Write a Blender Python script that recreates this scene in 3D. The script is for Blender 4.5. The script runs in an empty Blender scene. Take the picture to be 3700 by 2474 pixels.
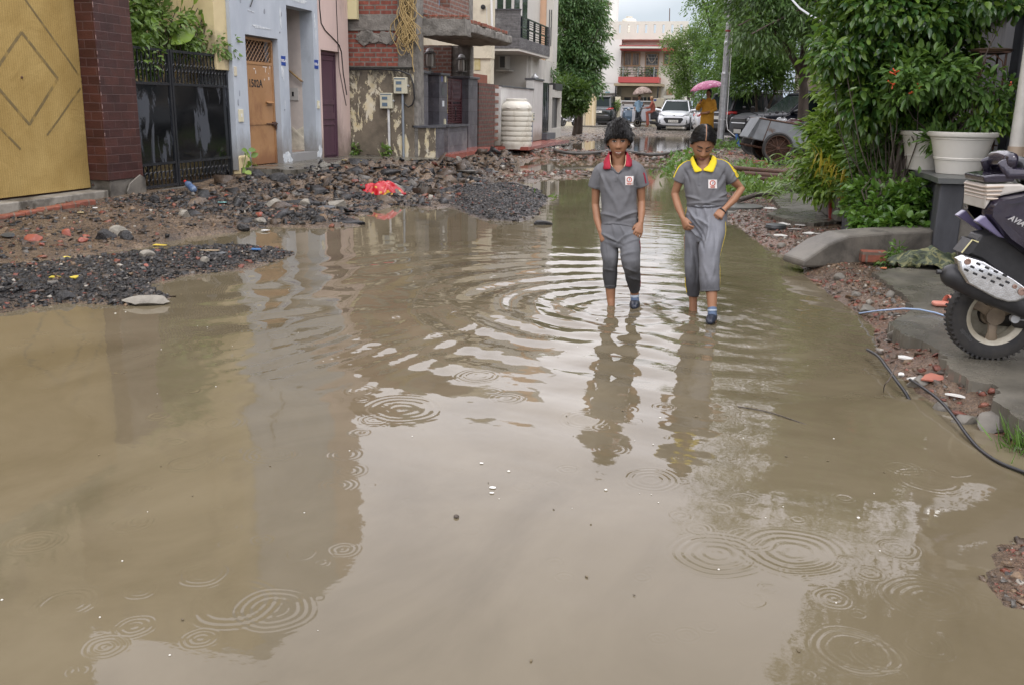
import bpy,math,random
import numpy as np
from mathutils import Vector,Matrix
from mathutils.bvhtree import BVHTree
S=bpy.context.scene
# ---------------------------------------------------------------- camera
CH,CF,CYAW,CPIT,CROL=1.35,3300.0,math.radians(13.5),math.radians(14.5),math.radians(1.0)
cF=np.array([-math.sin(CYAW)*math.cos(CPIT),math.cos(CYAW)*math.cos(CPIT),-math.sin(CPIT)])
_r0=np.array([math.cos(CYAW),math.sin(CYAW),0.0]);_u0=np.cross(_r0,cF)
cR=math.cos(CROL)*_r0 + math.sin(CROL)*_u0
cU=math.cos(CROL)*_u0 - math.sin(CROL)*_r0
cam=bpy.data.cameras.new("camera");co=bpy.data.objects.new("camera",cam)
S.collection.objects.link(co)
co.matrix_world=Matrix(((cR[0],cU[0],-cF[0],0),(cR[1],cU[1],-cF[1],0),(cR[2],cU[2],-cF[2],CH),(0,0,0,1)))
cam.sensor_width=36.0;cam.sensor_fit='HORIZONTAL';cam.lens=36.0*CF/3700.0
cam.clip_start=0.05;cam.clip_end=3000
S.camera=co
# ---------------------------------------------------------------- world: overcast monsoon sky
SUN_EL,SUN_AZ=math.radians(55),math.radians(150)
W=bpy.data.worlds.new("World");S.world=W;W.use_nodes=True
nt=W.node_tree;nt.nodes.clear()
def wn(t,**k):
 n=nt.nodes.new(t)
 for a,b in k.items():setattr(n,a,b)
 return n
out=wn('ShaderNodeOutputWorld');bg=wn('ShaderNodeBackground')
sky=wn('ShaderNodeTexSky');sky.sky_type='NISHITA';sky.sun_disc=False
sky.sun_elevation=SUN_EL;sky.sun_rotation=SUN_AZ;sky.dust_density=4.0;sky.air_density=1.2
tc=wn('ShaderNodeTexCoord');sep=wn('ShaderNodeSeparateXYZ');ramp=wn('ShaderNodeValToRGB')
nt.links.new(tc.outputs['Generated'],sep.inputs[0])
nz=wn('ShaderNodeTexNoise');nz.inputs['Scale'].default_value=2.2;nz.inputs['Detail'].default_value=5
mp=wn('ShaderNodeMapping');mp.inputs['Scale'].default_value=(1,1,2.2)
nt.links.new(tc.outputs['Generated'],mp.inputs[0]);nt.links.new(mp.outputs[0],nz.inputs['Vector'])
md=wn('ShaderNodeMath',operation='MULTIPLY_ADD');md.inputs[1].default_value=0.17;md.inputs[2].default_value=-0.085
nt.links.new(nz.outputs['Fac'],md.inputs[0])
ad=wn('ShaderNodeMath',operation='ADD');nt.links.new(sep.outputs['Z'],ad.inputs[0]);nt.links.new(md.outputs[0],ad.inputs[1])
cr=ramp.color_ramp
cr.elements[0].position=0.0;cr.elements[0].color=(6.2,7.2,8.4,1)
cr.elements[1].position=1.0;cr.elements[1].color=(23,22.8,24,1)
for p_,c_ in ((0.085,(7.4,8.2,9.0,1)),(0.15,(14.5,14.6,15.4,1)),(0.20,(24,23.4,24.4,1)),(0.42,(25.5,24.6,26.4,1))):
 e=cr.elements.new(p_);e.color=c_
nt.links.new(ad.outputs[0],ramp.inputs[0])
mx=wn('ShaderNodeMixRGB');mx.inputs[0].default_value=0.93
nt.links.new(sky.outputs[0],mx.inputs[1]);nt.links.new(ramp.outputs[0],mx.inputs[2])
nt.links.new(mx.outputs[0],bg.inputs['Color']);bg.inputs['Strength'].default_value=0.1
nt.links.new(bg.outputs[0],out.inputs[0])
sl=bpy.data.lights.new("sun",'SUN');sl.energy=1.1;sl.angle=math.radians(16);sl.color=(1,.97,.92)
so=bpy.data.objects.new("sun",sl);S.collection.objects.link(so)
so.rotation_euler=(math.radians(90)-SUN_EL,0,math.pi-SUN_AZ)
so.location=(0,0,40)
S.view_settings.view_transform='Standard';S.view_settings.look='None'
S.view_settings.exposure=0.0;S.view_settings.gamma=1.0
# ---------------------------------------------------------------- helpers
rnd=random.Random(7);rng=np.random.default_rng(11)
Vn=lambda *a:np.array(a if len(a)>1 else a[0],float)
def nrm(v):v=np.asarray(v,float);return v/(np.linalg.norm(v)+1e-12)
def ray(x,y):return cF + cR*(x-1850)/CF - cU*(y-1237)/CF
def gz(x,y,z=0.0):d=ray(x,y);return Vn(0,0,CH)+d*((z-CH)/d[2])          # survey: photo pixel -> point on a level plane
def gx(x,y,X):d=ray(x,y);return Vn(0,0,CH)+d*(X/d[0])                    # -> point on a wall along the street
def gy(x,y,Y):d=ray(x,y);return Vn(0,0,CH)+d*(Y/d[1])                    # -> point on a wall across the street
DS=3700/2345.0
def dz(x,y,z=0.0):return gz(x*DS,y*DS,z)
def rotz(a):c,s=math.cos(a),math.sin(a);return np.array([[c,-s,0],[s,c,0],[0,0,1.0]])
def rotx(a):c,s=math.cos(a),math.sin(a);return np.array([[1,0,0],[0,c,-s],[0,s,c]])
def roty(a):c,s=math.cos(a),math.sin(a);return np.array([[c,0,s],[0,1,0],[-s,0,c]])
def tag(o,label=None,cat=None,group=None,kind=None):
 if label:o['label']=label
 if cat:o['category']=cat
 if group:o['group']=group
 if kind:o['kind']=kind
 return o
def thing(name,label,cat,loc=(0,0,0),rz=0.0,group=None):
 o=bpy.data.objects.new(name,None);S.collection.objects.link(o)
 o.location=tuple(float(v) for v in loc);o.rotation_euler=(0,0,rz);o.empty_display_size=.1
 return tag(o,label,cat,group)
def wloc(o):
 v=np.zeros(3)
 while o is not None:v+=np.array(o.location);o=o.parent
 return v
def smoothstep(a,b,x):t=np.clip((x-a)/(b-a),0,1);return t*t*(3-2*t)
def sines(P,sc,seed=0,oct=3):
 r=np.random.default_rng(seed);P=np.asarray(P,float);v=np.zeros(len(P));a=1.0;tot=0
 for o in range(oct):
  for k in range(4):
   d=nrm(r.normal(size=3))*sc*(2**o)*r.uniform(.7,1.4)
   v+=a*np.sin(P@d + r.uniform(0,6.28) + 1.3*np.sin(P@np.roll(d,1)*.7));tot+=a*.7
  a*=.5
 return v/tot
class MB:
 def __init__(s):s.v=[];s.f=[];s.m=[]
 def add(s,vs,fs,m=0):
  n=len(s.v);s.v.extend([tuple(map(float,q)) for q in vs])
  s.f.extend([tuple(int(i)+n for i in q) for q in fs]);s.m.extend([m]*len(fs));return s
 def box(s,c,d,R=None,m=0):
  c=Vn(c);h=Vn(d)/2
  vs=[Vn(x,y,z)*h for z in (-1,1) for y in (-1,1) for x in (-1,1)]
  if R is not None:vs=[np.asarray(R)@q for q in vs]
  return s.add([c+q for q in vs],[(0,2,3,1),(4,5,7,6),(0,1,5,4),(2,6,7,3),(0,4,6,2),(1,3,7,5)],m)
 def span(s,a,b,m=0):
  a=Vn(a);b=Vn(b);lo=np.minimum(a,b);hi=np.maximum(a,b);return s.box((lo+hi)/2,hi-lo,None,m)
 def loft(s,pts,ab,side=(1,0,0),n=12,m=0,cap='round',p=2.0):
  pts=[Vn(q) for q in pts];ab=[(q,q) if np.isscalar(q) else tuple(q) for q in ab]
  k=len(pts);T=[]
  for i in range(k):
   t=(pts[min(i+1,k-1)]-pts[max(i-1,0)]);T.append(nrm(t) if np.linalg.norm(t)>1e-9 else Vn(0,0,1))
  if cap=='round':
   a0,a1=ab[0],ab[-1]
   e0=[(pts[0]-T[0]*min(a0)*q,(a0[0]*w,a0[1]*w),T[0]) for q,w in ((.85,.45),(.5,.82))]
   e1=[(pts[-1]+T[-1]*min(a1)*q,(a1[0]*w,a1[1]*w),T[-1]) for q,w in ((.5,.82),(.85,.45))]
   pts=[e[0] for e in e0]+pts+[e[0] for e in e1];ab=[e[1] for e in e0]+ab+[e[1] for e in e1]
   T=[e[2] for e in e0]+T+[e[2] for e in e1];k=len(pts)
  vs=[];sd=Vn(side)
  for i in range(k):
   t=T[i];sv=sd-t*(sd@t)
   if np.linalg.norm(sv)<.05:sv=Vn(0,1,0)-t*t[1]
   sv=nrm(sv);o=np.cross(t,sv);sd=sv
   for j in range(n):
    g=2*math.pi*j/n;c,q=math.cos(g),math.sin(g)
    c=math.copysign(abs(c)**(2/p),c);q=math.copysign(abs(q)**(2/p),q)
    vs.append(pts[i]+sv*ab[i][0]*c+o*ab[i][1]*q)
  fs=[(i*n+j,i*n+(j+1) % n,(i+1)*n+(j+1) % n,(i+1)*n+j) for i in range(k-1) for j in range(n)]
  if cap:fs+=[tuple(range(n))[::-1],tuple((k-1)*n+j for j in range(n))]
  return s.add(vs,fs,m)
 def tube(s,pts,r,n=8,m=0,cap='flat'):
  r=[r]*len(pts) if np.isscalar(r) else r
  t=Vn(pts[-1])-Vn(pts[0]);sd=(1,0,0) if abs(nrm(t)[0])<.8 else (0,1,0)
  return s.loft(pts,r,sd,n,m,cap)
 def lathe(s,prof,c=(0,0,0),n=24,R=None,m=0):
  vs=[];c=Vn(c);k=len(prof)
  for r,z in prof:
   for j in range(n):
    q=Vn(r*math.cos(2*math.pi*j/n),r*math.sin(2*math.pi*j/n),z);vs.append(c+(q if R is None else R@q))
  fs=[(i*n+j,i*n+(j+1) % n,(i+1)*n+(j+1) % n,(i+1)*n+j) for i in range(k-1) for j in range(n)]
  if prof[0][0]>1e-4:fs.append(tuple(range(n))[::-1])
  if prof[-1][0]>1e-4:fs.append(tuple((k-1)*n+j for j in range(n)))
  return s.add(vs,fs,m)
 def prism(s,poly,o,u,v,w,m=0):         # 2-D outline in the frame (o; u, v), extruded by the vector w
  o,u,v,w=Vn(o),Vn(u),Vn(v),Vn(w);n=len(poly)
  a=[o+u*x+v*y for x,y in poly];b=[q+w for q in a]
  return s.add(a+b,[tuple(range(n))[::-1],tuple(range(n,2*n))]+[(i,(i+1) % n,n+(i+1) % n,n+i) for i in range(n)],m)
 def ball(s,c,r,R=None,n=10,m=0):
  r=(r,r,r) if np.isscalar(r) else r;vs=[];c=Vn(c);k=max(4,n*2//3)
  for i in range(k+1):
   a=math.pi*i/k
   for j in range(n):
    b=2*math.pi*j/n;q=Vn(r[0]*math.sin(a)*math.cos(b),r[1]*math.sin(a)*math.sin(b),r[2]*math.cos(a))
    vs.append(c+(q if R is None else R@q))
  return s.add(vs,[(i*n+j,(i+1)*n+j,(i+1)*n+(j+1) % n,i*n+(j+1) % n) for i in range(k) for j in range(n)],m)
 def mesh(s,name,off=None):
  me=bpy.data.meshes.new(name);v=np.array(s.v,float)
  if off is not None:v=v-off
  me.from_pydata([tuple(q) for q in v],[],s.f);me.validate();me.update()
  return me
 def build(s,name,mat,parent=None,local=False,smooth=None,bevel=0,label=None,cat=None,group=None,kind=None,fix=True):
  if parent is not None:off=np.zeros(3) if local else wloc(parent);loc=(0,0,0)
  else:
   v=np.array(s.v);lo,hi=v.min(0),v.max(0);off=Vn((lo[0]+hi[0])/2,(lo[1]+hi[1])/2,lo[2]);loc=off
   if kind=='structure':off=np.zeros(3);loc=off
  me=bpy.data.meshes.new(name);v=np.array(s.v,float)-off
  me.from_pydata([tuple(q) for q in v],[],s.f)
  mats=mat if isinstance(mat,(list,tuple)) else [mat]
  for q in mats:me.materials.append(q)
  if len(mats)>1:me.polygons.foreach_set('material_index',s.m)
  me.update()
  if smooth is not None:shade(me,smooth)
  o=bpy.data.objects.new(name,me);S.collection.objects.link(o)
  if parent is not None:o.parent=parent
  else:o.location=tuple(loc)
  if bevel:
   b=o.modifiers.new('bevel','BEVEL');b.width=bevel;b.segments=2;b.limit_method='ANGLE';b.angle_limit=.6
  return tag(o,label,cat,group,kind)
def shade(me,ang=35):
 me.polygons.foreach_set('use_smooth',[True]*len(me.polygons))
 if ang and ang<180:me.set_sharp_from_angle(angle=math.radians(ang))
def meshobj(name,v,f,mat,parent=None,smooth=None,**k):   # numpy arrays straight to an object
 me=bpy.data.meshes.new(name);v=np.asarray(v,np.float64);f=np.asarray(f,np.int32)
 loc=(0,0,0)
 if parent is not None:v=v-wloc(parent)
 elif k.get('kind') != 'structure':
  lo,hi=v.min(0),v.max(0);off=Vn((lo[0]+hi[0])/2,(lo[1]+hi[1])/2,lo[2]);v=v-off;loc=tuple(off)
 n,q=f.shape
 me.vertices.add(len(v));me.vertices.foreach_set('co',v.astype(np.float32).ravel())
 me.loops.add(n*q);me.loops.foreach_set('vertex_index',f.ravel())
 me.polygons.add(n);me.polygons.foreach_set('loop_start',np.arange(n,dtype=np.int32)*q)
 me.update(calc_edges=True);me.validate()
 me.materials.append(mat)
 if smooth is not None:shade(me,smooth)
 o=bpy.data.objects.new(name,me);S.collection.objects.link(o)
 if parent is not None:o.parent=parent
 else:o.location=loc
 return tag(o,k.get('label'),k.get('cat'),k.get('group'),k.get('kind'))
def union(mb,voxel,smooth=6,fac=.5):          # one continuous skin round overlapping closed shapes -> (verts, faces)
 me=mb.mesh('tmp');o=bpy.data.objects.new('tmp',me);S.collection.objects.link(o)
 r=o.modifiers.new('r','REMESH');r.mode='VOXEL';r.voxel_size=voxel;r.adaptivity=0
 if smooth:q=o.modifiers.new('s','SMOOTH');q.factor=fac;q.iterations=smooth
 dg=bpy.context.evaluated_depsgraph_get();ev=o.evaluated_get(dg);m2=ev.to_mesh()
 v=np.empty(len(m2.vertices)*3,np.float32);m2.vertices.foreach_get('co',v);v=v.reshape(-1,3).astype(float)
 nn=np.empty(len(m2.vertices)*3,np.float32);m2.vertices.foreach_get('normal',nn);nn=nn.reshape(-1,3).astype(float)
 f=np.array([tuple(p.vertices) if len(p.vertices)==4 else tuple(p.vertices)+(p.vertices[-1],) for p in m2.polygons])
 ev.to_mesh_clear();bpy.data.objects.remove(o);bpy.data.meshes.remove(me)
 return v,nn,f
def text(s,size,mat,parent,M,name='lettering',depth=.002,align='CENTER',bold=0):
 cu=bpy.data.curves.new('t','FONT');cu.body=s;cu.size=size;cu.align_x=align;cu.align_y='CENTER'
 cu.extrude=depth;cu.offset=bold;cu.resolution_u=2
 o=bpy.data.objects.new('t',cu);S.collection.objects.link(o)
 dg=bpy.context.evaluated_depsgraph_get();me=bpy.data.meshes.new_from_object(o.evaluated_get(dg),depsgraph=dg)
 bpy.data.objects.remove(o);bpy.data.curves.remove(cu)
 me.transform(M);me.materials.clear();me.materials.append(mat);me.name=name
 t=bpy.data.objects.new(name,me);S.collection.objects.link(t)
 if parent is not None:t.parent=parent
 return t
def frame(o,u,v):            # matrix whose x,y axes are u,v at o
 u=nrm(u);v=nrm(v);w=np.cross(u,v)
 return Matrix(((u[0],v[0],w[0],o[0]),(u[1],v[1],w[1],o[1]),(u[2],v[2],w[2],o[2]),(0,0,0,1)))
def dup(o,parent=None):
 c=o.copy();S.collection.objects.link(c)
 if parent is not None:c.parent=parent
 for ch in [q for q in S.collection.objects if q.parent==o]:dup(ch,c)
 return c
# ---------------------------------------------------------------- materials
def newmat(name):
 m=bpy.data.materials.new(name);m.use_nodes=True;t=m.node_tree
 return m,t,t.nodes['Principled BSDF']
def N(t,kind,**k):
 n=t.nodes.new(kind)
 for a,b in k.items():
  if a.startswith('i_'):n.inputs[int(a[2:])].default_value=b
  else:setattr(n,a,b)
 return n
def c4(c):return (c[0],c[1],c[2],1.0)
def rampn(t,fac,stops,interp='LINEAR'):
 r=t.nodes.new('ShaderNodeValToRGB');cr=r.color_ramp;cr.interpolation=interp
 while len(cr.elements)<len(stops):cr.elements.new(.5)
 for e,(p,c) in zip(cr.elements,stops):e.position=p;e.color=c4(c) if len(c)==3 else c
 t.links.new(fac,r.inputs[0]);return r.outputs[0]
def noise(t,vec,scale,detail=4,rough=.55,dist=0):
 n=N(t,'ShaderNodeTexNoise');n.inputs['Scale'].default_value=scale;n.inputs['Detail'].default_value=detail
 n.inputs['Roughness'].default_value=rough;n.inputs['Distortion'].default_value=dist
 t.links.new(vec,n.inputs['Vector']);return n.outputs['Fac']
def mapv(t,sc=(1,1,1),src='Object',rot=(0,0,0)):
 c=t.nodes.new('ShaderNodeTexCoord');m=t.nodes.new('ShaderNodeMapping');m.inputs['Scale'].default_value=sc;m.inputs['Rotation'].default_value=rot
 t.links.new(c.outputs[src],m.inputs[0]);return m.outputs[0]
def mix(t,fac,a,b,mode='MIX'):
 m=t.nodes.new('ShaderNodeMixRGB');m.blend_type=mode
 for i,q in ((0,fac),(1,a),(2,b)):
  if hasattr(q,'is_linked') or hasattr(q,'links'):t.links.new(q,m.inputs[i])
  elif np.isscalar(q):m.inputs[i].default_value=q if i==0 else (q,q,q,1)
  else:m.inputs[i].default_value=c4(q)
 return m.outputs[0]
def bumpn(t,b,h,strength,dist=.01,prev=None):
 n=t.nodes.new('ShaderNodeBump');n.inputs['Strength'].default_value=strength;n.inputs['Distance'].default_value=dist
 t.links.new(h,n.inputs['Height'])
 if prev is not None:t.links.new(prev,n.inputs['Normal'])
 if b is not None:t.links.new(n.outputs[0],b.inputs['Normal'])
 return n.outputs[0]
def mat(name,c,c2=None,sc=4,rough=.7,bump=0,bsc=60,metal=0,spec=.5,c3=None,sc3=1.2,t3=(.5,.62),mp=(1,1,1),t2=(.35,.65),coat=0,bd=.006,rv=0,base=None):
 m,t,b=newmat(name);v=mapv(t,mp)
 col=None
 if c2 is not None:col=rampn(t,noise(t,v,sc,6,.62),[(t2[0],c),(t2[1],c2)])
 if c3 is not None:
  f=rampn(t,noise(t,v,sc3,8,.65,.4),[(t3[0],(0,0,0)),(t3[1],(1,1,1))])
  col=mix(t,f,col if col is not None else c,c3)
 if base:
  s_=t.nodes.new('ShaderNodeSeparateXYZ');t.links.new(mapv(t),s_.inputs[0]);nb=noise(t,mapv(t,(1,1,.45)),base[3],6,.7);h_=N(t,'ShaderNodeMath',operation='MULTIPLY_ADD');h_.inputs[1].default_value=-(base[1]-base[0])*2;t.links.new(nb,h_.inputs[0]);t.links.new(s_.outputs[2],h_.inputs[2])
  mr=N(t,'ShaderNodeMapRange');mr.inputs[1].default_value=base[0]-(base[1]-base[0]);mr.inputs[2].default_value=base[0]-(base[1]-base[0])*.2;mr.inputs[3].default_value=1;mr.inputs[4].default_value=0;t.links.new(h_.outputs[0],mr.inputs[0]);k_=N(t,'ShaderNodeMath',operation='MULTIPLY');k_.inputs[1].default_value=.85;t.links.new(mr.outputs[0],k_.inputs[0]);col=mix(t,k_.outputs[0],col if col is not None else c,base[2])
 if col is None:b.inputs['Base Color'].default_value=c4(c)
 else:t.links.new(col,b.inputs['Base Color'])
 b.inputs['Roughness'].default_value=rough;b.inputs['Metallic'].default_value=metal
 if rv:
  f=rampn(t,noise(t,v,3,4),[(.35,(rough-rv,)*3),(.65,(min(1,rough+rv),)*3)]);t.links.new(f,b.inputs['Roughness'])
 b.inputs['Specular IOR Level'].default_value=spec
 if coat:b.inputs['Coat Weight'].default_value=coat;b.inputs['Coat Roughness'].default_value=.05
 if bump:bumpn(t,b,noise(t,v,bsc,5),bump,bd)
 return m
def leafmat(name,cols,rough=.42,tr=.28):
 m,t,b=newmat(name);g=t.nodes.new('ShaderNodeNewGeometry')
 k=len(cols);col=rampn(t,g.outputs['Random Per Island'],[((i+.0)/max(1,k-1),c) for i,c in enumerate(cols)])
 t.links.new(col,b.inputs['Base Color']);b.inputs['Roughness'].default_value=rough
 tr_=t.nodes.new('ShaderNodeBsdfTranslucent');c2=mix(t,.5,col,(.25,.42,.04));t.links.new(c2,tr_.inputs[0])
 ms=t.nodes.new('ShaderNodeMixShader');ms.inputs[0].default_value=tr
 t.links.new(b.outputs[0],ms.inputs[1]);t.links.new(tr_.outputs[0],ms.inputs[2])
 t.links.new(ms.outputs[0],t.nodes['Material Output'].inputs[0]);return m
def brickmat(name,c1,c2,mort,bw=.23,rh=.085,ms=.012,rough=.85,off=.5,bump=.6,stain=None,sq=1.0,c3=None,msm=.1,nsc=9):
 m,t,b=newmat(name);c=t.nodes.new('ShaderNodeTexCoord');s=t.nodes.new('ShaderNodeSeparateXYZ');t.links.new(c.outputs['Object'],s.inputs[0])
 a=N(t,'ShaderNodeMath',operation='ADD');t.links.new(s.outputs[0],a.inputs[0]);t.links.new(s.outputs[1],a.inputs[1])
 cb=t.nodes.new('ShaderNodeCombineXYZ');t.links.new(a.outputs[0],cb.inputs[0]);t.links.new(s.outputs[2],cb.inputs[1])
 nw=t.nodes.new('ShaderNodeTexNoise');nw.inputs['Scale'].default_value=7;t.links.new(c.outputs['Object'],nw.inputs['Vector'])
 sc_=N(t,'ShaderNodeVectorMath',operation='SCALE');sc_.inputs['Scale'].default_value=ms*1.2;t.links.new(nw.outputs['Color'],sc_.inputs[0])
 va=N(t,'ShaderNodeVectorMath',operation='ADD');t.links.new(cb.outputs[0],va.inputs[0]);t.links.new(sc_.outputs[0],va.inputs[1])
 br=t.nodes.new('ShaderNodeTexBrick');br.offset=off;br.inputs['Scale'].default_value=1;br.inputs['Brick Width'].default_value=bw
 br.inputs['Row Height'].default_value=rh;br.inputs['Mortar Size'].default_value=ms;br.inputs['Mortar Smooth'].default_value=msm
 br.inputs['Color1'].default_value=c4(c1);br.inputs['Color2'].default_value=c4(c2);br.inputs['Mortar'].default_value=c4(mort)
 t.links.new(va.outputs[0],br.inputs['Vector'])
 nf=noise(t,c.outputs['Object'],nsc,6,.65)
 col=mix(t,.75,br.outputs['Color'],rampn(t,nf,[(.3,(.45,.42,.4)),(.7,(1.25,1.2,1.2))]),'MULTIPLY')
 if c3 is not None:col=mix(t,rampn(t,noise(t,c.outputs['Object'],1.6,7,.7),[(.52,(0,0,0)),(.66,(1,1,1))]),col,c3)
 t.links.new(col,b.inputs['Base Color']);b.inputs['Roughness'].default_value=rough
 inv=N(t,'ShaderNodeMath',operation='SUBTRACT');inv.inputs[0].default_value=1;t.links.new(br.outputs['Fac'],inv.inputs[1])
 p=bumpn(t,None,inv.outputs[0],bump,.012);bumpn(t,b,noise(t,c.outputs['Object'],45,5),.35,.006,p)
 return m
M={}
M['black']=mat('black_rubber',(.012,.012,.013),rough=.6)
M['blackplastic']=mat('black_plastic',(.018,.018,.02),(.03,.03,.032),20,rough=.42)
M['blackgloss']=mat('black_metal_paint',(.016,.018,.022),(.024,.026,.03),6,rough=.22,bump=.05,bsc=12)
M['steel']=mat('galvanised_steel',(.52,.53,.54),(.38,.39,.40),14,rough=.42,metal=.6,bump=.05)
M['chrome']=mat('chrome',(.75,.76,.78),rough=.12,metal=1)
M['dirtychrome']=mat('wet_chrome',(.72,.73,.75),(.5,.5,.5),30,rough=.22,metal=1,bump=.15,bsc=140)
M['white']=mat('white_paint',(.74,.74,.73),(.66,.66,.64),3,rough=.5)
M['rust']=mat('rusty_iron',(.10,.045,.025),(.05,.028,.02),18,rough=.7,bump=.3)
M['glass']=mat('dark_window_glass',(.03,.04,.045),rough=.05,spec=.8)
M['carglass']=mat('car_window_glass',(.016,.024,.024),rough=.12,spec=.09)
M['concrete']=mat('grey_concrete',(.17,.155,.13),(.105,.096,.082),5,rough=.6,bump=.6,bsc=35,c3=(.055,.05,.043),sc3=2.2)
M['wetconcrete']=mat('wet_concrete',(.15,.138,.112),(.09,.083,.068),3.5,rough=.30,bump=.35,bsc=40,c3=(.07,.066,.055),sc3=1.6,t3=(.5,.66),rv=.18)
M['cable']=mat('black_cable_sheath',(.015,.015,.017),rough=.35)
# ---------------------------------------------------------------- terrain
def segdist(X,Y,poly):
 P=np.array(poly)[:,:2];Q=np.roll(P,-1,0);d=np.full(X.shape,1e9);ins=np.zeros(X.shape,bool)
 for a,b in zip(P,Q):
  e=b-a;t=np.clip(((X-a[0])*e[0]+(Y-a[1])*e[1])/(e@e+1e-12),0,1)
  d=np.minimum(d,np.hypot(X-a[0]-t*e[0],Y-a[1]-t*e[1]))
  c=((a[1]>Y) != (b[1]>Y));xi=a[0]+(Y-a[1])*(b[0]-a[0])/(b[1]-a[1]+1e-12);ins ^= (c&(X<xi))
 return np.where(ins,d,-d)
wl=lambda pts:[dz(x,y,0)[:2] for x,y in pts]
INL=wl([(0,610),(160,590),(330,566),(400,549),(470,540),(560,530),(610,519),(720,523),(830,518),(815,497),(900,470),(990,478),(1080,466),
          (1045,445),(1120,424),(1185,398),(1165,382),(1250,356),(1310,346)])+[Vn(-4.6,45),Vn(-30,45),Vn(-30,3)]
SPIT=wl([(-150,745),(0,716),(70,704),(160,694),(285,702),(385,682),(345,652),(430,632),(520,622),(600,606),(640,596),(672,584),(640,571),(560,567),(470,567),
           (330,582),(160,598),(0,616),(-150,640)])
ISL=wl([(1000,456),(1060,488),(1110,505),(1190,509),(1232,492),(1256,458),(1236,436),(1185,422),(1090,426),(1030,440)])
RBK=wl([(1530,362),(1540,398),(1600,425),(1660,505),(1700,520),(1740,562),(1800,586),(1832,602),(1850,642),(1920,690),(1972,722),(2010,756),
          (1998,790),(2035,845),(2105,905),(2185,948),(2265,986),(2350,1048)])+[Vn(2.6,3.1),Vn(40,3.1),Vn(40,46),Vn(-.9,46),Vn(-1.0,30)]
COR=wl([(2450,1215),(2350,1235),(2300,1262),(2310,1300),(2285,1330),(2320,1385),(2450,1430)])
RID=[Vn(*p) for p in ((-9,25.2),(-6,24.6),(-3.4,24.4),(-1.2,24.8),(-.5,25.2),(2,26),(2,27.5),(-1,27.1),(-3.4,26.4),(-6,27),(-9,28.5))]
RID2=wl([(1085,415),(1180,419),(1260,410),(1330,405),(1380,403),(1380,396),(1250,398),(1170,400)])
BUMPS=[(-5.7,12.3,.5,.9,.13),(-6.3,14.0,.6,1.0,.13),(-4.9,16.2,.9,.8,.16),(-5.6,15.0,.8,.8,.16),(-4.6,18.6,1.0,1.2,.24),(-5.0,20.4,.7,1.3,.20),
         (-4.8,22.8,.7,.9,.05),(-6.7,11.9,.5,.6,.07),(-5.6,8.2,.5,.5,.05)]
def H(X,Y):
 X=np.asarray(X,float);Y=np.asarray(Y,float);P=np.stack([X.ravel(),Y.ravel(),0*X.ravel()],1)
 n1=sines(P,3.0,1,3).reshape(X.shape);n2=sines(P,16.,2,3).reshape(X.shape);n3=sines(P,4.5,8,2).reshape(X.shape)
 far=smoothstep(42,50,Y)
 h=-.14+.012*n1+far*.44+smoothstep(24,27,Y)*.10*(1-far)
 d=segdist(X,Y,INL)+(.05+.10*smoothstep(11,14,Y))*n1+.05*n2
 hi=np.where(d>0,np.minimum(.155+.115*smoothstep(11.5,14,Y),.015+.085*d)+(.020*n2+.03*n3)*np.minimum(1,d*2),.35*d)
 for x,y,a,b,q in BUMPS:hi=hi+np.where(d>0,q*np.exp(-((X-x)/a)**2-((Y-y)/b)**2)*(1+.75*n2+.5*n3),0)
 h=np.maximum(h,hi)
 for pl,top,sl in ((SPIT,.085,.22),(ISL,.075,.22),(COR,.016,.07),(RID,.15,.30),(RID2,.04,.3)):
  d=segdist(X,Y,pl)+.09*n1+.05*n2;h=np.maximum(h,np.where(d>0,np.minimum(top,.004+sl*d)+.014*n2*np.minimum(1,d*4),.4*d))
 d=segdist(X,Y,RBK)+.05*n1+.02*n2
 h=np.maximum(h,np.where(d>0,np.minimum(.09+smoothstep(18,30,Y)*.14,.006+.42*d)+.008*n2*np.minimum(1,d*3),.4*d))
 out=smoothstep(8.2,10,-X)
 h=np.maximum(h,out*(.16+.14*smoothstep(11,14,Y))-.2*(1-out))
 return h
xs=np.concatenate([[-500,-150,-60,-30,-18,-12,-9.5],np.arange(-8.6,-3,.045),np.arange(-3,.0,.075),np.arange(0,3.0,.04),np.arange(3,5,.2),[6,9,14,25,60,150,500]])
ys=np.concatenate([[-300,-60,-10,-2,.5],np.arange(1.4,12,.04),np.arange(12,24,.065),np.arange(24,48,.12),[49,52,56,62,70,85,110,160,300,900]])
GX,GY=np.meshgrid(xs,ys);GZ=H(GX,GY)
def quads(ny,nx):
 i=np.arange((ny-1)*(nx-1));r,c=i//(nx-1),i % (nx-1);a=r*nx+c
 return np.stack([a,a+1,a+nx+1,a+nx],1)
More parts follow.
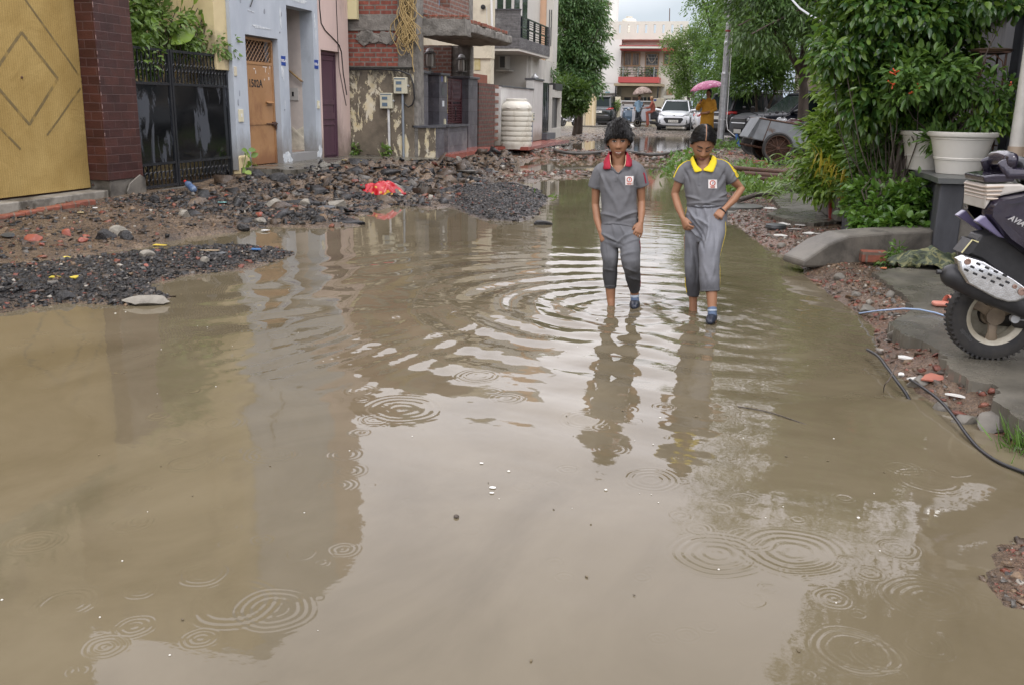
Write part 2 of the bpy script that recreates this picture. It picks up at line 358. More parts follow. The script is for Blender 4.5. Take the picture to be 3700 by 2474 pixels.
def groundmat():
 m,t,b=newmat('muddy_ground');v=mapv(t)
 mud=rampn(t,noise(t,v,2.2,8,.65),[(.3,(.060,.043,.030)),(.5,(.145,.103,.068)),(.68,(.215,.160,.108))])
 grit=rampn(t,noise(t,v,42,5,.7),[(.36,(.28,.26,.24)),(.62,(1.3,1.25,1.2))]);col=mix(t,.85,mud,grit,'MULTIPLY')
 at=N(t,'ShaderNodeVertexColor');at.layer_name='zone';sp=t.nodes.new('ShaderNodeSeparateColor');t.links.new(at.outputs[0],sp.inputs[0])
 asp=rampn(t,noise(t,v,70,4,.7),[(.35,(.006,.006,.007)),(.6,(.035,.033,.032)),(.75,(.12,.11,.10))])
 col=mix(t,sp.outputs[0],col,asp)
 bk=rampn(t,noise(t,v,50,4,.7),[(.35,(.05,.03,.02)),(.5,(.20,.10,.065)),(.7,(.30,.20,.15))])
 col=mix(t,sp.outputs[1],col,bk)
 cn=rampn(t,noise(t,v,4,6,.6),[(.3,(.10,.095,.08)),(.7,(.24,.225,.19))]);col=mix(t,sp.outputs[2],col,cn)
 t.links.new(col,b.inputs['Base Color'])
 r=rampn(t,noise(t,v,9,5),[(.35,(.10,)*3),(.62,(.42,)*3)]);t.links.new(r,b.inputs['Roughness'])
 p=bumpn(t,None,noise(t,v,22,6,.7),.9,.035);bumpn(t,b,noise(t,v,90,4,.7),.7,.01,p);return m
M['ground']=groundmat()
GV=np.stack([GX.ravel(),GY.ravel(),GZ.ravel()],1)
ground=meshobj('ground',GV,quads(len(ys),len(xs)),M['ground'],kind='structure',smooth=180)
X_,Y_=GV[:,0],GV[:,1];nn_=sines(GV*Vn(1,1,0),2.4,5,3)
za=np.clip(np.maximum.reduce([smoothstep(-.1,.12,segdist(X_,Y_,SPIT)+.3*nn_),smoothstep(-.1,.12,segdist(X_,Y_,ISL))*1.0,
     .9*smoothstep(-.1,.5,nn_)*np.exp(-((X_+5.5)/2.2)**2-((Y_-13)/4.5)**2)])*.95,0,1)*(X_<.2)*(Y_<24)
zb=np.clip(np.exp(-((X_+4)/3.5)**2-((Y_-25.3)/1.6)**2)*1.2+.8*np.exp(-((X_-.25)/.45)**2-((Y_-9.6)/1.6)**2)*(X_>-.6)+.55*np.exp(-((X_-1.0)/.35)**2-((Y_-5.9)/1.2)**2)+smoothstep(-.05,.1,segdist(X_,Y_,COR))*.5,0,1)
zc=np.clip(smoothstep(44,50,Y_)*.9+((X_<-6.2)*(Y_>13.3)*(Y_<17.6)*smoothstep(.2,.0,np.abs(X_+7.0)-.55)),0,1)
ca=ground.data.color_attributes.new('zone','FLOAT_COLOR','POINT')
ca.data.foreach_set('color',np.stack([za,zb,zc,np.ones_like(za)],1).astype(np.float32).ravel())
def hat(x,y):return float(H(np.array([x]),np.array([y]))[0])
# broken concrete pavement on the right bank (slabs with real thickness)
def slab(name,pts,z,th,mat_,seed,jit=.009,step=.028):
 r=random.Random(seed);P=[]
 for a,b in zip(pts,pts[1:]+pts[:1]):
  L=np.hypot(b[0]-a[0],b[1]-a[1]);k=max(1,int(min(L/step,60)))
  for i in range(k):
   q=a[:2]+(b[:2]-a[:2])*i/k;P.append((q[0]+r.gauss(0,jit),q[1]+r.gauss(0,jit)))
 mb=MB();mb.prism(P,(0,0,z-th),(1,0,0),(0,1,0),(0,0,th));o=mb.build(name,mat_,kind='structure',bevel=.006);return o
PA=[gz(x,y,.125)[:2] for x,y in ((3150,985),(3189,1008),(3275,1074),(3306,1115),(3214,1166),(3265,1212),(3330,1230),(3390,1262),(3440,1338),(3504,1372),(3616,1395),(3590,1440),(3640,1484),(3720,1530))]+[Vn(1.9,3.75),Vn(6,3.7),Vn(6,8.6),Vn(1.8,8.55)]
PAV=slab('pavement',PA,.125,.10,M['wetconcrete'],3)
PB=[gz(x,y,.13)[:2] for x,y in ((2770,776),(2812,786),(2870,803),(2940,808),(3054,797),(3016,772),(2960,735),(2948,702),(2840,700),(2790,718),(2822,755))]
slab('pavement',PB,.135,.12,M['wetconcrete'],4)
PC=[Vn(-7.62,13.2),Vn(-6.7,13.1),Vn(-6.2,14.6),Vn(-5.9,16.2),Vn(-5.6,17.4),Vn(-7.62,17.55)]
slab('pavement',PC,.335,.12,M['wetconcrete'],5,.03)
# ---------------------------------------------------------------- left side of the street
X0=-7.6
def c1p(x,y):return (x*.5102,y*.5102)
def c2p(x,y):return (750+.4147*x,.4147*y)
def c3p(x,y):return (1230+.3827*x,.3827*y)
# yellow sheet clad gate
def yellowmat():
 m,t,b=newmat('yellow_fibre_sheet');v=mapv(t)
 col=rampn(t,noise(t,v,2.0,6,.6),[(.3,(.37,.26,.095)),(.7,(.48,.355,.145))])
 fib=noise(t,mapv(t,(1,60,25)),3,5,.7,.5);col=mix(t,.8,col,rampn(t,fib,[(.35,(.62,.58,.5)),(.65,(1.15,1.12,1.05))]),'MULTIPLY')
 wv=N(t,'ShaderNodeTexWave');wv.inputs['Scale'].default_value=9;wv.inputs['Distortion'].default_value=1.5;wv.bands_direction='Y';t.links.new(v,wv.inputs[0])
 col=mix(t,.14,col,wv.outputs[0],'MULTIPLY')
 t.links.new(col,b.inputs['Base Color']);b.inputs['Roughness'].default_value=.85;b.inputs['Specular IOR Level'].default_value=.15
 p=bumpn(t,None,noise(t,v,2.2,4,.6,.6),.28,.07);bumpn(t,b,fib,.35,.005,p);return m
M['yellow']=yellowmat()
M['soot']=mat('grimy_yellow_line',(.16,.115,.045),(.37,.25,.068),6,rough=.7,t2=(.50,.72))
yg=thing('house_gate','yellow woven sheet gate with dark diamond marks beside the maroon pillar','gate',(-7.86,8.4,.25))
n_=60;YY,ZZ=np.meshgrid(np.linspace(6.6,9.985,n_),np.linspace(.27,3.4,n_));PP=np.stack([0*YY.ravel(),YY.ravel(),ZZ.ravel()],1)
dx_=.02*sines(PP,1.6,3,2)+.006*sines(PP,6,4,2);PP[:,0]=-7.86+dx_
sheet=meshobj('sheet',PP,quads(n_,n_),M['yellow'],yg,smooth=180)
_bv=BVHTree.FromPolygons([tuple(p) for p in PP],[tuple(q) for q in quads(n_,n_)])
def xhit(y,z):h=_bv.ray_cast(Vector((-7,y,z)),Vector((-1,0,0)));return h[0].x if h[0] else -7.86
mb=MB()
def strip(P,w):
 for a,b in zip(P,P[1:]):
  for k in range(8):
   p=Vn(a)+(Vn(b)-Vn(a))*k/8;q=Vn(a)+(Vn(b)-Vn(a))*(k+1)/8;d=nrm(q-p);s=Vn(-d[1],d[0])*w/2
   mb.add([(xhit(*c)+.0022,c[0],c[1]) for c in (p-s,p+s,q+s,q-s)],[(0,1,2,3)])
dia=[gx(*c1p(*p),-7.86)[1:] for p in ((150,230),(400,560),(205,885),(-70,560),(150,230))]
strip(dia,.035);strip([gx(*c1p(*p),-7.86)[1:] for p in ((160,-20),(590,590),(330,960))],.026)
strip([gx(*c1p(*p),-7.86)[1:] for p in ((-10,900),(140,1060))],.026)
mb.build('seam_marks',M['soot'],yg)
mb=MB()
for p in ((540,45),(580,530),(600,790),(655,1310),(150,550),(278,1410)):
 y,z=gx(*c1p(*p),-7.86)[1:];mb.ball((xhit(y,min(z,3.3))+.006,y,z),(.012,.016,.016),n=8)
mb.build('bolt',M['rust'],yg,smooth=60)
mb=MB();mb.span((-7.93,6.6,.24),(-7.90,10,.34));mb.span((-7.93,6.6,3.3),(-7.9,10,3.42));mb.build('frame',M['rust'],yg)
M['plinth']=mat('worn_stone_ledge',(.30,.28,.24),(.17,.155,.13),6,rough=.6,bump=.4,c3=(.08,.07,.055),sc3=2.5)
mb=MB();mb.span((-8.1,6.5,.02),(-7.62,10.0,.245));mb.build('gate_ledge',M['plinth'],bevel=.012,label='worn stone ledge running below the yellow gate',cat='ledge')
M['oldbrick']=brickmat('old_brick_edge',(.26,.085,.05),(.2,.07,.045),(.17,.13,.1),rough=.6)
mb=MB()
for k in range(7):mb.box((-7.2-.012*k+.01*(k % 2),7.35+.29*k,.125+.006*k),(.12,.27,.11),rotz(.05*rnd.uniform(-1,1)))
mb.build('brick_edging',M['oldbrick'],bevel=.012,label='row of half buried red bricks edging the dirt below the yellow gate',cat='edging')
# maroon tiled pillar
M['maroon']=brickmat('maroon_pillar_tile',(.046,.016,.0155),(.078,.028,.022),(.095,.052,.048),bw=.26,rh=.105,ms=.005,rough=.34,bump=.5,nsc=3.5,msm=.3,c3=(.045,.022,.02))
pil=thing('brick_pillar','maroon tile clad gate pillar with pale chipped corner','pillar',(-7.85,10.35,.15))
mb=MB();mb.span((-8.15,10.0,.36),(-7.6,10.7,3.1));mb.build('shaft',M['maroon'],pil,bevel=.008)
mb=MB();P=[(rnd.gauss(0,.012)+x,y) for x,y in ((-.14,0),(.22,0),(.235,.12),(.22,.25),(.12,.30),(.0,.25),(-.10,.2),(-.16,.1))]
mb.prism(P,(-7.6,10.48,.10),(0,1,0),(0,0,1),(.022,0,0));mb.span((-8.1,10.04,.08),(-7.62,10.69,.37));mb.build('base',M['concrete'],pil,bevel=.006)
mb=MB();z=.75
while z<2.9:
 h=rnd.uniform(.01,.06);mb.box((-7.602,10.004,z),(.0055,.0055,h),rotz(rnd.uniform(-.4,.4)));z+=h+rnd.uniform(.01,.16)
mb.build('chipped_edge',mat('chipped_tile_edge',(.22,.12,.11),(.36,.27,.25),25,rough=.7),pil)
# black sheet gate
bgt=thing('metal_gate','black double leaf sheet gate with scroll work top and bottom','gate',(-7.7,11.9,.2))
GB,GT,XG=.17,2.02,-7.7
def leaf(y0,y1):
 mb=MB()
 for y in (y0+.02,y1-.02):mb.span((XG-.02,y-.02,GB),(XG+.02,y+.02,GT))
 for z in (GB+.03,.50,1.56,GT-.02):mb.span((XG-.018,y0+.04,z-.018),(XG+.018,y1-.04,z+.018))
 fr=mb.build('leaf_frame',M['blackgloss'],bgt)
 n=24;A,B=np.meshgrid(np.linspace(y0+.04,y1-.04,n),np.linspace(.5,1.56,n));Q=np.stack([0*A.ravel(),A.ravel(),B.ravel()],1)
 Q[:,0]=XG+.004+.006*sines(Q,2.4,int(y0*10),2);meshobj('panel',Q,quads(n,n),M['wetblack'],bgt,smooth=180)
 mb=MB();k=int((y1-y0)/.085)
 for i in range(1,k):y=y0+(y1-y0)*i/k;mb.span((XG-.008,y-.008,1.58),(XG+.008,y+.008,GT-.04))
 for i in range(k-1):
  y=y0+(y1-y0)*(i+.95)/k;mb.tube([(XG+.012,y+.035*math.cos(a),1.78+.05*math.sin(a)) for a in np.linspace(-2.2,2.6,9)],.006,5)
 mb.build('top_bars',M['blackgloss'],bgt)
 mb=MB();k=int((y1-y0)/.105)
 for i in range(k):
  y=y0+.06+(y1-y0-.1)*i/k;mb.tube([(XG+.012,y+.042*math.cos(a),.34+.055*math.sin(a)) for a in np.linspace(-1.4,3.6,10)],.007,5)
  mb.span((XG-.007,y+.05,GB+.05),(XG+.007,y+.062,.49))
 mb.build('bottom_scrolls',M['blackgloss'],bgt)
m,t,b=newmat('wet_black_sheet');v=mapv(t,(1,1,.28))
f_=rampn(t,noise(t,v,3.2,5,.6,.6),[(.56,(0,0,0)),(.61,(1,1,1))])
t.links.new(mix(t,f_,(.006,.007,.008),(.055,.062,.075)),b.inputs['Base Color']);t.links.new(rampn(t,f_,[(0,(.08,)*3),(1,(.38,)*3)]),b.inputs['Roughness'])
M['wetblack']=m
leaf(10.74,11.60);leaf(11.62,13.08)
mb=MB();mb.span((-8.3,10.8,.2),(-8.27,11.5,.47));mb.build('crate',mat('green_plastic',(.01,.16,.03),rough=.5),label='green plastic crate showing behind the bottom of the black gate',cat='crate')
mb=MB();mb.span((-7.9,10.72,0),(-7.62,13.1,.16));mb.build('gate_sill',M['concrete'],label='low concrete sill under the black gate',cat='sill',bevel=.01)
# yellow plastered house behind the gate
M['cream']=mat('cream_plaster',(.62,.52,.30),(.54,.44,.25),2,rough=.8,bump=.15,c3=(.36,.30,.19),sc3=1.6)
mb=MB();mb.span((-13,12.55,0),(-8.2,13.1,8));mb.span((-8.2,12.75,1.80),(-7.66,13.13,8));mb.span((-13,2.5,0),(-12.6,12.5,8))
ch=thing('house','cream plastered house wall rising behind the shrub and black gate','house',(-10,12.8,0));mb.build('wall',M['cream'],ch)
yh=thing('house','tall cream plastered house standing back behind the yellow gate','house',(-11,7,0));mb=MB();mb.span((-12.5,2.5,0),(-9.6,11.2,8.5));mb.build('wall',M['cream'],yh)
# blue house ------------------------------------------------
M['blue']=mat('pale_blue_plaster',(.45,.49,.535),(.37,.41,.46),2.5,rough=.75,bump=.25,bsc=30,c3=(.25,.27,.30),sc3=1.7,t3=(.56,.78),mp=(1,1,.38),base=(.5,.95,(.20,.19,.175),3.5))
M['bluedirt']=mat('grey_stained_plaster',(.30,.33,.38),(.2,.21,.23),7,rough=.8)
bh=thing('house','pale blue plastered house with an ochre steel door and an open stairway','house',(-9,14.6,0))
y=lambda px,py,X=X0:gx(px,py,X)[1]
dL,dR,dT=13.52,14.58,2.36;sL,sR,sT,sB=14.93,15.92,2.93,.47
mb=MB();xf,xb,HB=X0,X0-.25,8.4
mb.span((xb,13.1,.3),(xf,dL,HB));mb.span((xb,dL,dT),(xf,dR,HB));mb.span((xb,dR,.25),(xf,sL,HB));mb.span((xb,sL,sT),(xf,sR,HB));mb.span((xb,sR,.25),(xf,16.14,HB))
mb.span((xb,sL,.2),(xf,sR,sB));mb.span((-12.5,13.14,.2),(xb,13.3,HB));mb.span((-12.5,13.31,4.9),(xb,16.1,5.3))
mb.build('wall',M['blue'],bh)
mb=MB()
for (py,pz,w,h) in ((13.3,1.1,.05,.01),(13.75,2.72,.16,.02),(14.1,2.5,.5,.025),(14.72,1.9,.08,.2),(14.75,1.3,.02,.1),(15.4,3.05,.5,.03),(16.0,.45,.2,.12),(14.75,.4,.25,.12),(14.72,2.7,.05,.2),(14.3,3.0,.09,.05),(16.03,2.7,.06,.3)):
 for k in range(5):
  a=rnd.uniform(0,6.28);P=[(w*(.5+.3*rnd.random())*math.cos(q)*.5,h*(.5+.4*rnd.random())*math.sin(q)*.7) for q in np.linspace(0,6.28,9)[:-1]]
  mb.prism(P,(xf-.001,py+rnd.uniform(-w,w)*.5,pz+rnd.uniform(-h,h)*.6),(0,1,0),(0,0,1),(.0035+.0006*k,0,0))
mb.build('flaked_patches',mat('flaked_white_plaster',(.62,.65,.66),(.42,.46,.5),14,rough=.8),bh)
mb=MB()
for k in range(26):
 yy,zz=rnd.uniform(13.2,16.1),rnd.uniform(.8,3.4)
 if (dL-.1<yy<dR+.1 and zz<dT+.1) or (sL-.1<yy<sR+.1 and zz<sT+.1):continue
 w,h=rnd.uniform(.01,.035),rnd.uniform(.01,.07);mb.prism([(w*math.cos(q)*rnd.uniform(.6,1),h*math.sin(q)*rnd.uniform(.6,1)) for q in np.linspace(0,6.28,8)[:-1]],(xf-.001,yy,zz),(0,1,0),(0,0,1),(.005,0,0))
mb.build('bare_spots',M['bluedirt'],bh)
# stairwell
mb=MB();mb.span((-9.2,sR-.002,.3),(xb,sR+.12,3.6));mb.span((-9.2,sL-.10,.3),(xb,sL+.002,3.6));mb.span((-9.4,sL-.1,.3),(-9.2,sR+.1,3.6));mb.span((-9.2,sL,sT+.25),(xb,sR,sT+.35))
mb.build('stairwell_wall',mat('pale_pinkish_plaster',(.56,.50,.46),(.46,.42,.39),3,rough=.8,c3=(.36,.34,.33),sc3=1.2),bh)
mb=MB()
for k in range(6):mb.span((xb-.25*k-.28,sL+.002,.3),(xb-.25*k,sR-.002,sB+.17*(k+.0)+.02))
mb.build('stair',mat('worn_stair_stone',(.33,.25,.19),(.22,.16,.12),6,rough=.6,c3=(.1,.08,.06)),bh,bevel=.006)
mb=MB();mb.prism([(0,0),(.45,0),(.45,.45),(0,.22)],(xb-.45,sR-.012,sB),(1,0,0),(0,0,1),(0,.012,0));mb.prism([(-1.2,1.2),(0,.18),(0,.24),(-1.2,1.28)],(xb,sR-.006,sB),(1,0,0),(0,0,1),(0,-.012,0))
mb.build('skirting',mat('yellowed_white_plaster',(.62,.58,.48),(.4,.37,.31),8,rough=.8),bh)
mb=MB();a,b2=Vn(-8.9,sR-.06,1.95+.6),Vn(xb+.02,sR-.06,1.72);mb.tube([a,b2],.018,8);mb.tube([b2,b2+Vn(0,.05,0)],.012,6);mb.build('handrail',mat('yellow_brown_pipe',(.35,.24,.09),(.16,.08,.04),20,rough=.5),bh)
mb=MB();mb.span((-8.12,sR-.02,1.38),(-7.93,sR-.0,1.60));mb.span((-8.05,sR-.026,1.45),(-8.01,sR-.02,1.53),1);mb.build('switch_plate',[mat('grey_switch_plate',(.45,.44,.42),rough=.4),M['black']],bh)
# ochre door
M['ochre']=mat('ochre_painted_steel',(.37,.205,.095),(.31,.165,.072),2.5,rough=.45,bump=.08,bsc=20,base=(.42,.62,(.22,.10,.045),5),c3=(.22,.105,.05),sc3=1.4,t3=(.55,.7))
xd=X0-.11
dr=MB()
dr.span((xd-.03,dL+.03,.34),(xd,dR-.03,1.93));door=dr.build('door',M['ochre'],bh)
mb=MB()
for yy in (dL+.03,dR-.03):mb.span((xd-.04,yy-.025,.33),(xd+.012,yy+.025,2.33))
for zz in (1.95,2.32,1.0):mb.span((xd-.035,dL+.055,zz-.022),(xd+.010,dR-.055,zz+.022))
mb.build('frame',M['ochre'],door)
mb=MB();n=9
for i in range(-3,n+1):
 for s in (1,-1):
  y0_=dL+.06+(dR-dL-.12)*i/n;y1_=y0_+s*.36
  a,b2=(y0_,1.975),(y1_,2.30);lo,hi=dL+.06,dR-.06
  q=[(yy,zz) for yy,zz in ((a[0]+(b2[0]-a[0])*k/12,a[1]+(b2[1]-a[1])*k/12) for k in range(13)) if lo<=yy<=hi]
  if len(q)>1:mb.tube([(xd-.008+.006*s,q[0][0],q[0][1]),(xd-.008+.006*s,q[-1][0],q[-1][1])],.0065,4)
mb.build('lattice',mat('brown_lattice',(.28,.16,.08),rough=.5),door)
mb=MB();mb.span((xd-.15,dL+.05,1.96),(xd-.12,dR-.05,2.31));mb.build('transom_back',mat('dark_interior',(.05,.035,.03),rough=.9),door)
mb=MB();mb.box((xd+.03,14.38,1.335),(.07,.2,.012),roty(.35));mb.span((xd,14.29,1.29),(xd+.012,14.48,1.32));mb.build('letter_slot',M['ochre'],door)
mb=MB();mb.tube([(xd+.035,14.22,.99),(xd+.035,14.62,.99)],.011,6);mb.span((xd,14.44,.96),(xd+.04,14.55,1.02));mb.span((xd+.01,14.52,.90),(xd+.04,14.56,.97));mb.build('latch',M['rust'],door)
text('1502A',.168,M['black'],bh,frame(Vn(xd+.0015,13.97,1.625)-wloc(bh),(0,1,0),(0,0,1)),'painted_number',.0008,bold=.004)
mb=MB()
for yy,zz,w,h in ((13.95,1.86,.05,.018),(13.99,1.81,.02,.05),(14.30,1.90,.14,.015),(14.32,1.85,.015,.07),(14.42,1.80,.015,.02),(14.27,1.70,.02,.03),(14.42,1.72,.03,.05),(14.47,1.9,.02,.05)):mb.span((xd+.001,yy-w/2,zz-h/2),(xd+.0022,yy+w/2,zz+h/2))
mb.build('paint_smears',mat('old_white_paint',(.6,.55,.5),rough=.8),door)
# number plates on the walls
M['plateblue']=mat('blue_enamel',(.02,.06,.28),rough=.35)
def plate(yy,zz,s,label,w=.15,h=.155):
 p=thing('house_number_plate',label,'number plate',(X0+.004,yy,zz))
 mb=MB();mb.span((X0,yy-w/2,zz-h/2),(X0+.006,yy+w/2,zz+h/2));mb.build('plate',M['plateblue'],p)
 text(s,.062,M['white'],p,frame((.0025,0,.0),(0,1,0),(0,0,1)),'lettering',.0008,bold=.002)
plate(14.745,2.02,'1502-A','small blue enamel number plate between the ochre door and the stairway')
plate(16.01,2.02,'1502-4','small blue enamel number plate between the stairway and the purple door')
def bell(yy,zz,lab,w=.08,h=.14):
 p=thing('doorbell',lab,'doorbell',(X0,yy,zz));mb=MB();mb.span((X0-.001,yy-w/2,zz-h/2),(X0+.02,yy+w/2,zz+h/2));mb.build('plate',mat('ivory_plastic',(.62,.58,.42),rough=.4),p,bevel=.004)
 mb=MB();mb.span((X0+.02,yy-.015,zz-.02),(X0+.026,yy+.015,zz+.03));mb.build('button',M['white'],p)
bell(13.25,1.13,'ivory doorbell recessed in the blue wall left of the ochre door',.13,.19);bell(16.03,1.31,'ivory doorbell beside the purple door')
mb=MB();mb.span((-7.66,13.13,1.72),(-7.585,13.2,1.86));mb.build('junction_box',mat('ivory_plastic_box',(.55,.5,.38),rough=.5),bevel=.006,label='ivory junction box at the corner where the cream and blue walls meet',cat='junction box')
mb=MB();mb.span((-7.72,13.12,.2),(-7.56,13.42,.52));mb.build('wall_stub',M['cream'],bevel=.03,label='broken yellow plaster stub between black gate and blue house',cat='wall stub')
# pink house with purple door
M['pink']=mat('pale_pink_plaster',(.60,.46,.41),(.54,.42,.38),2.5,rough=.8,bump=.2,bsc=25,c3=(.34,.27,.23),sc3=1.8,t3=(.53,.70),mp=(1,1,.4),base=(.5,1.0,(.17,.13,.10),3))
ph=thing('house','pale pink plastered house front with a purple panelled door','house',(-9,16.8,0))
pL,pR,pT=16.2,17.03,2.29;mb=MB()
mb.span((xb,16.14,.25),(X0+.01,pL,HB));mb.span((xb,pL,pT),(X0+.01,pR,HB));mb.span((xb,pR,.25),(X0+.01,17.46,HB));mb.span((-12,17.3,.25),(xb,17.46,HB));mb.build('wall',M['pink'],ph)
M['purple']=mat('purple_painted_wood',(.085,.040,.060),(.065,.032,.048),6,rough=.45,bump=.1,mp=(1,1,.2))
mb=MB();xd=X0-.09;mb.span((xd-.03,pL+.05,.3),(xd,pR-.05,pT-.06));door=mb.build('door',M['purple'],ph)
mb=MB()
for a,b2 in ((pL+.03,pL+.07),(pR-.07,pR-.03)):mb.span((xd-.03,a,.3),(xd+.03,b2,pT-.02))
mb.span((xd-.03,pL+.07,pT-.07),(xd+.03,pR-.07,pT-.02))
for z0,z1 in ((.36,.40),(1.04,1.16),(.93,.955),(1.31,1.40),(2.12,2.2)):mb.span((xd-.01,pL+.08,z0),(xd+.014,pR-.08,z1))
for yy in (pL+.08,pR-.13):mb.span((xd-.01,yy,.4),(xd+.012,yy+.05,2.12))
mb.build('frame',M['purple'],door,bevel=.004)
mb=MB();q=[Vn(X0+.02,yy,zz) for yy,zz in ((16.18,4.2),(16.2,3.0),(16.24,2.75),(16.4,2.64),(16.8,2.5),(17.0,2.42),(17.1,2.3),(17.16,1.9),(17.3,1.5))]
mb.tube(q,.010,6);mb.tube([Vn(X0+.02,16.92,4.5),Vn(X0+.022,16.93,3),Vn(X0+.022,16.96,2.0),Vn(X0+.022,17.25,1.3)],.007,6)
mb.build('wall_cable',M['cable'],smooth=60,label='black cable looping across the pink wall above the purple door',cat='cable')
mb=MB();mb.tube([Vn(X0+.02,13.88,4.4),Vn(X0+.03,13.85,3.0),Vn(X0+.02,13.7,2.78)],.010,6);mb.build('wall_cable',M['cable'],smooth=60,label='short black cable hanging on the blue wall above the ochre door',cat='cable')
M['paleyellow']=mat('pale_yellow_plaster',(.62,.57,.33),(.56,.51,.30),3,rough=.8)
mb=MB();mb.span((-7.63,17.47,2.93),(-7.40,17.57,3.30));mb.build('ledge',M['paleyellow'],ph)
# stained compound wall, brick house -------------------------
def stainmat():
 m,t,b=newmat('mouldy_plaster');v=mapv(t);vs_=mapv(t,(1,1,.45))
 base=rampn(t,noise(t,v,2.5,7,.65),[(.3,(.085,.07,.05)),(.7,(.21,.175,.13))])
 pal=rampn(t,noise(t,v,6,5),[(.3,(.58,.48,.26)),(.7,(.62,.58,.48))])
 f=rampn(t,noise(t,vs_,3.2,10,.70,.5),[(.535,(0,0,0)),(.555,(1,1,1))])
 col=mix(t,f,base,pal)
 s=t.nodes.new('ShaderNodeSeparateXYZ');c=t.nodes.new('ShaderNodeTexCoord');t.links.new(c.outputs['Object'],s.inputs[0])
 top=N(t,'ShaderNodeMapRange');top.inputs[1].default_value=1.25;top.inputs[2].default_value=1.75;t.links.new(s.outputs[2],top.inputs[0])
 nz_=noise(t,mapv(t,(1,1,.3)),4,6,.7);mm=N(t,'ShaderNodeMath',operation='MULTIPLY');t.links.new(top.outputs[0],mm.inputs[0]);t.links.new(rampn(t,nz_,[(.36,(0,0,0)),(.6,(1,1,1))]),mm.inputs[1])
 col=mix(t,mm.outputs[0],col,(.022,.022,.02));t.links.new(col,b.inputs['Base Color']);b.inputs['Roughness'].default_value=.8
 p=bumpn(t,None,f,.5,.01);bumpn(t,b,noise(t,v,25,6),.5,.01,p);return m
M['stain']=stainmat()
cw=thing('compound_wall','mouldy yellow and grey compound wall with peeling paint below the brickwork','wall',(-6.95,17.65,.28))
mb=MB();mb.span((-7.66,17.58,.1),(-6.29,17.78,2.01));mb.build('masonry',M['stain'],cw,bevel=.012)
mb=MB();mb.span((-7.68,17.56,2.01),(-6.29,17.80,2.05));mb.build('coping',mat('black_mould',(.02,.02,.018),(.05,.05,.04),12,rough=.9,bump=.4),cw,bevel=.01)
def meterbox(x,z,yf,s,lab,w=.26,h=.30,pipe='white',base=.34):
 p=thing('meter_box',lab,'meter box',(x,yf,z))
 mb=MB();mb.span((x-w/2,yf-.11,z-h/2),(x+w/2,yf,z+h/2));mb.build('case',mat('ivory_meter_case',(.55,.53,.40),(.48,.46,.36),8,rough=.45),p,bevel=.012)
 mb=MB();mb.span((x-w*.3,yf-.118,z+h*.08),(x+w*.12,yf-.108,z+h*.26));mb.span((x-w*.3,yf-.118,z-h*.34),(x+w*.12,yf-.108,z-h*.12));mb.span((x-w*.45,yf-.114,z+h*.38),(x+w*.4,yf-.109,z+h*.44))
 mb.build('dial',mat('blue_grey_dial',(.12,.17,.22),rough=.2),p)
 mb=MB();mb.tube([(x+w*.5,yf-.05,z),(x+w*.5+.03,yf-.05,z)],.022,8);mb.build('lug',M['steel'],p)
 mb=MB();mb.tube([(x+.03,yf-.05,z-h/2),(x+.035,yf-.05,base)],.026,10);mb.build('pipe',mat('white_pvc_pipe',(.62,.62,.60),(.5,.5,.5),10,rough=.4) if pipe=='white' else mat('grey_steel_pipe',(.30,.34,.38),rough=.35,metal=.5),p,smooth=60)
 return p
c=gy(*c3p(450,955),17.58);meterbox(c[0],c[2],17.57,0,'ivory meter box on a thin white pipe, lower one on the mouldy wall')
c=gy(*c3p(582,812),17.58);meterbox(c[0],c[2],17.57,0,'ivory meter box on a grey steel pipe, upper one on the mouldy wall',.27,.31,'grey',.30)
mb=MB();q=[gy(*c3p(*p),17.53) for p in ((80,660),(350,655),(560,670),(660,710),(690,800),(700,930),(680,990),(640,1015),(600,975),(592,880))];mb.tube(q,.016,8)
mb.build('service_cable',M['cable'],smooth=60,label='thick black cable sagging along the mouldy wall to the upper meter box',cat='cable')
M['brick']=brickmat('raw_red_brick',(.28,.085,.055),(.20,.06,.045),(.20,.175,.15),bw=.235,rh=.088,ms=.013,rough=.85,bump=.9,nsc=11)
M['brick2']=brickmat('raw_brown_brick',(.22,.105,.075),(.17,.08,.06),(.22,.19,.165),bw=.235,rh=.088,ms=.016,rough=.85,bump=.9,nsc=11)
M['rawc']=mat('raw_cement',(.24,.225,.20),(.14,.13,.115),7,rough=.85,bump=.9,bsc=30,c3=(.08,.075,.065),sc3=2.4,t3=(.5,.7),bd=.02)
br=thing('brick_house','unfinished red brick house with raw concrete column, slab and open dark porch','house',(-8,19.6,.3))
mb=MB();mb.span((-9.5,17.62,.3),(-6.62,17.85,2.72));mb.span((-9.5,17.62,3.02),(-6.62,17.85,5.2));w1=mb.build('wall',M['brick'],br)
mb=MB();mb.span((-9.5,17.59,2.72),(-6.62,17.85,3.02))
for k in range(26):                          # slurry runs on the brick
 a=rnd.uniform(-7.4,-6.65);w,h=rnd.uniform(.06,.2),rnd.uniform(.04,.16);mb.prism([(w*math.cos(q)*rnd.uniform(.6,1),h*math.sin(q)*rnd.uniform(.6,1)) for q in np.linspace(0,6.28,9)[:-1]],(a,17.63,2.66-rnd.uniform(0,.10)),(1,0,0),(0,0,1),(0,-.03-.001*k,0))
mb.build('beam',M['rawc'],br,bevel=.02)
mb=MB();mb.span((-6.62,17.60,.3),(-6.22,18.0,5.2));mb.span((-6.6,18.0,2.70),(-6.2,21.8,3.02));mb.span((-6.75,21.55,.3),(-6.3,21.85,2.7));mb.build('column',M['rawc'],br,bevel=.02)
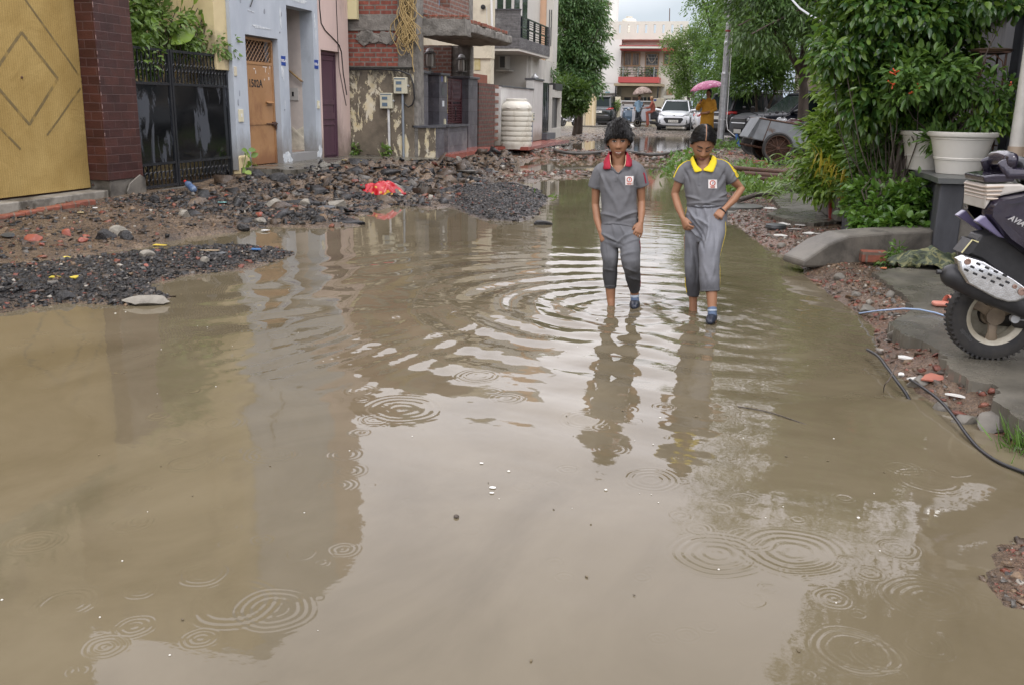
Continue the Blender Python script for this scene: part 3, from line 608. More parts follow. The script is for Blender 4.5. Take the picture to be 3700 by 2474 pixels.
mb=MB();mb.span((-6.55,18.0,3.1),(-6.3,19.2,5.2));mb.span((-6.55,19.95,3.1),(-6.3,21.4,5.2));mb.span((-6.55,19.2,3.02),(-6.3,19.95,3.35));mb.build('upper_wall',M['brick2'],br)
mb=MB();mb.span((-6.58,21.4,3.02),(-6.28,21.7,5.2));mb.build('corner_post',M['rawc'],br,bevel=.015)
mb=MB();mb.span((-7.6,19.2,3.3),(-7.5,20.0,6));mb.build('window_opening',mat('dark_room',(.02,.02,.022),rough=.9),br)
mb=MB();mb.tube([(-6.42,19.45,3.36),(-6.42,19.45,5)],.06,10);mb.build('prop',mat('blue_grey_steel_prop',(.14,.19,.26),rough=.4,metal=.4),br)
mb=MB();mb.span((-9.3,18.0,.3),(-9.2,21.6,2.7));mb.span((-9.2,21.5,.3),(-6.75,21.6,2.7));mb.build('porch_wall',M['brick2'],br)
mb=MB();n=40                             # cantilever slab with rough cast edge
for k,(x0_,y0_,x1_,y1_,z0_,z1_) in enumerate(((-6.62,18.02,-5.45,21.75,2.70,2.84),(-6.62,17.95,-5.35,18.35,2.66,2.98),(-5.65,18.3,-5.35,21.8,2.74,2.93))):mb.span((x0_,y0_,z0_),(x1_,y1_,z1_))
v,nn,f=union(mb,.035,1);v=v+nn*(.018*sines(v,14,9,3))[:,None];meshobj('canopy_slab',v,f,M['rawc'],br,smooth=50)
for k in range(9):mb=MB();mb.box((-5.46+.01*rnd.gauss(0,1),18.7+.33*k,2.96),(.2,.23,.08),rotz(rnd.uniform(-.3,.3)));mb.build('loose_brick',M['oldbrick'],br,bevel=.01)
for k in range(7):mb=MB();mb.box((-6.2+.12*k,18.15+.02*k,3.02),(.11,.22,.08),rotz(1.4+rnd.uniform(-.3,.3)));mb.build('loose_brick',M['oldbrick'],br,bevel=.01)
M['rope']=mat('straw_rope',(.42,.31,.14),(.32,.23,.10),25,rough=.9)
mb=MB()
for k in range(34):
 x=-6.32+.09*rnd.gauss(0,1)-.08;q=[];z=3.9+rnd.uniform(-.3,.4);e=rnd.uniform(2.25,3.0);a=rnd.uniform(0,6.28);w=rnd.uniform(.05,.17)
 for i in range(16):f=i/15;q.append((x+w*math.sin(a+f*9)*(.3+f),17.52+.05*math.cos(a*2+f*7),z+(e-z)*f+.05*math.sin(a+f*13)))
 mb.tube(q,.009,5)
for k in range(12):
 cc=Vn(-6.4+rnd.uniform(-.1,.12),17.5,rnd.uniform(2.4,3.0));mb.tube([cc+Vn(.11*math.cos(q)*rnd.uniform(.8,1),.02*math.sin(q*2),.17*math.sin(q)) for q in np.linspace(0,6.1,14)],.009,5)
mb.tube([(-6.28,17.52,2.6),(-6.29,17.53,2.1),(-6.26,17.53,1.95)],.01,5)
mb.build('rope_bundle',M['rope'],label='tangled bundle of straw coloured rope hanging on the raw concrete column',cat='rope')
# tiled gate pillars, gates, lanterns
M['tile']=brickmat('slate_grey_tile',(.115,.115,.13),(.085,.088,.105),(.05,.05,.055),bw=.42,rh=.30,ms=.005,rough=.45,bump=.3,c3=(.19,.18,.18),nsc=5)
def pillar(y0,y1,lab,x0=-6.75,x1=-6.28,zt=1.95,cap=.05):
 p=thing('gate_pillar',lab,'pillar',((x0+x1)/2,(y0+y1)/2,.3),group='slate tiled pillars of the maroon gates')
 mb=MB();mb.span((x0,y0,.25),(x1,y1,zt));mb.build('shaft',M['tile'],p)
 mb=MB();mb.span((x0-.04,y0-.05,zt),(x1+.05,y1+.05,zt+cap));mb.build('cap',M['slabtop'],p,bevel=.006);return p
M['slabtop']=mat('dark_slate_slab',(.05,.055,.065),(.10,.10,.11),9,rough=.35)
pillar(17.80,18.42,'slate tiled gate pillar next to the mouldy wall, left of the narrow gate');pillar(19.15,19.72,'slate tiled gate pillar carrying stickers between the narrow and wide maroon gates')
pillar(21.35,22.12,'slate tiled gate pillar right of the wide maroon gate by the brick stub')
M['maroonpaint']=mat('maroon_gate_paint',(.075,.022,.028),(.055,.018,.022),8,rough=.4)
def louvre(name,lab,y0,y1,x):
 g=thing(name,lab,'gate',(x,(y0+y1)/2,.5),group='maroon louvred gates')
 mb=MB();k=1 if y1-y0<1 else 2
 for i in range(k):
  a,b2=y0+(y1-y0)*i/k,y0+(y1-y0)*(i+1)/k-.01
  for yy in (a,b2-.04):mb.span((x-.02,yy,.45),(x+.02,yy+.04,1.92))
  for zz in (.45,1.42,1.88):mb.span((x-.018,a+.04,zz),(x+.018,b2-.04,zz+.04))
 mb.build('frame',M['maroonpaint'],g)
 mb=MB();z=.52
 while z<1.40:mb.box((x,(y0+y1)/2,z),(.04,y1-y0-.06,.028),roty(.5));z+=.055
 mb.build('louvres',M['maroonpaint'],g)
 mb=MB();n=int((y1-y0)/.09)
 for i in range(n+1):
  for s in (1,-1):
   yy=y0+.05+(y1-y0-.1)*i/n;q=[(yy+s*.16*k/8,1.47+.41*k/8) for k in range(9)];q=[c for c in q if y0+.03<c[0]<y1-.03]
   if len(q)>1:mb.tube([(x+.006*s,*q[0]),(x+.006*s,*q[-1])],.007,4)
 mb.build('lattice',M['maroonpaint'],g)
 mb=MB();mb.tube([(x+.03,y0+.62*(y1-y0),1.0),(x+.05,y0+.62*(y1-y0),1.05),(x+.05,y0+.62*(y1-y0),1.25),(x+.03,y0+.62*(y1-y0),1.3)],.011,6);mb.build('handle',M['blackgloss'],g)
 return g
louvre('louvred_gate','narrow maroon louvred gate between two slate pillars',18.45,19.13,-6.6);louvre('louvred_gate','wide maroon louvred gate with a yellow notice hung on it',19.75,21.33,-6.45)
yp=thing('notice_board','yellow and blue notice board hung on the wide maroon gate','notice',(-6.41,19.93,1.3));ya,yb=19.76,20.12
mb=MB();mb.span((-6.42,ya,1.17),(-6.405,yb,1.93));mb.build('yellow_panel',mat('yellow_print',(.75,.60,.05),(.7,.56,.05),6,rough=.4),yp)
mb=MB();mb.span((-6.42,ya,.93),(-6.405,yb,1.155));mb.build('blue_panel',mat('blue_print',(.03,.04,.30),rough=.4),yp)
M['ink']=mat('dark_ink',(.03,.03,.02),rough=.5)
mb=MB()
for zz,a,b2,h in ((1.87,.25,.85,.035),(1.48,.1,.9,.06),(1.40,.15,.85,.012),(1.35,.15,.8,.01),(1.30,.05,.85,.03),(1.25,.05,.65,.025),(1.20,.1,.8,.03)):
 q=a
 while q<b2:w=rnd.uniform(.06,.12);mb.span((-6.4045,ya+(yb-ya)*q,zz-h/2),(-6.4035,ya+(yb-ya)*min(b2,q+w),zz+h/2));q+=w+.025
mb.build('printing',M['ink'],yp)
mb=MB();mb.lathe([(.0,0),(.09,0)],(-6.4035,ya+.07,1.70),16,roty(math.pi/2));mb.add([(-6.403,ya+.05,1.66),(-6.403,ya+.10,1.69),(-6.403,ya+.07,1.75)],[(0,1,2)],1);mb.build('printed_badge',[M['white'],M['ink']],yp)
mb=MB()
for k,(zz,a,b2) in enumerate(((1.115,.05,.9),(1.06,.05,.85),(1.01,.05,.7),(.96,.05,.6))):mb.span((-6.4045,ya+(yb-ya)*a,zz-.015),(-6.4035,ya+(yb-ya)*b2,zz+.015))
mb.build('white_printing',M['white'],yp)
mb=MB();xx=-6.277
for yy,zz,w,h,mm in ((19.33,1.88,.08,.11,0),(19.52,1.88,.09,.13,1),(19.42,1.62,.2,.16,2),(19.42,1.37,.13,.12,3),(19.50,.98,.09,.14,1)):mb.span((xx-.004,yy-w/2,zz-h/2),(xx+(.02 if mm==1 else .002),yy+w/2,zz+h/2),mm)
mb.build('stickers',[mat('blue_sticker',(.12,.14,.36),rough=.4),mat('ivory_sticker',(.62,.58,.4),rough=.4),mat('grey_sticker',(.09,.1,.1),rough=.4),mat('white_sticker',(.7,.74,.76),rough=.4)],label='small stickers and switches on the middle slate pillar',cat='stickers')
mb=MB();mb.span((-6.3,17.62,.2),(-5.86,18.15,.90));o=mb.build('plinth',M['stain'],label='low mossy plinth wall with dark slab top in front of the left slate pillar',cat='plinth')
mb=MB();mb.span((-6.33,17.58,.90),(-5.82,18.19,.94));mb.build('slab_top',M['slabtop'],o);mb=MB();mb.span((-5.86,17.63,.2),(-5.845,18.14,.89));mb.build('tile_facing',M['tile'],o)
mb=MB();mb.span((-6.3,18.72,.2),(-5.95,20.12,.90));o=mb.build('plinth',M['tile'],label='low slate tiled plinth wall in front of the wide maroon gate',cat='plinth');mb=MB();mb.span((-6.33,18.66,.90),(-5.9,20.16,.94));mb.build('slab_top',M['slabtop'],o)
M['redfloor']=mat('red_oxide_floor',(.33,.10,.075),(.25,.08,.06),4,rough=.25)
mb=MB();mb.span((-7.4,18.1,.25),(-5.7,21.9,.37));mb.build('porch_floor',M['redfloor'],br)
mb=MB();mb.span((-6.9,24.4,.2),(-5.5,30.5,.285));mb.build('forecourt',M['redfloor'],kind='structure')
def lantern(c,lab):
 p=thing('lantern',lab,'lantern',c,group='lanterns on the gate pillars');x,yy,z=c
 mb=MB();mb.lathe([(.07,0),(.07,.02),(.03,.04),(.03,.1)],c,10);mb.build('base',M['lantern'],p,smooth=40)
 mb=MB();mb.lathe([(.13,.10),(.13,.125),(.11,.13),(.11,.105)],c,6);mb.lathe([(.13,.38),(.13,.40),(.08,.43),(.0,.43)],c,6)
 for k in range(6):a=k*math.pi/3;mb.tube([(x+.115*math.cos(a),yy+.115*math.sin(a),z+.12),(x+.115*math.cos(a),yy+.115*math.sin(a),z+.39)],.009,5)
 mb.build('cage',M['lantern'],p)
 mb=MB();mb.lathe([(.07,.13),(.08,.2),(.08,.3),(.07,.37)],c,12);mb.build('glass_shade',mat('frosted_lamp_glass',(.38,.36,.32),rough=.3),p,smooth=40)
 mb=MB();mb.lathe([(.085,.43),(.07,.475),(.03,.50),(0,.505)],c,12);mb.build('dome_cap',mat('bright_lamp_cap',(.75,.75,.76),rough=.3),p,smooth=50)
M['lantern']=mat('weathered_lantern_metal',(.16,.15,.13),(.09,.085,.08),14,rough=.6)
lantern((-6.42,18.05,2.02),'hexagonal lantern on the slate pillar nearest the mouldy wall');lantern((-6.5,19.2,2.0),'hexagonal lantern on the middle slate pillar');lantern((-6.5,21.5,2.0),'hexagonal lantern on the far slate pillar beside the brick stub')
# move first lantern left onto the stained wall end as in the photograph
M['stub']=brickmat('rough_brown_brick',(.16,.06,.045),(.12,.05,.04),(.11,.085,.07),bw=.24,rh=.10,ms=.022,rough=.9,bump=1.2,nsc=10)
st=thing('brick_wall_stub','rough brown brick wall stub with toothed end next to the white water tank','wall',(-6.4,23.3,.4))
mb=MB();mb.span((-6.6,22.2,.3),(-6.27,23.75,1.88));mb.build('masonry',M['stub'],st)
mb=MB();z=.45;k=0
while z<1.85:
 if k % 2==0:mb.span((-6.58,23.75,z),(-6.28,24.18,z+.085))
 z+=.095;k+=1
mb.build('toothed_bricks',M['oldbrick'],st,bevel=.008)
mb=MB();mb.span((-6.7,22.25,.4),(-6.62,24.25,2.12));mb.build('backing_wall',mat('brick_red_plaster',(.22,.075,.045),(.18,.065,.04),4,rough=.8),st)
# white water tank
wt=thing('water_tank','dirty white ribbed plastic water tank standing by the brick stub','water tank',(-5.93,24.75,.22))
M['tank']=mat('dirty_white_plastic',(.66,.64,.57),(.60,.57,.49),3,rough=.45,c3=(.34,.29,.20),sc3=2.2,t3=(.56,.70),mp=(1,1,.4))
R0=.40;pr=[(.0,0),(R0,0),(R0+.01,.05)]
z=.10
for k in range(7):pr+=[(R0+.03,z),(R0+.035,z+.05),(R0+.03,z+.09),(R0-.0,z+.10),(R0,z+.125)];z+=.13
pr+=[(R0+.02,z+.02),(R0+.02,z+.10),(R0-.05,z+.19),(R0-.11,z+.24),(.26,z+.27)]
mb=MB();mb.lathe(pr,(-5.93,24.75,.22),40);mb.build('body',M['tank'],wt,smooth=50)
mb=MB();mb.lathe([(.27,0),(.29,0),(.29,.05),(.26,.06),(.0,.06)],(-5.93,24.75,.22+z+.25),32);mb.build('lid',M['tank'],wt,smooth=40)
mb=MB()
for a in (-2.6,-1.9,-1.2,-.5):
 d=Vn(math.cos(a),math.sin(a),0);mb.loft([Vn(-5.93,24.75,.22+z+.22)+d*.29,Vn(-5.93,24.75,.22+z+.06)+d*.41],[(.05,.02),(.07,.025)],side=(-d[1],d[0],0),n=8)
mb.build('shoulder_ribs',M['tank'],wt,smooth=50)
# cream and grey houses, compound wall
M['offwhite']=mat('offwhite_plaster',(.60,.58,.53),(.55,.53,.49),2,rough=.8,c3=(.45,.43,.39),sc3=1.0,t3=(.55,.75),mp=(1,1,.4))
hA=thing('house','narrow cream house behind the brick house, with peeling notice on its front','house',(-8,23.5,.3))
mb=MB();mb.span((-10,24.35,.3),(-6.56,24.7,2.55));mb.span((-9.9,24.3,2.55),(-6.54,24.68,6.5));wA=mb.build('wall',mat('pale_cream_plaster',(.60,.55,.42),(.55,.50,.39),2,rough=.8,c3=(.42,.38,.28),sc3=1.4),hA)
for p_ in (6.42,6.3):pass
mb=MB();a=gy(*c3p(1265,520),24.33);b2=gy(*c3p(1320,665),24.33);mb.span((a[0],24.335,b2[2]),(b2[0],24.345,a[2]));mb.build('peeling_notice',mat('faded_yellow_paper',(.42,.34,.14),(.5,.44,.25),8,rough=.8),hA)
mb=MB();a=gy(*c3p(1350,70),24.27);mb.lathe([(.0,0),(.06,0),(.06,.05),(.0,.06)],a,12,rotx(math.pi/2));mb.build('wall_lamp',M['black'],hA)
mb=MB();a=gy(*c3p(1380,70),24.28);mb.tube([a,a+Vn(.02,0,-.4),a+Vn(.09,0,-.8)],.008,5);mb.tube([gy(*c3p(1425,0),24.24),gy(*c3p(1432,290),24.24)],.03,8);mb.build('pipe',mat('white_pipe',(.66,.66,.64),rough=.4),hA)
M['slatstone']=brickmat('split_grey_stone',(.20,.20,.205),(.12,.12,.125),(.06,.06,.062),bw=.30,rh=.036,ms=.003,rough=.7,bump=.9,c3=(.27,.27,.275),nsc=14)
hB=thing('house','white house with grey split stone balcony and railing','house',(-8,27.5,.3))
mb=MB();mb.span((-12,29.0,.3),(-6.64,32.9,2.86));mb.span((-12,26.6,2.86),(-7.1,32.9,7.5));mb.span((-6.64,29.2,.3),(-6.56,29.5,2.86));mb.span((-12,26.6,.3),(-8.3,29.0,2.86));mb.build('wall',M['offwhite'],hB)
bx0,bx1,by0,by1=-7.2,-6.3,26.5,30.85
mb=MB();mb.span((bx0,by0,2.93),(bx1,by0+.12,3.97));mb.span((bx1-.12,by0+.12,2.93),(bx1,by1,3.24));mb.span((bx1-.14,by1-.12,3.24),(bx1,by1,3.85));bal=mb.build('balcony',M['slatstone'],hB)
mb=MB();mb.span((bx0,by0+.01,2.865),(bx1-.01,by1,2.93));mb.build('balcony_soffit',M['offwhite'],bal)
mb=MB();mb.span((bx0,by0-.02,3.97),(bx1+.02,by0+.14,4.0));mb.build('balcony_cap',M['slabtop'],bal)
mb=MB()
for k in range(5):yy=by0+.5+.86*k;mb.span((bx1-.09,yy-.035,3.24),(bx1-.03,yy+.035,3.83))
for zz in (3.29,3.36,3.43,3.62,3.68,3.74):mb.span((bx1-.07,by0+.12,zz),(bx1-.05,by1-.12,zz+.018))
for zz in (3.51,3.80):mb.span((bx1-.085,by0+.12,zz),(bx1-.035,by1-.12,zz+.045))
mb.build('railing',M['blackgloss'],bal)
mb=MB()
for a,b2 in ((-6.945,-6.945),):
 for k,yy in enumerate((27.0,28.0,29.1,30.2)):mb.span((-7.11,yy,3.0),(-7.08,yy+.65,5.2))
mb.span((-7.9,26.58,3.3),(-7.6,26.61,5.4));mb.span((-7.4,26.58,3.3),(-7.2,26.61,5.4));mb.build('window',M['glass'],hB)
ac=thing('air_conditioner','window air conditioner on a bracket under the grey stone balcony','air conditioner',(-7.2,28.8,2.3))
a=gy(*c3p(1495,525),28.55);b2=gy(*c3p(1570,655),28.55)
mb=MB();mb.span((a[0],28.55,b2[2]),(b2[0],29.0,a[2]));mb.build('case',mat('white_ac_case',(.6,.6,.58),rough=.5),ac,bevel=.015)
mb=MB();mb.span((a[0]+.04,28.535,b2[2]+.04),(b2[0]-.06,28.55,a[2]-.03));mb.build('grille',mat('dark_grey_grille',(.08,.08,.085),rough=.6),ac)
mb=MB();mb.span((a[0]-.08,28.45,b2[2]-.06),(b2[0]+.1,29.0,b2[2]-.02));mb.build('bracket',M['offwhite'],ac)
# white compound wall with black gate
cp=thing('compound_wall','white plastered compound wall with dark coping behind the water tank','wall',(-6.4,27,.3))
mb=MB();mb.span((-6.5,24.4,.3),(-6.28,28.4,1.84));mb.span((-6.52,28.4,.3),(-6.26,29.72,2.13));mb.build('masonry',mat('white_rendered_wall',(.58,.57,.55),(.52,.51,.49),1.6,rough=.8,c3=(.44,.42,.40),sc3=1.1,t3=(.55,.8),base=(.12,.5,(.22,.19,.15),3)),cp,bevel=.008)
mb=MB();mb.span((-6.53,24.4,1.84),(-6.25,28.39,1.87));mb.span((-6.56,28.38,2.13),(-6.22,29.75,2.18));mb.build('coping',M['slabtop'],cp)
mb=MB();mb.lathe([(.0,0),(.12,0),(.12,.05),(.05,.10),(.04,.16),(.0,.17)],(-6.4,29.1,2.18),12);mb.build('pot_finial',M['steel'],label='small grey lamp base on the white gate pillar',cat='lamp',smooth=50)
bg2=thing('metal_gate','tall black gate leaf between the white compound wall and white end pillar','gate',(-6.35,30.4,.5));mb=MB();mb.span((-6.4,29.78,.52),(-6.34,31.1,2.1));mb.build('panel',M['wetblack'],bg2)
mb=MB()
for k in range(5):mb.span((-6.34,29.82+.3*k,.55),(-6.325,29.85+.3*k,2.08))
mb.build('ribs',M['blackgloss'],bg2);mb=MB();mb.span((-6.5,29.75,.3),(-6.1,31.2,.5));mb.build('step',M['slabtop'],bg2)
ep=thing('gate_pillar','broad white end pillar with grey stone panel and dark cap','pillar',(-6.4,32.2,.3))
mb=MB();mb.span((-6.6,31.2,.3),(-6.28,31.4,2.05));mb.span((-6.6,32.9,.3),(-6.28,33.05,2.05));mb.span((-6.6,31.4,1.65),(-6.28,32.9,1.9));mb.span((-6.6,31.4,.3),(-6.28,32.9,.62));mb.build('masonry',M['offwhite'],ep)
mb=MB();mb.span((-6.5,31.4,.62),(-6.36,32.2,1.65));mb.build('stone_panel',mat('speckled_stone',(.22,.21,.2),(.12,.12,.115),30,rough=.6),ep);mb=MB();mb.span((-6.5,32.2,.62),(-6.40,32.9,1.65));mb.span((-6.6,31.8,1.9),(-6.26,33.06,2.12));mb.build('dark_panel',M['blackplastic'],ep)
a=gx(*c3p(1815,1110),-6.2);p=meterbox(0,0,0,0,'grey meter box with bent pipe on the white compound wall beside the water tank',.26,.26,'grey',-.75)
p.location=(-6.27,a[1],a[2]);p.rotation_euler=(0,0,math.pi/2)
# peach house and tall white pilaster
hC=thing('house','peach coloured house with tall white slotted end wall','house',(-9,35,.3))
mb=MB();mb.span((-12,33.0,.3),(-6.88,33.9,9));mb.build('wall',mat('peach_plaster',(.68,.44,.29),(.62,.41,.28),2,rough=.8),hC)
mb=MB();mb.span((-6.88,32.95,.3),(-6.62,33.7,9));mb.build('white_end_wall',M['offwhite'],hC)
mb=MB()
for k in range(2):mb.span((-6.78+.07*k,32.93,3.4),(-6.755+.07*k,32.95,4.6))
mb.build('slot_window',M['glass'],hC)
mb=MB();a=gy(*c3p(1790,155),32.93);b2=gy(*c3p(1868,330),32.93);mb.span((a[0],32.93,b2[2]),(b2[0],32.99,a[2]));mb.build('window',mat('dark_red_window',(.03,.012,.012),rough=.3),hC)
# ---------------------------------------------------------------- vehicles (local axes: +x forward, +y left, +z up)
M['tyre']=mat('tyre_rubber',(.016,.016,.017),(.035,.032,.028),12,rough=.75,bump=.2)
M['alloy']=mat('grey_alloy',(.38,.38,.39),(.26,.25,.24),10,rough=.35,metal=.7)
M['lampglass']=mat('headlamp_lens',(.45,.47,.48),(.2,.2,.21),30,rough=.08,spec=.8)
M['redlamp']=mat('red_lamp_lens',(.35,.02,.02),rough=.12)
M['numplate']=mat('white_number_plate',(.66,.65,.60),rough=.4)
def paint(name,c,coat=.7):return mat(name,c,tuple(q*.85 for q in c),3,rough=.22 if coat>.5 else .4,coat=coat,spec=.5 if coat>.5 else .25)
def wheel(p,x,y,r,w,side):
 mb=MB();R=rotx(math.pi/2)
 mb.lathe([(r*.62,-w/2),(r*.93,-w/2),(r,-w*.32),(r,w*.32),(r*.93,w/2),(r*.62,w/2)],(x,y,r),24,R);t=mb.build('wheel',M['tyre'],p,local=True,smooth=40)
 mb=MB();yy=y-side*w*.02
 mb.lathe([(r*.64,-w*.35),(r*.64,w*.35)],(x,y,r),20,R);mb.lathe([(.0,-w*.3),(r*.63,-w*.3),(r*.63,w*.3),(0,w*.3)],(x,y,r),20,R,1)
 for k in range(5):
  a=k*2*math.pi/5+.3;d=Vn(math.cos(a),0,math.sin(a));mb.loft([Vn(x,y+side*w*.36,r)+d*r*.1,Vn(x,y+side*w*.40,r)+d*r*.6],[(.035,.02),(.025,.015)],side=(-d[2],0,d[0]),n=6)
 mb.lathe([(0,-w*.42),(r*.16,-w*.42),(r*.16,w*.42),(0,w*.42)],(x,y,r),10,R);mb.build('rim',[M['alloy'],M['black']],t,local=True,smooth=30);return t
def ringbody(mb,st,n=20,p=4.0,m=0):
 vs=[]
 for x,z0,z1,w in st:
  for j in range(n):
   a=2*math.pi*(j+.5)/n;c,s=math.cos(a),math.sin(a)
   vs.append((x,w*math.copysign(abs(c)**(2/p),c),(z0+z1)/2+(z1-z0)/2*math.copysign(abs(s)**(2/p),s)))
 k=len(st);fs=[(i*n+j,(i+1)*n+j,(i+1)*n+(j+1) % n,i*n+(j+1) % n) for i in range(k-1) for j in range(n)]
 fs+=[tuple(range(n)),tuple((k-1)*n+j for j in range(n))[::-1]];mb.add(vs,fs,m)
def car(name,label,loc,heading,paint_m,kind='hatch',plate='',plate_at=None,group=None):
 p=thing(name,label,'car',loc,heading,group)
 if kind=='hatch':L,Wd,r,belt,roof,cab=1.86,.84,.29,.93,1.50,(1.02,.22,-1.25,-1.74);hood=[(1.86,.30,.66,.60),(1.80,.22,.74,.72),(1.55,.2,.84,.80),(1.02,.2,.96,.83)]
 else:L,Wd,r,belt,roof,cab=2.25,.92,.36,1.08,1.72,(1.02,.30,-1.85,-2.15);hood=[(2.25,.36,.86,.66),(2.19,.28,.98,.80),(1.9,.26,1.06,.88),(1.02,.26,1.12,.91)]
 st=hood+[(.2,hood[3][1],belt+.03,Wd),(-.8,hood[3][1],belt+.05,Wd),(-L+.35,hood[3][1],belt+.05,Wd*.98),(-L+.08,hood[1][1],belt,Wd*.93),(-L,hood[0][1]+.04,belt-.14,Wd*.84)]
 mb=MB();ringbody(mb,st);mb.build('body',paint_m,p,local=True,smooth=45)
 a,b,c,d=cab;wb,wt,wt2=Wd*.90,Wd*.70,Wd*.72;q=[(a,wb),(b,wt),(c,wt2),(d,wb*.93)]
 ring=lambda s:[Vn(a,s*wb,belt-.02),Vn(b,s*wt,roof-.05),Vn(c,s*wt2,roof-.07),Vn(d,s*wb*.94,belt-.02)]
 Lf,Rt=ring(1),ring(-1)
 mb=MB();mb.add(Lf+Rt,[(0,1,2,3),(7,6,5,4),(0,4,5,1),(2,6,7,3),(0,3,7,4),(1,5,6,2)]);mb.build('cabin_pillars',paint_m,p,local=True)
 mb=MB()
 for i,(x,w) in enumerate([(b+.12,wt*.8),(b,wt),(-.2,wt*1.03),(c,wt2),(c-.14,wt2*.82)]):pass
 ringbody(mb,[(b+.10,roof-.085,roof-.045,wt*.86),(b-.05,roof-.09,roof-.01,wt*1.02),(-.4,roof-.09,roof+.015,wt*1.05),(c+.05,roof-.09,roof-.01,wt2*1.02),(c-.12,roof-.10,roof-.06,wt2*.86)],16,3.0);mb.build('roof',paint_m,p,local=True,smooth=45)
 def pane(nm,P,inset=.86,off=.012):
  P=[Vn(x) for x in P];cc=sum(P)/4;nn=nrm(np.cross(P[1]-P[0],P[2]-P[0]));nn=nn if nn@(cc-Vn(0,0,1.0))>0 else -nn
  Q=[cc+(x-cc)*inset+nn*off for x in P];B=[x-nn*.02 for x in Q]
  mb=MB();mb.add(Q+B,[(0,1,2,3),(7,6,5,4),(0,4,5,1),(1,5,6,2),(2,6,7,3),(3,7,4,0)]);mb.build(nm,M['carglass'],p,local=True)
 pane('windshield',[Lf[0],Rt[0],Rt[1],Lf[1]],.92);pane('rear_window',[Lf[3],Rt[3],Rt[2],Lf[2]],.84)
 for s,Q in ((1,Lf),(-1,Rt)):
  m0=Q[0]+(Q[3]-Q[0])*.47;m1=Q[1]+(Q[2]-Q[1])*.36
  pane('side_window',[Q[0],m0,m1,Q[1]],.84);pane('side_window',[m0,Q[3],Q[2],m1],.84)
 wx=L*.66
 for x in (wx,-wx):
  for s in (1,-1):wheel(p,x,s*(Wd-.09),r,.2,s)
 mb=MB()
 for x in (wx,-wx):
  for s in (1,-1):mb.lathe([(r*1.16,-.1),(r*1.16,.1),(r*1.02,.1),(r*1.02,-.1)],(x,s*(Wd-.085),r+.02),20,rotx(math.pi/2))
 mb.span((-L+.1,-Wd*.9,.16),(L-.06,Wd*.9,.27));mb.build('underside_trim',M['blackplastic'],p,local=True)
 f=L
 if kind=='hatch':
  mb=MB();mb.prism([(-.46,.13),(.46,.13),(.50,.04),(.36,-.15),(-.36,-.15),(-.50,.04)],(f-.06,0,.47),(0,1,0),(0,0,1),(.075,0,0));mb.build('grille',M['blackplastic'],p,local=True,bevel=.02)
  mb=MB()
  for s in (1,-1):mb.prism([(s*.56,.08),(s*.70,.06),(s*.71,-.09),(s*.55,-.12)],(f-.16,0,.43),(0,1,0),(0,0,1),(.13,0,0))
  mb.prism([(-.5,.0),(.5,0),(.5,-.03),(-.5,-.03)],(f-.05,0,.70),(0,1,0),(0,0,1),(.035,0,0));mb.build('air_intake',M['black'],p,local=True)
  for s in (1,-1):
   mb=MB();mb.loft([Vn(f-.05,s*.50,.69),Vn(f-.14,s*.63,.74),Vn(f-.30,s*.74,.80)],[(.045,.035),(.06,.055),(.05,.04)],side=(0,0,1),n=10);mb.build('headlight',M['lampglass'],p,local=True,smooth=50)
  mb=MB();mb.lathe([(.055,0),(.07,.006),(.055,.012),(.05,.006),(.055,0)],(f-.02,0,.70),20,roty(math.pi/2)@rotz(0));mb.tube([(f-.005,-.03,.67),(f-.002,-.01,.70),(f-.005,.02,.73)],.008,5);mb.build('emblem',M['chrome'],p,local=True)
  px,pz=f+.02,.43
 else:
  mb=MB();mb.prism([(-.5,.16),(.5,.16),(.44,-.16),(-.44,-.16)],(f-.05,0,.74),(0,1,0),(0,0,1),(.06,0,0));mb.build('grille',M['blackplastic'],p,local=True,bevel=.02)
  for s in (1,-1):
   mb=MB();mb.loft([Vn(f-.04,s*.58,.84),Vn(f-.16,s*.72,.87),Vn(f-.34,s*.84,.90)],[(.07,.05),(.085,.06),(.06,.04)],side=(0,0,1),n=10);mb.build('headlight',M['lampglass'],p,local=True,smooth=50)
  mb=MB();mb.span((-f-.012,-.6,.98),(-f+.3,.6,1.01));mb.span((f-.02,-.5,.74),(f+.02,.5,.765));mb.build('chrome_strip',M['chrome'],p,local=True)
  px,pz=f+.03,.50
  mb=MB();
  for s in (1,-1):mb.tube([(.7,s*.60,roof+.03),(-1.6,s*.62,roof+.03)],.02,6)
  mb.build('roof_rails',M['alloy'],p,local=True,smooth=50)
 for s in (1,-1):
  mb=MB();mb.loft([Vn(-L+.02,s*Wd*.58,belt-.13),Vn(-L+.06,s*Wd*.80,belt-.12),Vn(-L+.28,s*Wd*.93,belt-.09)],[(.05,.04),(.075,.05),(.05,.03)],side=(0,0,1),n=8);mb.build('tail_light',M['redlamp'],p,local=True,smooth=50)
  mb=MB();mb.loft([Vn(a-.20,s*(Wd*.93),belt+.04),Vn(a-.22,s*(Wd+.16),belt+.07)],[(.06,.05),(.075,.06)],side=(1,0,0),n=10);mb.build('wing_mirror',paint_m if kind=='hatch' else M['blackplastic'],p,local=True,smooth=60)
  mb=MB()
  for x in (-.05,-.95):mb.span((x-.1,s*(Wd*1.005)-.012,belt-.14),(x+.1,s*(Wd*1.005)+.012,belt-.115))
  mb.build('door_handle',M['blackplastic'],p,local=True)
 e=-1 if plate_at=='rear' else 1
 if plate_at=='rear':px,pz=-L-.01,belt-.28
 mb=MB();mb.span((px-.006,-.25,pz-.06),(px+.006,.25,pz+.06));o=mb.build('number_plate',M['numplate'],p,local=True)
 if plate:text(plate,.066,M['ink'],o,frame((px+e*.007,0,pz),(0,e,0),(0,0,1)),'plate_lettering',.001,bold=.002)
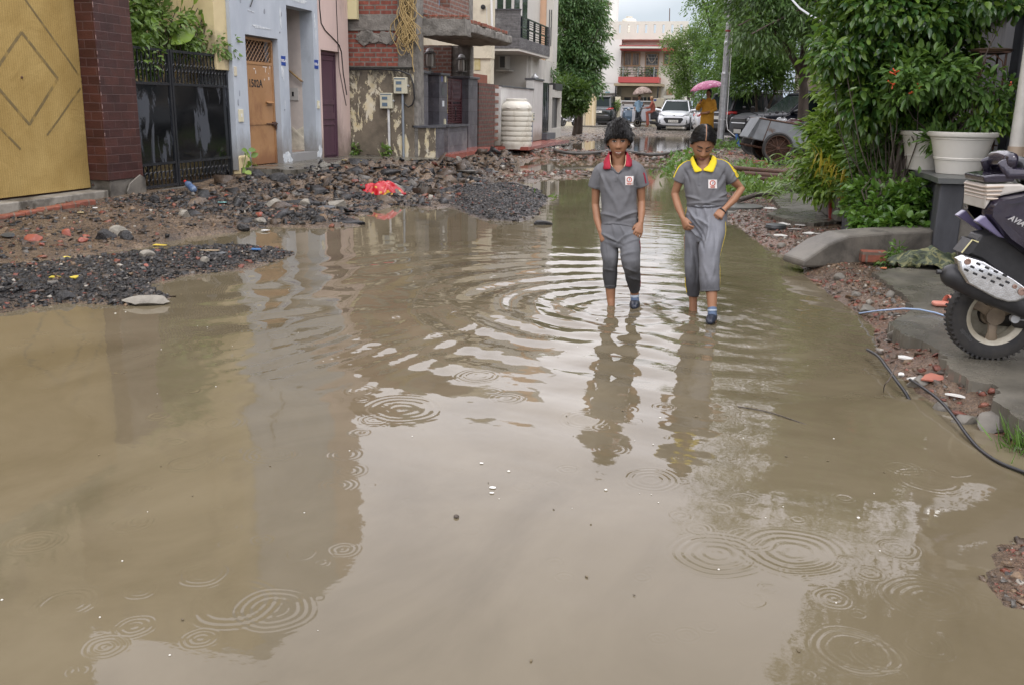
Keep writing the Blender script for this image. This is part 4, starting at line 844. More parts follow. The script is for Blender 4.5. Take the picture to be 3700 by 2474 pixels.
 if plate_at=='rear':
  mb=MB();mb.span((-L-.03,-Wd*.8,.40),(-L+.1,Wd*.8,.58));mb.build('rear_bumper',M['blackplastic'],p,local=True,bevel=.03)
  mb=MB();mb.span((-L-.034,-Wd*.7,.60),(-L,Wd*.7,.62));mb.build('bumper_strip',M['chrome'],p,local=True)
 return p
def motorbike(label,loc,heading,tank_c,group='motorbikes parked under the trees',lean=.1,stripped=False):
 p=thing('motorcycle',label,'motorcycle',loc,heading,group);p.rotation_euler=(lean,0,heading)
 for x in (.64,-.62):
  mb=MB();R=rotx(math.pi/2);mb.lathe([(.24,-.04),(.29,-.05),(.305,0),(.29,.05),(.24,.04),(.24,-.04)],(x,0,.305),26,R);t=mb.build('wheel',M['tyre'],p,local=True,smooth=40)
  mb=MB();mb.lathe([(.225,-.025),(.245,-.03),(.245,.03),(.225,.025),(.225,-.025)],(x,0,.305),24,R);mb.lathe([(0,-.05),(.05,-.05),(.05,.05),(0,.05)],(x,0,.305),10,R)
  for k in range(14):a=k*math.pi/7;mb.tube([(x+.04*math.cos(a),.02*(-1)**k,.305+.04*math.sin(a)),(x+.23*math.cos(a+.2),0,.305+.23*math.sin(a+.2))],.004,4)
  mb.build('rim',M['alloy'],t,local=True)
 pm=paint('motorcycle_paint',tank_c)
 mb=MB();mb.loft([Vn(.34,0,.80),Vn(.2,0,.84),Vn(.0,0,.82),Vn(-.12,0,.76)],[(.07,.07),(.14,.11),(.12,.10),(.07,.05)],side=(0,1,0),n=12);mb.loft([Vn(-.35,0,.66),Vn(-.6,0,.74),Vn(-.86,0,.80)],[(.11,.09),(.10,.07),(.05,.04)],side=(0,1,0),n=10);mb.build('tank',pm,p,local=True,smooth=50)
 mb=MB();mb.loft([Vn(-.08,0,.80),Vn(-.35,0,.80),Vn(-.7,0,.85)],[(.10,.05),(.13,.05),(.11,.045)],side=(0,1,0),n=10);mb.build('seat',M['blackplastic'],p,local=True,smooth=50)
 mb=MB();mb.span((-.12,-.13,.30),(.22,.13,.58));mb.loft([Vn(.05,0,.55),Vn(.14,0,.72)],[(.10,.10),(.12,.12)],n=8);mb.build('engine',M['alloy'],p,local=True,bevel=.03)
 mb=MB();mb.tube([(.64,.09,.305),(.42,.09,.88)],.022,8);mb.tube([(.64,-.09,.305),(.42,-.09,.88)],.022,8);mb.tube([(.42,0,.85),(.2,0,.35),(-.2,0,.30),(-.62,.06,.305)],.025,6);mb.tube([(.4,0,.84),(-.3,0,.66),(-.62,-.06,.305)],.02,6)
 mb.tube([(.36,-.38,1.0),(.42,-.1,.97),(.42,.1,.97),(.36,.38,1.0)],.013,6);mb.build('frame',M['blackplastic'],p,local=True,smooth=50)
 mb=MB();mb.loft([Vn(.40,0,.86),Vn(.54,0,.86)],[(.09,.10),(.10,.11)],side=(0,1,0),n=12);mb.build('headlamp',M['lampglass'],p,local=True,smooth=50)
 mb=MB();mb.loft([Vn(-.95,0,.72),Vn(-.86,0,.78)],[(.06,.04),(.06,.04)],side=(0,1,0),n=8);mb.build('tail_light',M['redlamp'],p,local=True,smooth=50)
 mb=MB();mb.tube([(.2,-.12,.42),(.1,-.15,.26),(-.25,-.16,.28)],.02,8);mb.loft([Vn(-.25,-.16,.28),Vn(-.5,-.17,.33),Vn(-.86,-.17,.40)],[.035,.045,.04],side=(0,1,0),n=10);mb.build('exhaust',M['chrome'],p,local=True,smooth=50)
 for s in (1,-1):mb=MB();mb.tube([(.38,s*.30,.98),(.34,s*.34,1.12)],.006,5);mb.ball((.33,s*.37,1.15),(.02,.065,.04));mb.build('mirror',M['blackplastic'],p,local=True,smooth=50)
 mb=MB();mb.loft([Vn(.80,0,.60),Vn(.68,0,.64),Vn(.5,0,.58),Vn(.36,0,.42)],[(.06,.012)]*4,side=(0,1,0),n=8);mb.loft([Vn(-.36,0,.56),Vn(-.6,0,.64),Vn(-.9,0,.52)],[(.07,.012)]*3,side=(0,1,0),n=8);mb.build('mudguards',pm,p,local=True,smooth=50)
 mb=MB();mb.span((-.965,-.1,.50),(-.955,.1,.68));mb.build('number_plate',M['numplate'],p,local=True)
 return p
# ---------------------------------------------------------------- vegetation
def leafgeo(B,D,Nn,L,Wd,fold=.25,curl=.12):
 B=np.asarray(B);D=D/np.linalg.norm(D,axis=1,keepdims=True);s=np.cross(D,Nn);s /= np.linalg.norm(s,axis=1,keepdims=True)+1e-9;u=np.cross(s,D)
 L=np.broadcast_to(L,len(B))[:,None];Wd=np.broadcast_to(Wd,len(B))[:,None]
 st=lambda t,w,z:(B+D*L*t-u*L*curl*t*t+s*Wd*w+u*Wd*fold*z,B+D*L*t-u*L*curl*t*t,B+D*L*t-u*L*curl*t*t-s*Wd*w+u*Wd*fold*z)
 a,t=B,B+D*L-u*L*curl*1.3;v=np.stack([a,*st(.20,.34,.7),*st(.48,.50,1),*st(.78,.32,.7),t],1).reshape(-1,3);n=len(B);k=np.arange(n)[:,None]*11
 f=np.concatenate([k+np.array([q]) for q in ((0,2,1,1),(0,3,2,2),(1,2,5,4),(2,3,6,5),(4,5,8,7),(5,6,9,8),(7,8,10,10),(8,9,10,10))])
 return v,f
def simpleleaf(B,D,Nn,L,Wd):
 D=D/np.linalg.norm(D,axis=1,keepdims=True);s=np.cross(D,Nn);s /= np.linalg.norm(s,axis=1,keepdims=True)+1e-9;u=np.cross(s,D)
 L=np.broadcast_to(L,len(B))[:,None];Wd=np.broadcast_to(Wd,len(B))[:,None]
 v=np.stack([B,B+D*L*.5+s*Wd*.5+u*Wd*.12,B+D*L,B+D*L*.5-s*Wd*.5+u*Wd*.12],1).reshape(-1,3);n=len(B)
 return v,np.arange(n*4).reshape(n,4)
def polyobj(name,v,f,m,parent):     # mixed tri/quad faces (repeated last index = triangle)
 me=bpy.data.meshes.new(name);v=np.asarray(v)-wloc(parent);tri=f[:,2]==f[:,3]
 cnt=np.where(tri,3,4);ls=np.concatenate([[0],np.cumsum(cnt)[:-1]]);mask=np.ones(f.shape,bool);mask[tri,3]=False
 li=f[mask]
 me.vertices.add(len(v));me.vertices.foreach_set('co',v.astype(np.float32).ravel());me.loops.add(len(li));me.loops.foreach_set('vertex_index',li.astype(np.int32))
 me.polygons.add(len(f));me.polygons.foreach_set('loop_start',ls.astype(np.int32));me.update(calc_edges=True);me.validate()
 me.materials.append(m);o=bpy.data.objects.new(name,me);S.collection.objects.link(o);o.parent=parent;return o
def clumps(blobs,r,per,spread,twig=None):
 """leaf base points, directions: clump centres fill the blobs (denser towards the outside), leaves radiate from each"""
 C,O=[],[]
 for c,rad,n in blobs:
  d=r.normal(size=(n,3));d /= np.linalg.norm(d,axis=1,keepdims=True);q=r.uniform(.25,1.0,(n,1))**.45
  wob=1+.18*np.sin(d@Vn(5,3,4)+c[0]*3)[:,None]+.12*np.sin(d@Vn(-7,6,9))[:,None]
  C.append(Vn(c)+d*q*Vn(rad)*wob);O.append(d)
 C=np.concatenate(C);O=np.concatenate(O);k=len(C)
 i=np.repeat(np.arange(k),per);D=r.normal(size=(k*per,3));D /= np.linalg.norm(D,axis=1,keepdims=True)
 return C[i]+D*spread*r.uniform(.1,1,(k*per,1)),D+O[i]*.7,O[i]
def foliage(name,parent,blobs,per,spread,L,Wd,m,seed,droop=.5,near=False,up=.8):
 r=np.random.default_rng(seed);B,D,O=clumps(blobs,r,per,spread)
 D=D+Vn(0,0,-droop);Nn=Vn(0,0,up)+r.normal(size=D.shape)*.55+O*.3
 Ls=L*r.uniform(.6,1.2,len(B));Ws=Wd*r.uniform(.7,1.2,len(B))
 if near:v,f=leafgeo(B,D,Nn,Ls,Ws);return polyobj(name,v,f,m,parent)
 v,f=simpleleaf(B,D,Nn,Ls,Ws);return meshobj(name,v,f,m,parent)
def branch(mb,a,b,r0,r1,r,seg=6,wob=.08):
 a,b=Vn(a),Vn(b);L=np.linalg.norm(b-a);q=[]
 for i in range(seg+1):f=i/seg;q.append(a+(b-a)*f+r.normal(size=3)*wob*L*math.sin(math.pi*f)*.8)
 for _ in range(3):
  for i in range(1,seg):q[i]=.5*q[i]+.25*(q[i-1]+q[i+1])
 mb.loft(q,[r0+(r1-r0)*i/seg for i in range(seg+1)],side=(1,0,0),n=9,cap='flat');return q
M['bark']=mat('dark_wet_bark',(.045,.034,.026),(.085,.065,.05),9,rough=.8,bump=.9,bsc=14,mp=(1,1,.3),bd=.03)
M['bark2']=mat('grey_brown_bark',(.10,.08,.065),(.06,.048,.038),12,rough=.8,bump=.9,bsc=18,mp=(1,1,.35),bd=.02)
M['lf_dark']=leafmat('dark_tree_leaf',[(0.032,0.068,0.019),(0.054,0.105,0.029),(0.089,0.156,0.042),(0.046,0.088,0.029)])
M['lf_mid']=leafmat('mid_green_leaf',[(0.049,0.109,0.024),(0.090,0.178,0.038),(0.138,0.240,0.053),(0.065,0.139,0.032)])
M['lf_light']=leafmat('light_green_leaf',[(0.092,0.163,0.036),(0.144,0.231,0.053),(0.197,0.288,0.077),(0.072,0.138,0.036)])
M['lf_blue']=leafmat('cool_green_leaf',[(0.040,0.096,0.033),(0.076,0.152,0.052),(0.118,0.208,0.073),(0.050,0.112,0.046)])
M['lf_gloss']=leafmat('glossy_shrub_leaf',[(.020,.055,.018),(.045,.105,.026),(.075,.155,.034),(.17,.27,.045),(.035,.085,.026),(.11,.20,.035)],rough=.24,tr=.3)
M['lf_lime']=leafmat('lime_shrub_leaf',[(.13,.23,.025),(.20,.31,.035),(.09,.17,.025),(.27,.38,.06),(.06,.13,.02)],rough=.35)
M['lf_yel']=leafmat('yellow_croton_leaf',[(.42,.30,.03),(.50,.38,.05),(.30,.26,.03)],rough=.4)
def tree(name,label,base,trunk,blobs,per,spread,L,Wd,m,seed,bark='bark',r0=.2,limbs=(),droop=.6,group=None):
 p=thing(name,label,'tree',base,group=group);r=np.random.default_rng(seed+99);mb=MB()
 q=[Vn(x) for x in trunk];k=len(q);mb.loft(q,[r0*(1.25 if i==0 else 1-.55*i/(k-1)) for i in range(k)],n=12,cap='flat')
 for a,b,ra in limbs:branch(mb,a,b,ra,ra*.35,r)
 for c,rad,n in blobs:
  for j in range(3):e=Vn(c)+r.normal(size=3)*Vn(rad)*.45;branch(mb,q[-1] if not limbs else limbs[j % len(limbs)][1],e,r0*.22,.02,r,5)
 v=np.array(mb.v);v=v+(.05*r0*sines(v,6,seed,2))[:,None];mb.v=[tuple(x) for x in v]
 mb.build('trunk',M[bark],p,smooth=60);foliage('crown',p,blobs,per,spread,L,Wd,m,seed,droop);return p
# ---------------------------------------------------------------- simple standing figure pieces
def figure(parent,tubes,m,voxel=.012,sm=4,name='body',wr=0,seed=0):
 mb=MB()
 for pts,ab in tubes:mb.loft(pts,ab,n=14)
 v,nn,f=union(mb,voxel,sm)
 if wr:v=v+nn*(wr*sines(v*Vn(1,1,.8),26,seed,2))[:,None]
 return meshobj(name,v,f,m,parent,smooth=180)
M['skin']=mat('brown_skin',(.32,.165,.095),(.275,.138,.078),14,rough=.48,spec=.35,bump=.03,bsc=150)
M['hair']=mat('black_hair',(.006,.0055,.0055),(.011,.010,.010),60,rough=.42,spec=.38)
def umbrella(label,top,R,h,m,tip_dir=(0,0,1),hand=None,group=None,n=8):
 p=thing('umbrella',label,'umbrella',top,group=group);ax=nrm(tip_dir);s1=nrm(np.cross(ax,(0,1,0.01)));s2=np.cross(ax,s1);top=Vn(top)
 rows=9;vs=[];K=n*4
 for i in range(rows):
  f=i/(rows-1);g=f*math.radians(74);rr=R*math.sin(g)/math.sin(math.radians(74));dd=h*(1-math.cos(g))/(1-math.cos(math.radians(74)))
  for j in range(K):
   a=2*math.pi*j/K;sc=1-.07*f*(math.sin(a*n/2)**2);sg=.02*f*math.sin(a*n/2)**2*R
   vs.append(top+(s1*math.cos(a)+s2*math.sin(a))*rr*sc-ax*(dd-sg*2))
 fs=[(i*K+j,i*K+(j+1) % K,(i+1)*K+(j+1) % K,(i+1)*K+j) for i in range(rows-1) for j in range(K)]
 mb=MB();mb.add(vs,fs);c=mb.build('canopy',m,p,smooth=25);so_=c.modifiers.new('t','SOLIDIFY');so_.thickness=.004
 mb=MB()
 for j in range(n):
  a=2*math.pi*j/n;q=[]
  for i in range(rows):f=i/(rows-1);g=f*math.radians(74);q.append(top+(s1*math.cos(a)+s2*math.sin(a))*(R*math.sin(g)/math.sin(math.radians(74)))-ax*(h*(1-math.cos(g))/(1-math.cos(math.radians(74)))+.012))
  mb.tube(q,.005,4)
 mb.build('ribs',M['steel'],p)
 e=Vn(hand) if hand is not None else top-ax*.8
 mb=MB();mb.tube([top+ax*.05,e],.008,6);mb.build('shaft',M['steel'],p);mb=MB();mb.loft([e+nrm(top-e)*.09,e-nrm(top-e)*.05],[.014,.014],n=8);mb.build('handle',M['blackplastic'],p,smooth=60);return p
# ---------------------------------------------------------------- scooter (local: +x forward, right side = -y, origin on the ground under the rear axle)
SK=.000754
def sp(cx,cy):return ((cx-590)*SK,(1190-cy)*SK+.23)
def scooter(label,loc,heading,body_m,detail=True,group=None,lean=0.0):
 p=thing('scooter',label,'scooter',loc,heading,group);p.rotation_euler=(lean,0,heading)
 R=rotx(math.pi/2)
 def wheel_s(x):
  r=.225;mb=MB();mb.lathe([(.135,-.042),(.16,-.052),(.195,-.054),(.217,-.043),(.225,-.022),(.2265,0),(.225,.022),(.217,.043),(.195,.054),(.16,.052),(.135,.042),(.135,-.042)],(x,0,r),44,R)
  if detail:
   for k in range(52):
    a=k*2*math.pi/52
    for s in (-1,1):
     d=Vn(math.cos(a+.06*s),0,math.sin(a+.06*s));mb.box(Vn(x,s*.031,r)+d*.2205,(.014,.030,.011),np.stack([d,Vn(0,1,0),np.cross(d,(0,1,0))],1))
  t=mb.build('wheel',M['tyre'],p,local=True,smooth=40)
  mb=MB();mb.lathe([(.128,-.040),(.146,-.047),(.146,-.040),(.138,-.03),(.138,.03),(.146,.047),(.128,.040),(.120,.03),(.120,-.03),(.128,-.04)],(x,0,r),40,R,0)
  for k in range(3):
   a=k*2*math.pi/3+.5;d=Vn(math.cos(a),0,math.sin(a));mb.loft([Vn(x,-.015,r)+d*.03,Vn(x,-.022,r)+d*.08,Vn(x,-.026,r)+d*.126],[(.026,.016),(.022,.013),(.034,.012)],side=(-d[2],0,d[0]),n=10,m=1)
  mb.lathe([(0,-.05),(.034,-.05),(.045,-.03),(.045,.04),(0,.04)],(x,0,r),18,R,1)
  for k in range(9):mb.lathe([(.052,-.02+.005*(k % 2)),(.056,-.02),(.052,-.012)],(x,0,r),18,R,1) if k==0 else None
  mb.build('rim',[mat('cream_rim_edge',(.48,.45,.36),(.34,.30,.22),16,rough=.45),mat('muddy_alloy_spokes',(.22,.17,.115),(.13,.10,.07),10,rough=.55,metal=.2,bump=.2)],t,local=True,smooth=35);return t
 rw=wheel_s(0.0);fw=wheel_s(1.24)
 # lower engine case, swing arm, kick start
 mb=MB();mb.loft([Vn(-.02,.06,.235),Vn(.2,.06,.235),Vn(.48,.05,.26)],[(.05,.075),(.07,.09),(.05,.09)],side=(0,1,0),n=12)
 mb.loft([Vn(.08,-.075,.215),Vn(.26,-.09,.22),Vn(.5,-.08,.28)],[(.018,.035),(.03,.05),(.03,.06)],side=(0,1,0),n=10);mb.build('engine_case',mat('dark_oily_metal',(.045,.04,.037),(.02,.02,.02),14,rough=.5,metal=.4),p,local=True,smooth=50)
 mb=MB();mb.tube([(.055,-.11,.235),(.40,-.115,.20)],.006,8);mb.tube([(.14,-.12,.335),(.16,-.125,.28),(.2,-.125,.26)],.014,8);mb.lathe([(0,-.012),(.022,-.012),(.022,.012),(0,.012)],(.06,-.11,.235),14,R);mb.build('brake_rod',M['steel'],p,local=True,smooth=50)
 # exhaust: black canister with a bright perforated heat shield
 A0,A1=Vn(-.295,-.165,.455),Vn(.12,-.155,.29)
 mb=MB();mb.loft([A0,A0+(A1-A0)*.3,A1,A1+Vn(.14,.03,-.03)],[(.052,.058),(.06,.066),(.052,.056),(.02,.02)],side=(0,1,0),n=20);mb.lathe([(0,0),(.012,0),(.012,.02),(0,.02)],A0-Vn(.05,0,-.012),10,roty(-math.pi/2));mb.build('exhaust',M['blackplastic'],p,local=True,smooth=45)
 Q=[sp(*q) for q in ((183,770),(232,749),(345,775),(560,888),(640,940),(683,985),(665,1018),(600,1046),(545,1048),(460,1025),(262,928),(200,840))]
 mb=MB();n=len(Q);cx,cz=np.mean(Q,0);vs=[]
 for y_,s in ((-.205,1.0),(-.232,.965),(-.240,.90)):vs+=[(cx+(x-cx)*s,y_,cz+(z-cz)*s) for x,z in Q]
 fs=[(i*n+j,i*n+(j+1) % n,(i+1)*n+(j+1) % n,(i+1)*n+j) for i in range(2) for j in range(n)]+[tuple(range(2*n,3*n))]
 mb.add(vs,fs)
 sh_=mb.build('heat_shield',M['dirtychrome'],p,local=True,bevel=.004,smooth=35)
 ax=nrm(Vn(A1-A0)*Vn(1,0,1));up=Vn(-ax[2],0,ax[0]);mb=MB();c0=Vn(*[sp(320,800)[0],-.2405,sp(320,800)[1]])
 for r_ in range(3):
  for k in range(5 if r_ else 4):
   q=c0+ax*(.054*k*.86-.018*r_)-up*(.024*r_);mb.loft([q-ax*.010,q+ax*.010],[(.0055,.0016)]*2,side=up,n=8)
 mb.build('slots',M['black'],sh_,local=True)
 for cx_,cy_,rr in ((252,786,.016),(563,938,.011),(612,970,.019)):x,z=sp(cx_,cy_);mb=MB();mb.lathe([(rr,0),(rr,-.003),(rr*.6,-.004),(rr*.5,.004),(0,.004)],(x,-.2415,z),16,R@rotx(math.pi));mb.build('bolt',mat('rusty_bolt',(.30,.20,.16),rough=.5,metal=.5),sh_,local=True,smooth=40)
 # bodywork
 def sidepanel(s):
  prof=[sp(*q) for q in ((372,452),(400,398),(470,378),(640,342),(836,296))]+[(.45,.86),(.52,.80),(.50,.52),(.36,.44)]+[sp(*q) for q in ((836,872),(700,770),(510,650),(430,560),(375,500))]
  n=len(prof);cx,cz=np.mean(prof,0);vs=[]
  for y_,k in ((.10,1.0),(.165,.985),(.192,.93),(.198,.80)):vs+=[(cx+(x-cx)*k,-s*y_*(1 if x>-.1 else .90),cz+(z-cz)*k) for x,z in prof]
  fs=[(i*n+j,i*n+(j+1) % n,(i+1)*n+(j+1) % n,(i+1)*n+j) for i in range(3) for j in range(n)]+[tuple(range(3*n,4*n))]
  mb=MB();mb.add(vs,fs if s>0 else [f[::-1] for f in fs]);return mb.build('side_panel',body_m,p,local=True,smooth=40)
 sp1=sidepanel(1);sidepanel(-1)
 mb=MB();mb.loft([Vn(-.06,0,.775),Vn(.06,0,.79),Vn(.45,0,.80)],[(.09,.03),(.13,.06),(.14,.08)],side=(0,1,0),n=14,p=3);mb.build('tail_body',body_m,p,local=True,smooth=50)
 mb=MB();mb.prism([sp(*q) for q in ((330,256),(400,244),(470,240),(530,262),(525,286),(420,296),(342,296))],(0,.12,0),(1,0,0),(0,0,1),(0,-.25,0));mb.build('tail_spoiler',body_m,p,local=True,bevel=.008)
 mb=MB();mb.prism([sp(*q) for q in ((348,306),(560,298),(640,330),(470,372),(398,396),(362,470))],(0,.14,0),(1,0,0),(0,0,1),(0,-.285,0));tl=mb.build('tail_light',mat('milky_lamp_lens',(.50,.48,.45),(.40,.37,.33),5,rough=.12,spec=.7),p,local=True,bevel=.01)
 mb=MB()
 for k in range(4):x0_,z0_=sp(350+5*k,325+24*k);x1_,z1_=sp(455-8*k,318+26*k);mb.tube([(x0_-.003,.12,z0_),(x0_-.003,-.12,z0_),(x0_+.0,-.147,z0_),(x1_,-.147,z1_)],.006,6)
 mb.build('lens_ribs',mat('brown_lens_rib',(.35,.28,.22),rough=.3),tl,local=True)
 mb=MB();mb.loft([Vn(*[sp(470,165)[0],-.105,sp(470,165)[1]]),Vn(sp(490,235)[0],-.12,sp(490,235)[1]),Vn(sp(640,235)[0],-.125,sp(640,235)[1]),Vn(sp(830,262)[0],-.12,sp(830,262)[1])],[(.016,.04),(.02,.032),(.016,.026),(.008,.010)],side=(0,1,0),n=12)
 mb.loft([Vn(sp(470,165)[0],.105,sp(470,165)[1]),Vn(sp(490,235)[0],.12,sp(490,235)[1]),Vn(sp(640,235)[0],.125,sp(640,235)[1]),Vn(sp(830,262)[0],.12,sp(830,262)[1])],[(.016,.04),(.02,.032),(.016,.026),(.008,.010)],side=(0,1,0),n=12)
 mb.loft([Vn(sp(500,150)[0],y_,sp(500,165)[1]+.012*math.cos(y_*13)) for y_ in np.linspace(-.112,.112,9)],[(.030,.042)]*9,side=(1,0,0),n=12,p=2.6);mb.build('grab_rail',body_m,p,local=True,smooth=45)
 mb=MB();mb.loft([Vn(sp(595,160)[0],0,sp(595,175)[1]),Vn(.14,0,.85),Vn(.5,0,.81),Vn(.66,0,.80)],[(.10,.035),(.13,.045),(.125,.05),(.08,.03)],side=(0,1,0),n=16,p=3);mb.build('seat',mat('wet_black_vinyl',(.05,.052,.056),(.035,.036,.04),5,rough=.14),p,local=True,smooth=50)
 mb=MB();mb.prism([sp(*q) for q in ((316,545),(366,503),(512,648),(470,640))],(0,-.10,0),(1,0,0),(0,0,1),(0,-.05,0));lf_=mat('lilac_fairing',(.12,.105,.19),rough=.25,coat=.5);mb.build('lower_fairing',lf_,p,local=True,bevel=.006);mb=MB();mb.prism([sp(*q) for q in ((316,545),(366,503),(512,648),(470,640))],(0,.15,0),(1,0,0),(0,0,1),(0,-.05,0));mb.build('lower_fairing',lf_,p,local=True,bevel=.006)
 mb=MB();mb.prism([sp(*q) for q in ((330,770),(400,640),(500,620),(700,760),(860,880),(900,1020),(740,1000),(560,900),(420,800))],(0,.07,0),(1,0,0),(0,0,1),(0,-.15,0));mb.span((-.2,-.05,.42),(.5,.05,.62));mb.build('rear_mudguard',M['blackplastic'],p,local=True,bevel=.01)
 mb=MB();mb.prism([sp(*q) for q in ((258,750),(312,664),(322,666),(358,680),(320,750),(300,760))],(0,-.02,0),(1,0,0),(0,0,1),(0,-.12,0));pl=mb.build('plate_bracket',M['blackplastic'],p,local=True)
 mb=MB();mb.tube([(sp(258,750)[0],-.142,sp(258,750)[1]),(sp(312,664)[0],-.142,sp(312,664)[1]),(sp(352,678)[0],-.142,sp(352,678)[1])],.004,6);mb.build('plate_edge',mat('yellowed_plate_edge',(.5,.46,.25),rough=.4),pl,local=True)
 if detail:
  a=Vn(sp(478,497)[0],-.2006,sp(478,497)[1]);b=Vn(sp(718,606)[0],-.2006,sp(718,606)[1]);u=nrm(b-a);v=Vn(-u[2],0,u[0])
  t=text('AVIATOR',.036,M['chrome'],sp1,frame((a+b)/2+Vn(-.012,-.0,.004),u,v)@Matrix(((1,.35,0,0),(0,1,0,0),(0,0,1,0),(0,0,0,1))),'badge_lettering',.002,bold=.0012)
  c=Vn(sp(395,1318)[0],-.0535,sp(395,1318)[1]);u=nrm(Vn(1,0,-.95));text('apollo',.034,mat('tyre_print',(.07,.07,.068),rough=.7),rw,frame(c+Vn(.012,0,-.004),u,Vn(.95,0,1)),'tyre_lettering',.001)
 # floorboard, front shield, handlebar
 mb=MB();mb.span((.45,-.16,.27),(1.0,.16,.34));mb.prism([(.98,.27),(1.10,.30),(1.16,.60),(1.08,.96),(1.02,.98),(1.06,.62),(.98,.36)],(0,.2,0),(1,0,0),(0,0,1),(0,-.4,0));mb.build('front_shield',body_m,p,local=True,bevel=.02)
 mb=MB();mb.loft([Vn(1.02,-.2,1.02),Vn(1.06,0,1.02),Vn(1.02,.2,1.02)],[(.05,.05),(.09,.08),(.05,.05)],side=(1,0,0),n=12);mb.build('handlebar_cover',body_m,p,local=True,smooth=60)
 mb=MB();mb.tube([(.96,-.34,1.03),(1.02,-.18,1.03)],.018,8);mb.tube([(.96,.34,1.03),(1.02,.18,1.03)],.018,8)
 for s in (1,-1):mb.tube([(1.0,s*.24,1.05),(.98,s*.27,1.17)],.006,5);mb.ball((.97,s*.29,1.20),(.015,.06,.04))
 mb.tube([(1.10,0,.6),(1.24,.07,.225)],.025,8);mb.build('grips_and_mirrors',M['blackplastic'],p,local=True,smooth=60)
 mb=MB();mb.ball((1.13,0,1.0),(.03,.09,.06));mb.build('headlamp',M['lampglass'],p,local=True,smooth=90)
 mb=MB();mb.loft([Vn(1.02,0,.42),Vn(1.2,0,.475),Vn(1.38,0,.40)],[(.07,.02),(.075,.025),(.05,.02)],side=(0,1,0),n=10);mb.build('front_mudguard',body_m,p,local=True,smooth=60)
 return p
def wetpaint():
 m,t,b=newmat('wet_purple_paint');v=mapv(t)
 b.inputs['Base Color'].default_value=(.015,.0105,.026,1);b.inputs['Roughness'].default_value=.2;b.inputs['Coat Weight'].default_value=.8;b.inputs['Coat Roughness'].default_value=.06;b.inputs['Metallic'].default_value=.25
 vo=N(t,'ShaderNodeTexVoronoi');vo.inputs['Scale'].default_value=190;vo.inputs['Randomness'].default_value=1;t.links.new(v,vo.inputs['Vector'])
 h=rampn(t,vo.outputs['Distance'],[(0,(1,1,1)),(.28,(.5,.5,.5)),(.38,(0,0,0))])
 bumpn(t,b,h,.8,.0022);return m
M['wetpurple']=wetpaint()
# ---------------------------------------------------------------- end of the street
def c4p(x,y):return (2000+.3189*x,.3189*y)
def F(x,y,Y=58.0):q=gy(*c4p(x,y),Y);return q[0],q[2]
M['fw']=mat('cream_white_facade',(.64,.61,.54),(.58,.56,.50),.8,rough=.8,c3=(.50,.46,.40),sc3=.5,t3=(.55,.8),mp=(1,1,.5))
M['fw2']=mat('white_facade',(.68,.67,.63),(.62,.61,.58),.8,rough=.8)
M['fred']=mat('red_balcony_paint',(.42,.075,.07),(.36,.06,.06),2,rough=.5)
M['wood']=mat('tan_window_wood',(.36,.25,.15),(.28,.19,.11),6,rough=.6)
fh=thing('house','two storey cream house with red balcony and slotted parapet at the street end','house',(-5.8,60,.3))
xl,xr=-8.6,-3.5;zp=6.38
mb=MB();mb.span((-8.62,58.6,.3),(-3.5,66,5.35))
mb.span((-7.3,58.55,5.30),(-4.2,58.6,5.36));mb.build('wall',M['fw'],fh)
mb=MB();mb.span((xl,58,5.35),(xr,58.2,5.72));mb.span((xl,58,6.20),(xr,58.2,zp))
sl_=[F(q,330)[0] for q in (655,752,852,950,1048,1147,1245,1345,1447)]
e=xl
for q in sl_:mb.span((e,58,5.72),(q-.07,58.2,6.20));e=q+.07
mb.span((e,58,5.72),(xr,58.2,6.20));mb.span((xl,58.2,5.3),(xr,65.9,5.36));mb.build('parapet',M['fw'],fh)
mb=MB();mb.span((xl,58.0,2.8),(-7.42,58.6,5.35));mb.span((xl,58.02,.3),(-7.6,58.62,2.8));mb.build('front_bay',M['fw2'],fh);mb=MB();mb.span((-3.9,58.3,.3),(-3.5,58.62,5.34));mb.build('corner_strip',M['fw2'],fh)
mb=MB();mb.span((-7.45,57.3,4.80),(-4.95,58.6,4.93));mb.build('balcony_roof',M['fw'],fh);mb=MB();mb.span((-7.46,57.28,4.93),(-4.94,58.6,4.98));mb.span((-4.93,57.9,4.70),(-4.1,58.6,4.88));mb.span((-7.44,57.5,4.70),(-4.95,58.6,4.79));mb.build('roof_edge',M['fred'],fh)
mb=MB();mb.span((-7.43,57.2,2.82),(-5.0,58.6,3.16));bal=mb.build('balcony',M['fred'],fh)
mb=MB()
for z in (3.28,3.42,3.56,3.70):mb.tube([(-7.4,57.25,z),(-5.05,57.25,z)],.016,6)
mb.build('rail',M['blackgloss'],bal);mb=MB()
for x in (-7.15,-6.25,-5.3):mb.tube([(x,57.25,3.16),(x,57.25,3.74)],.028,8)
mb.build('rail_posts',M['chrome'],bal)
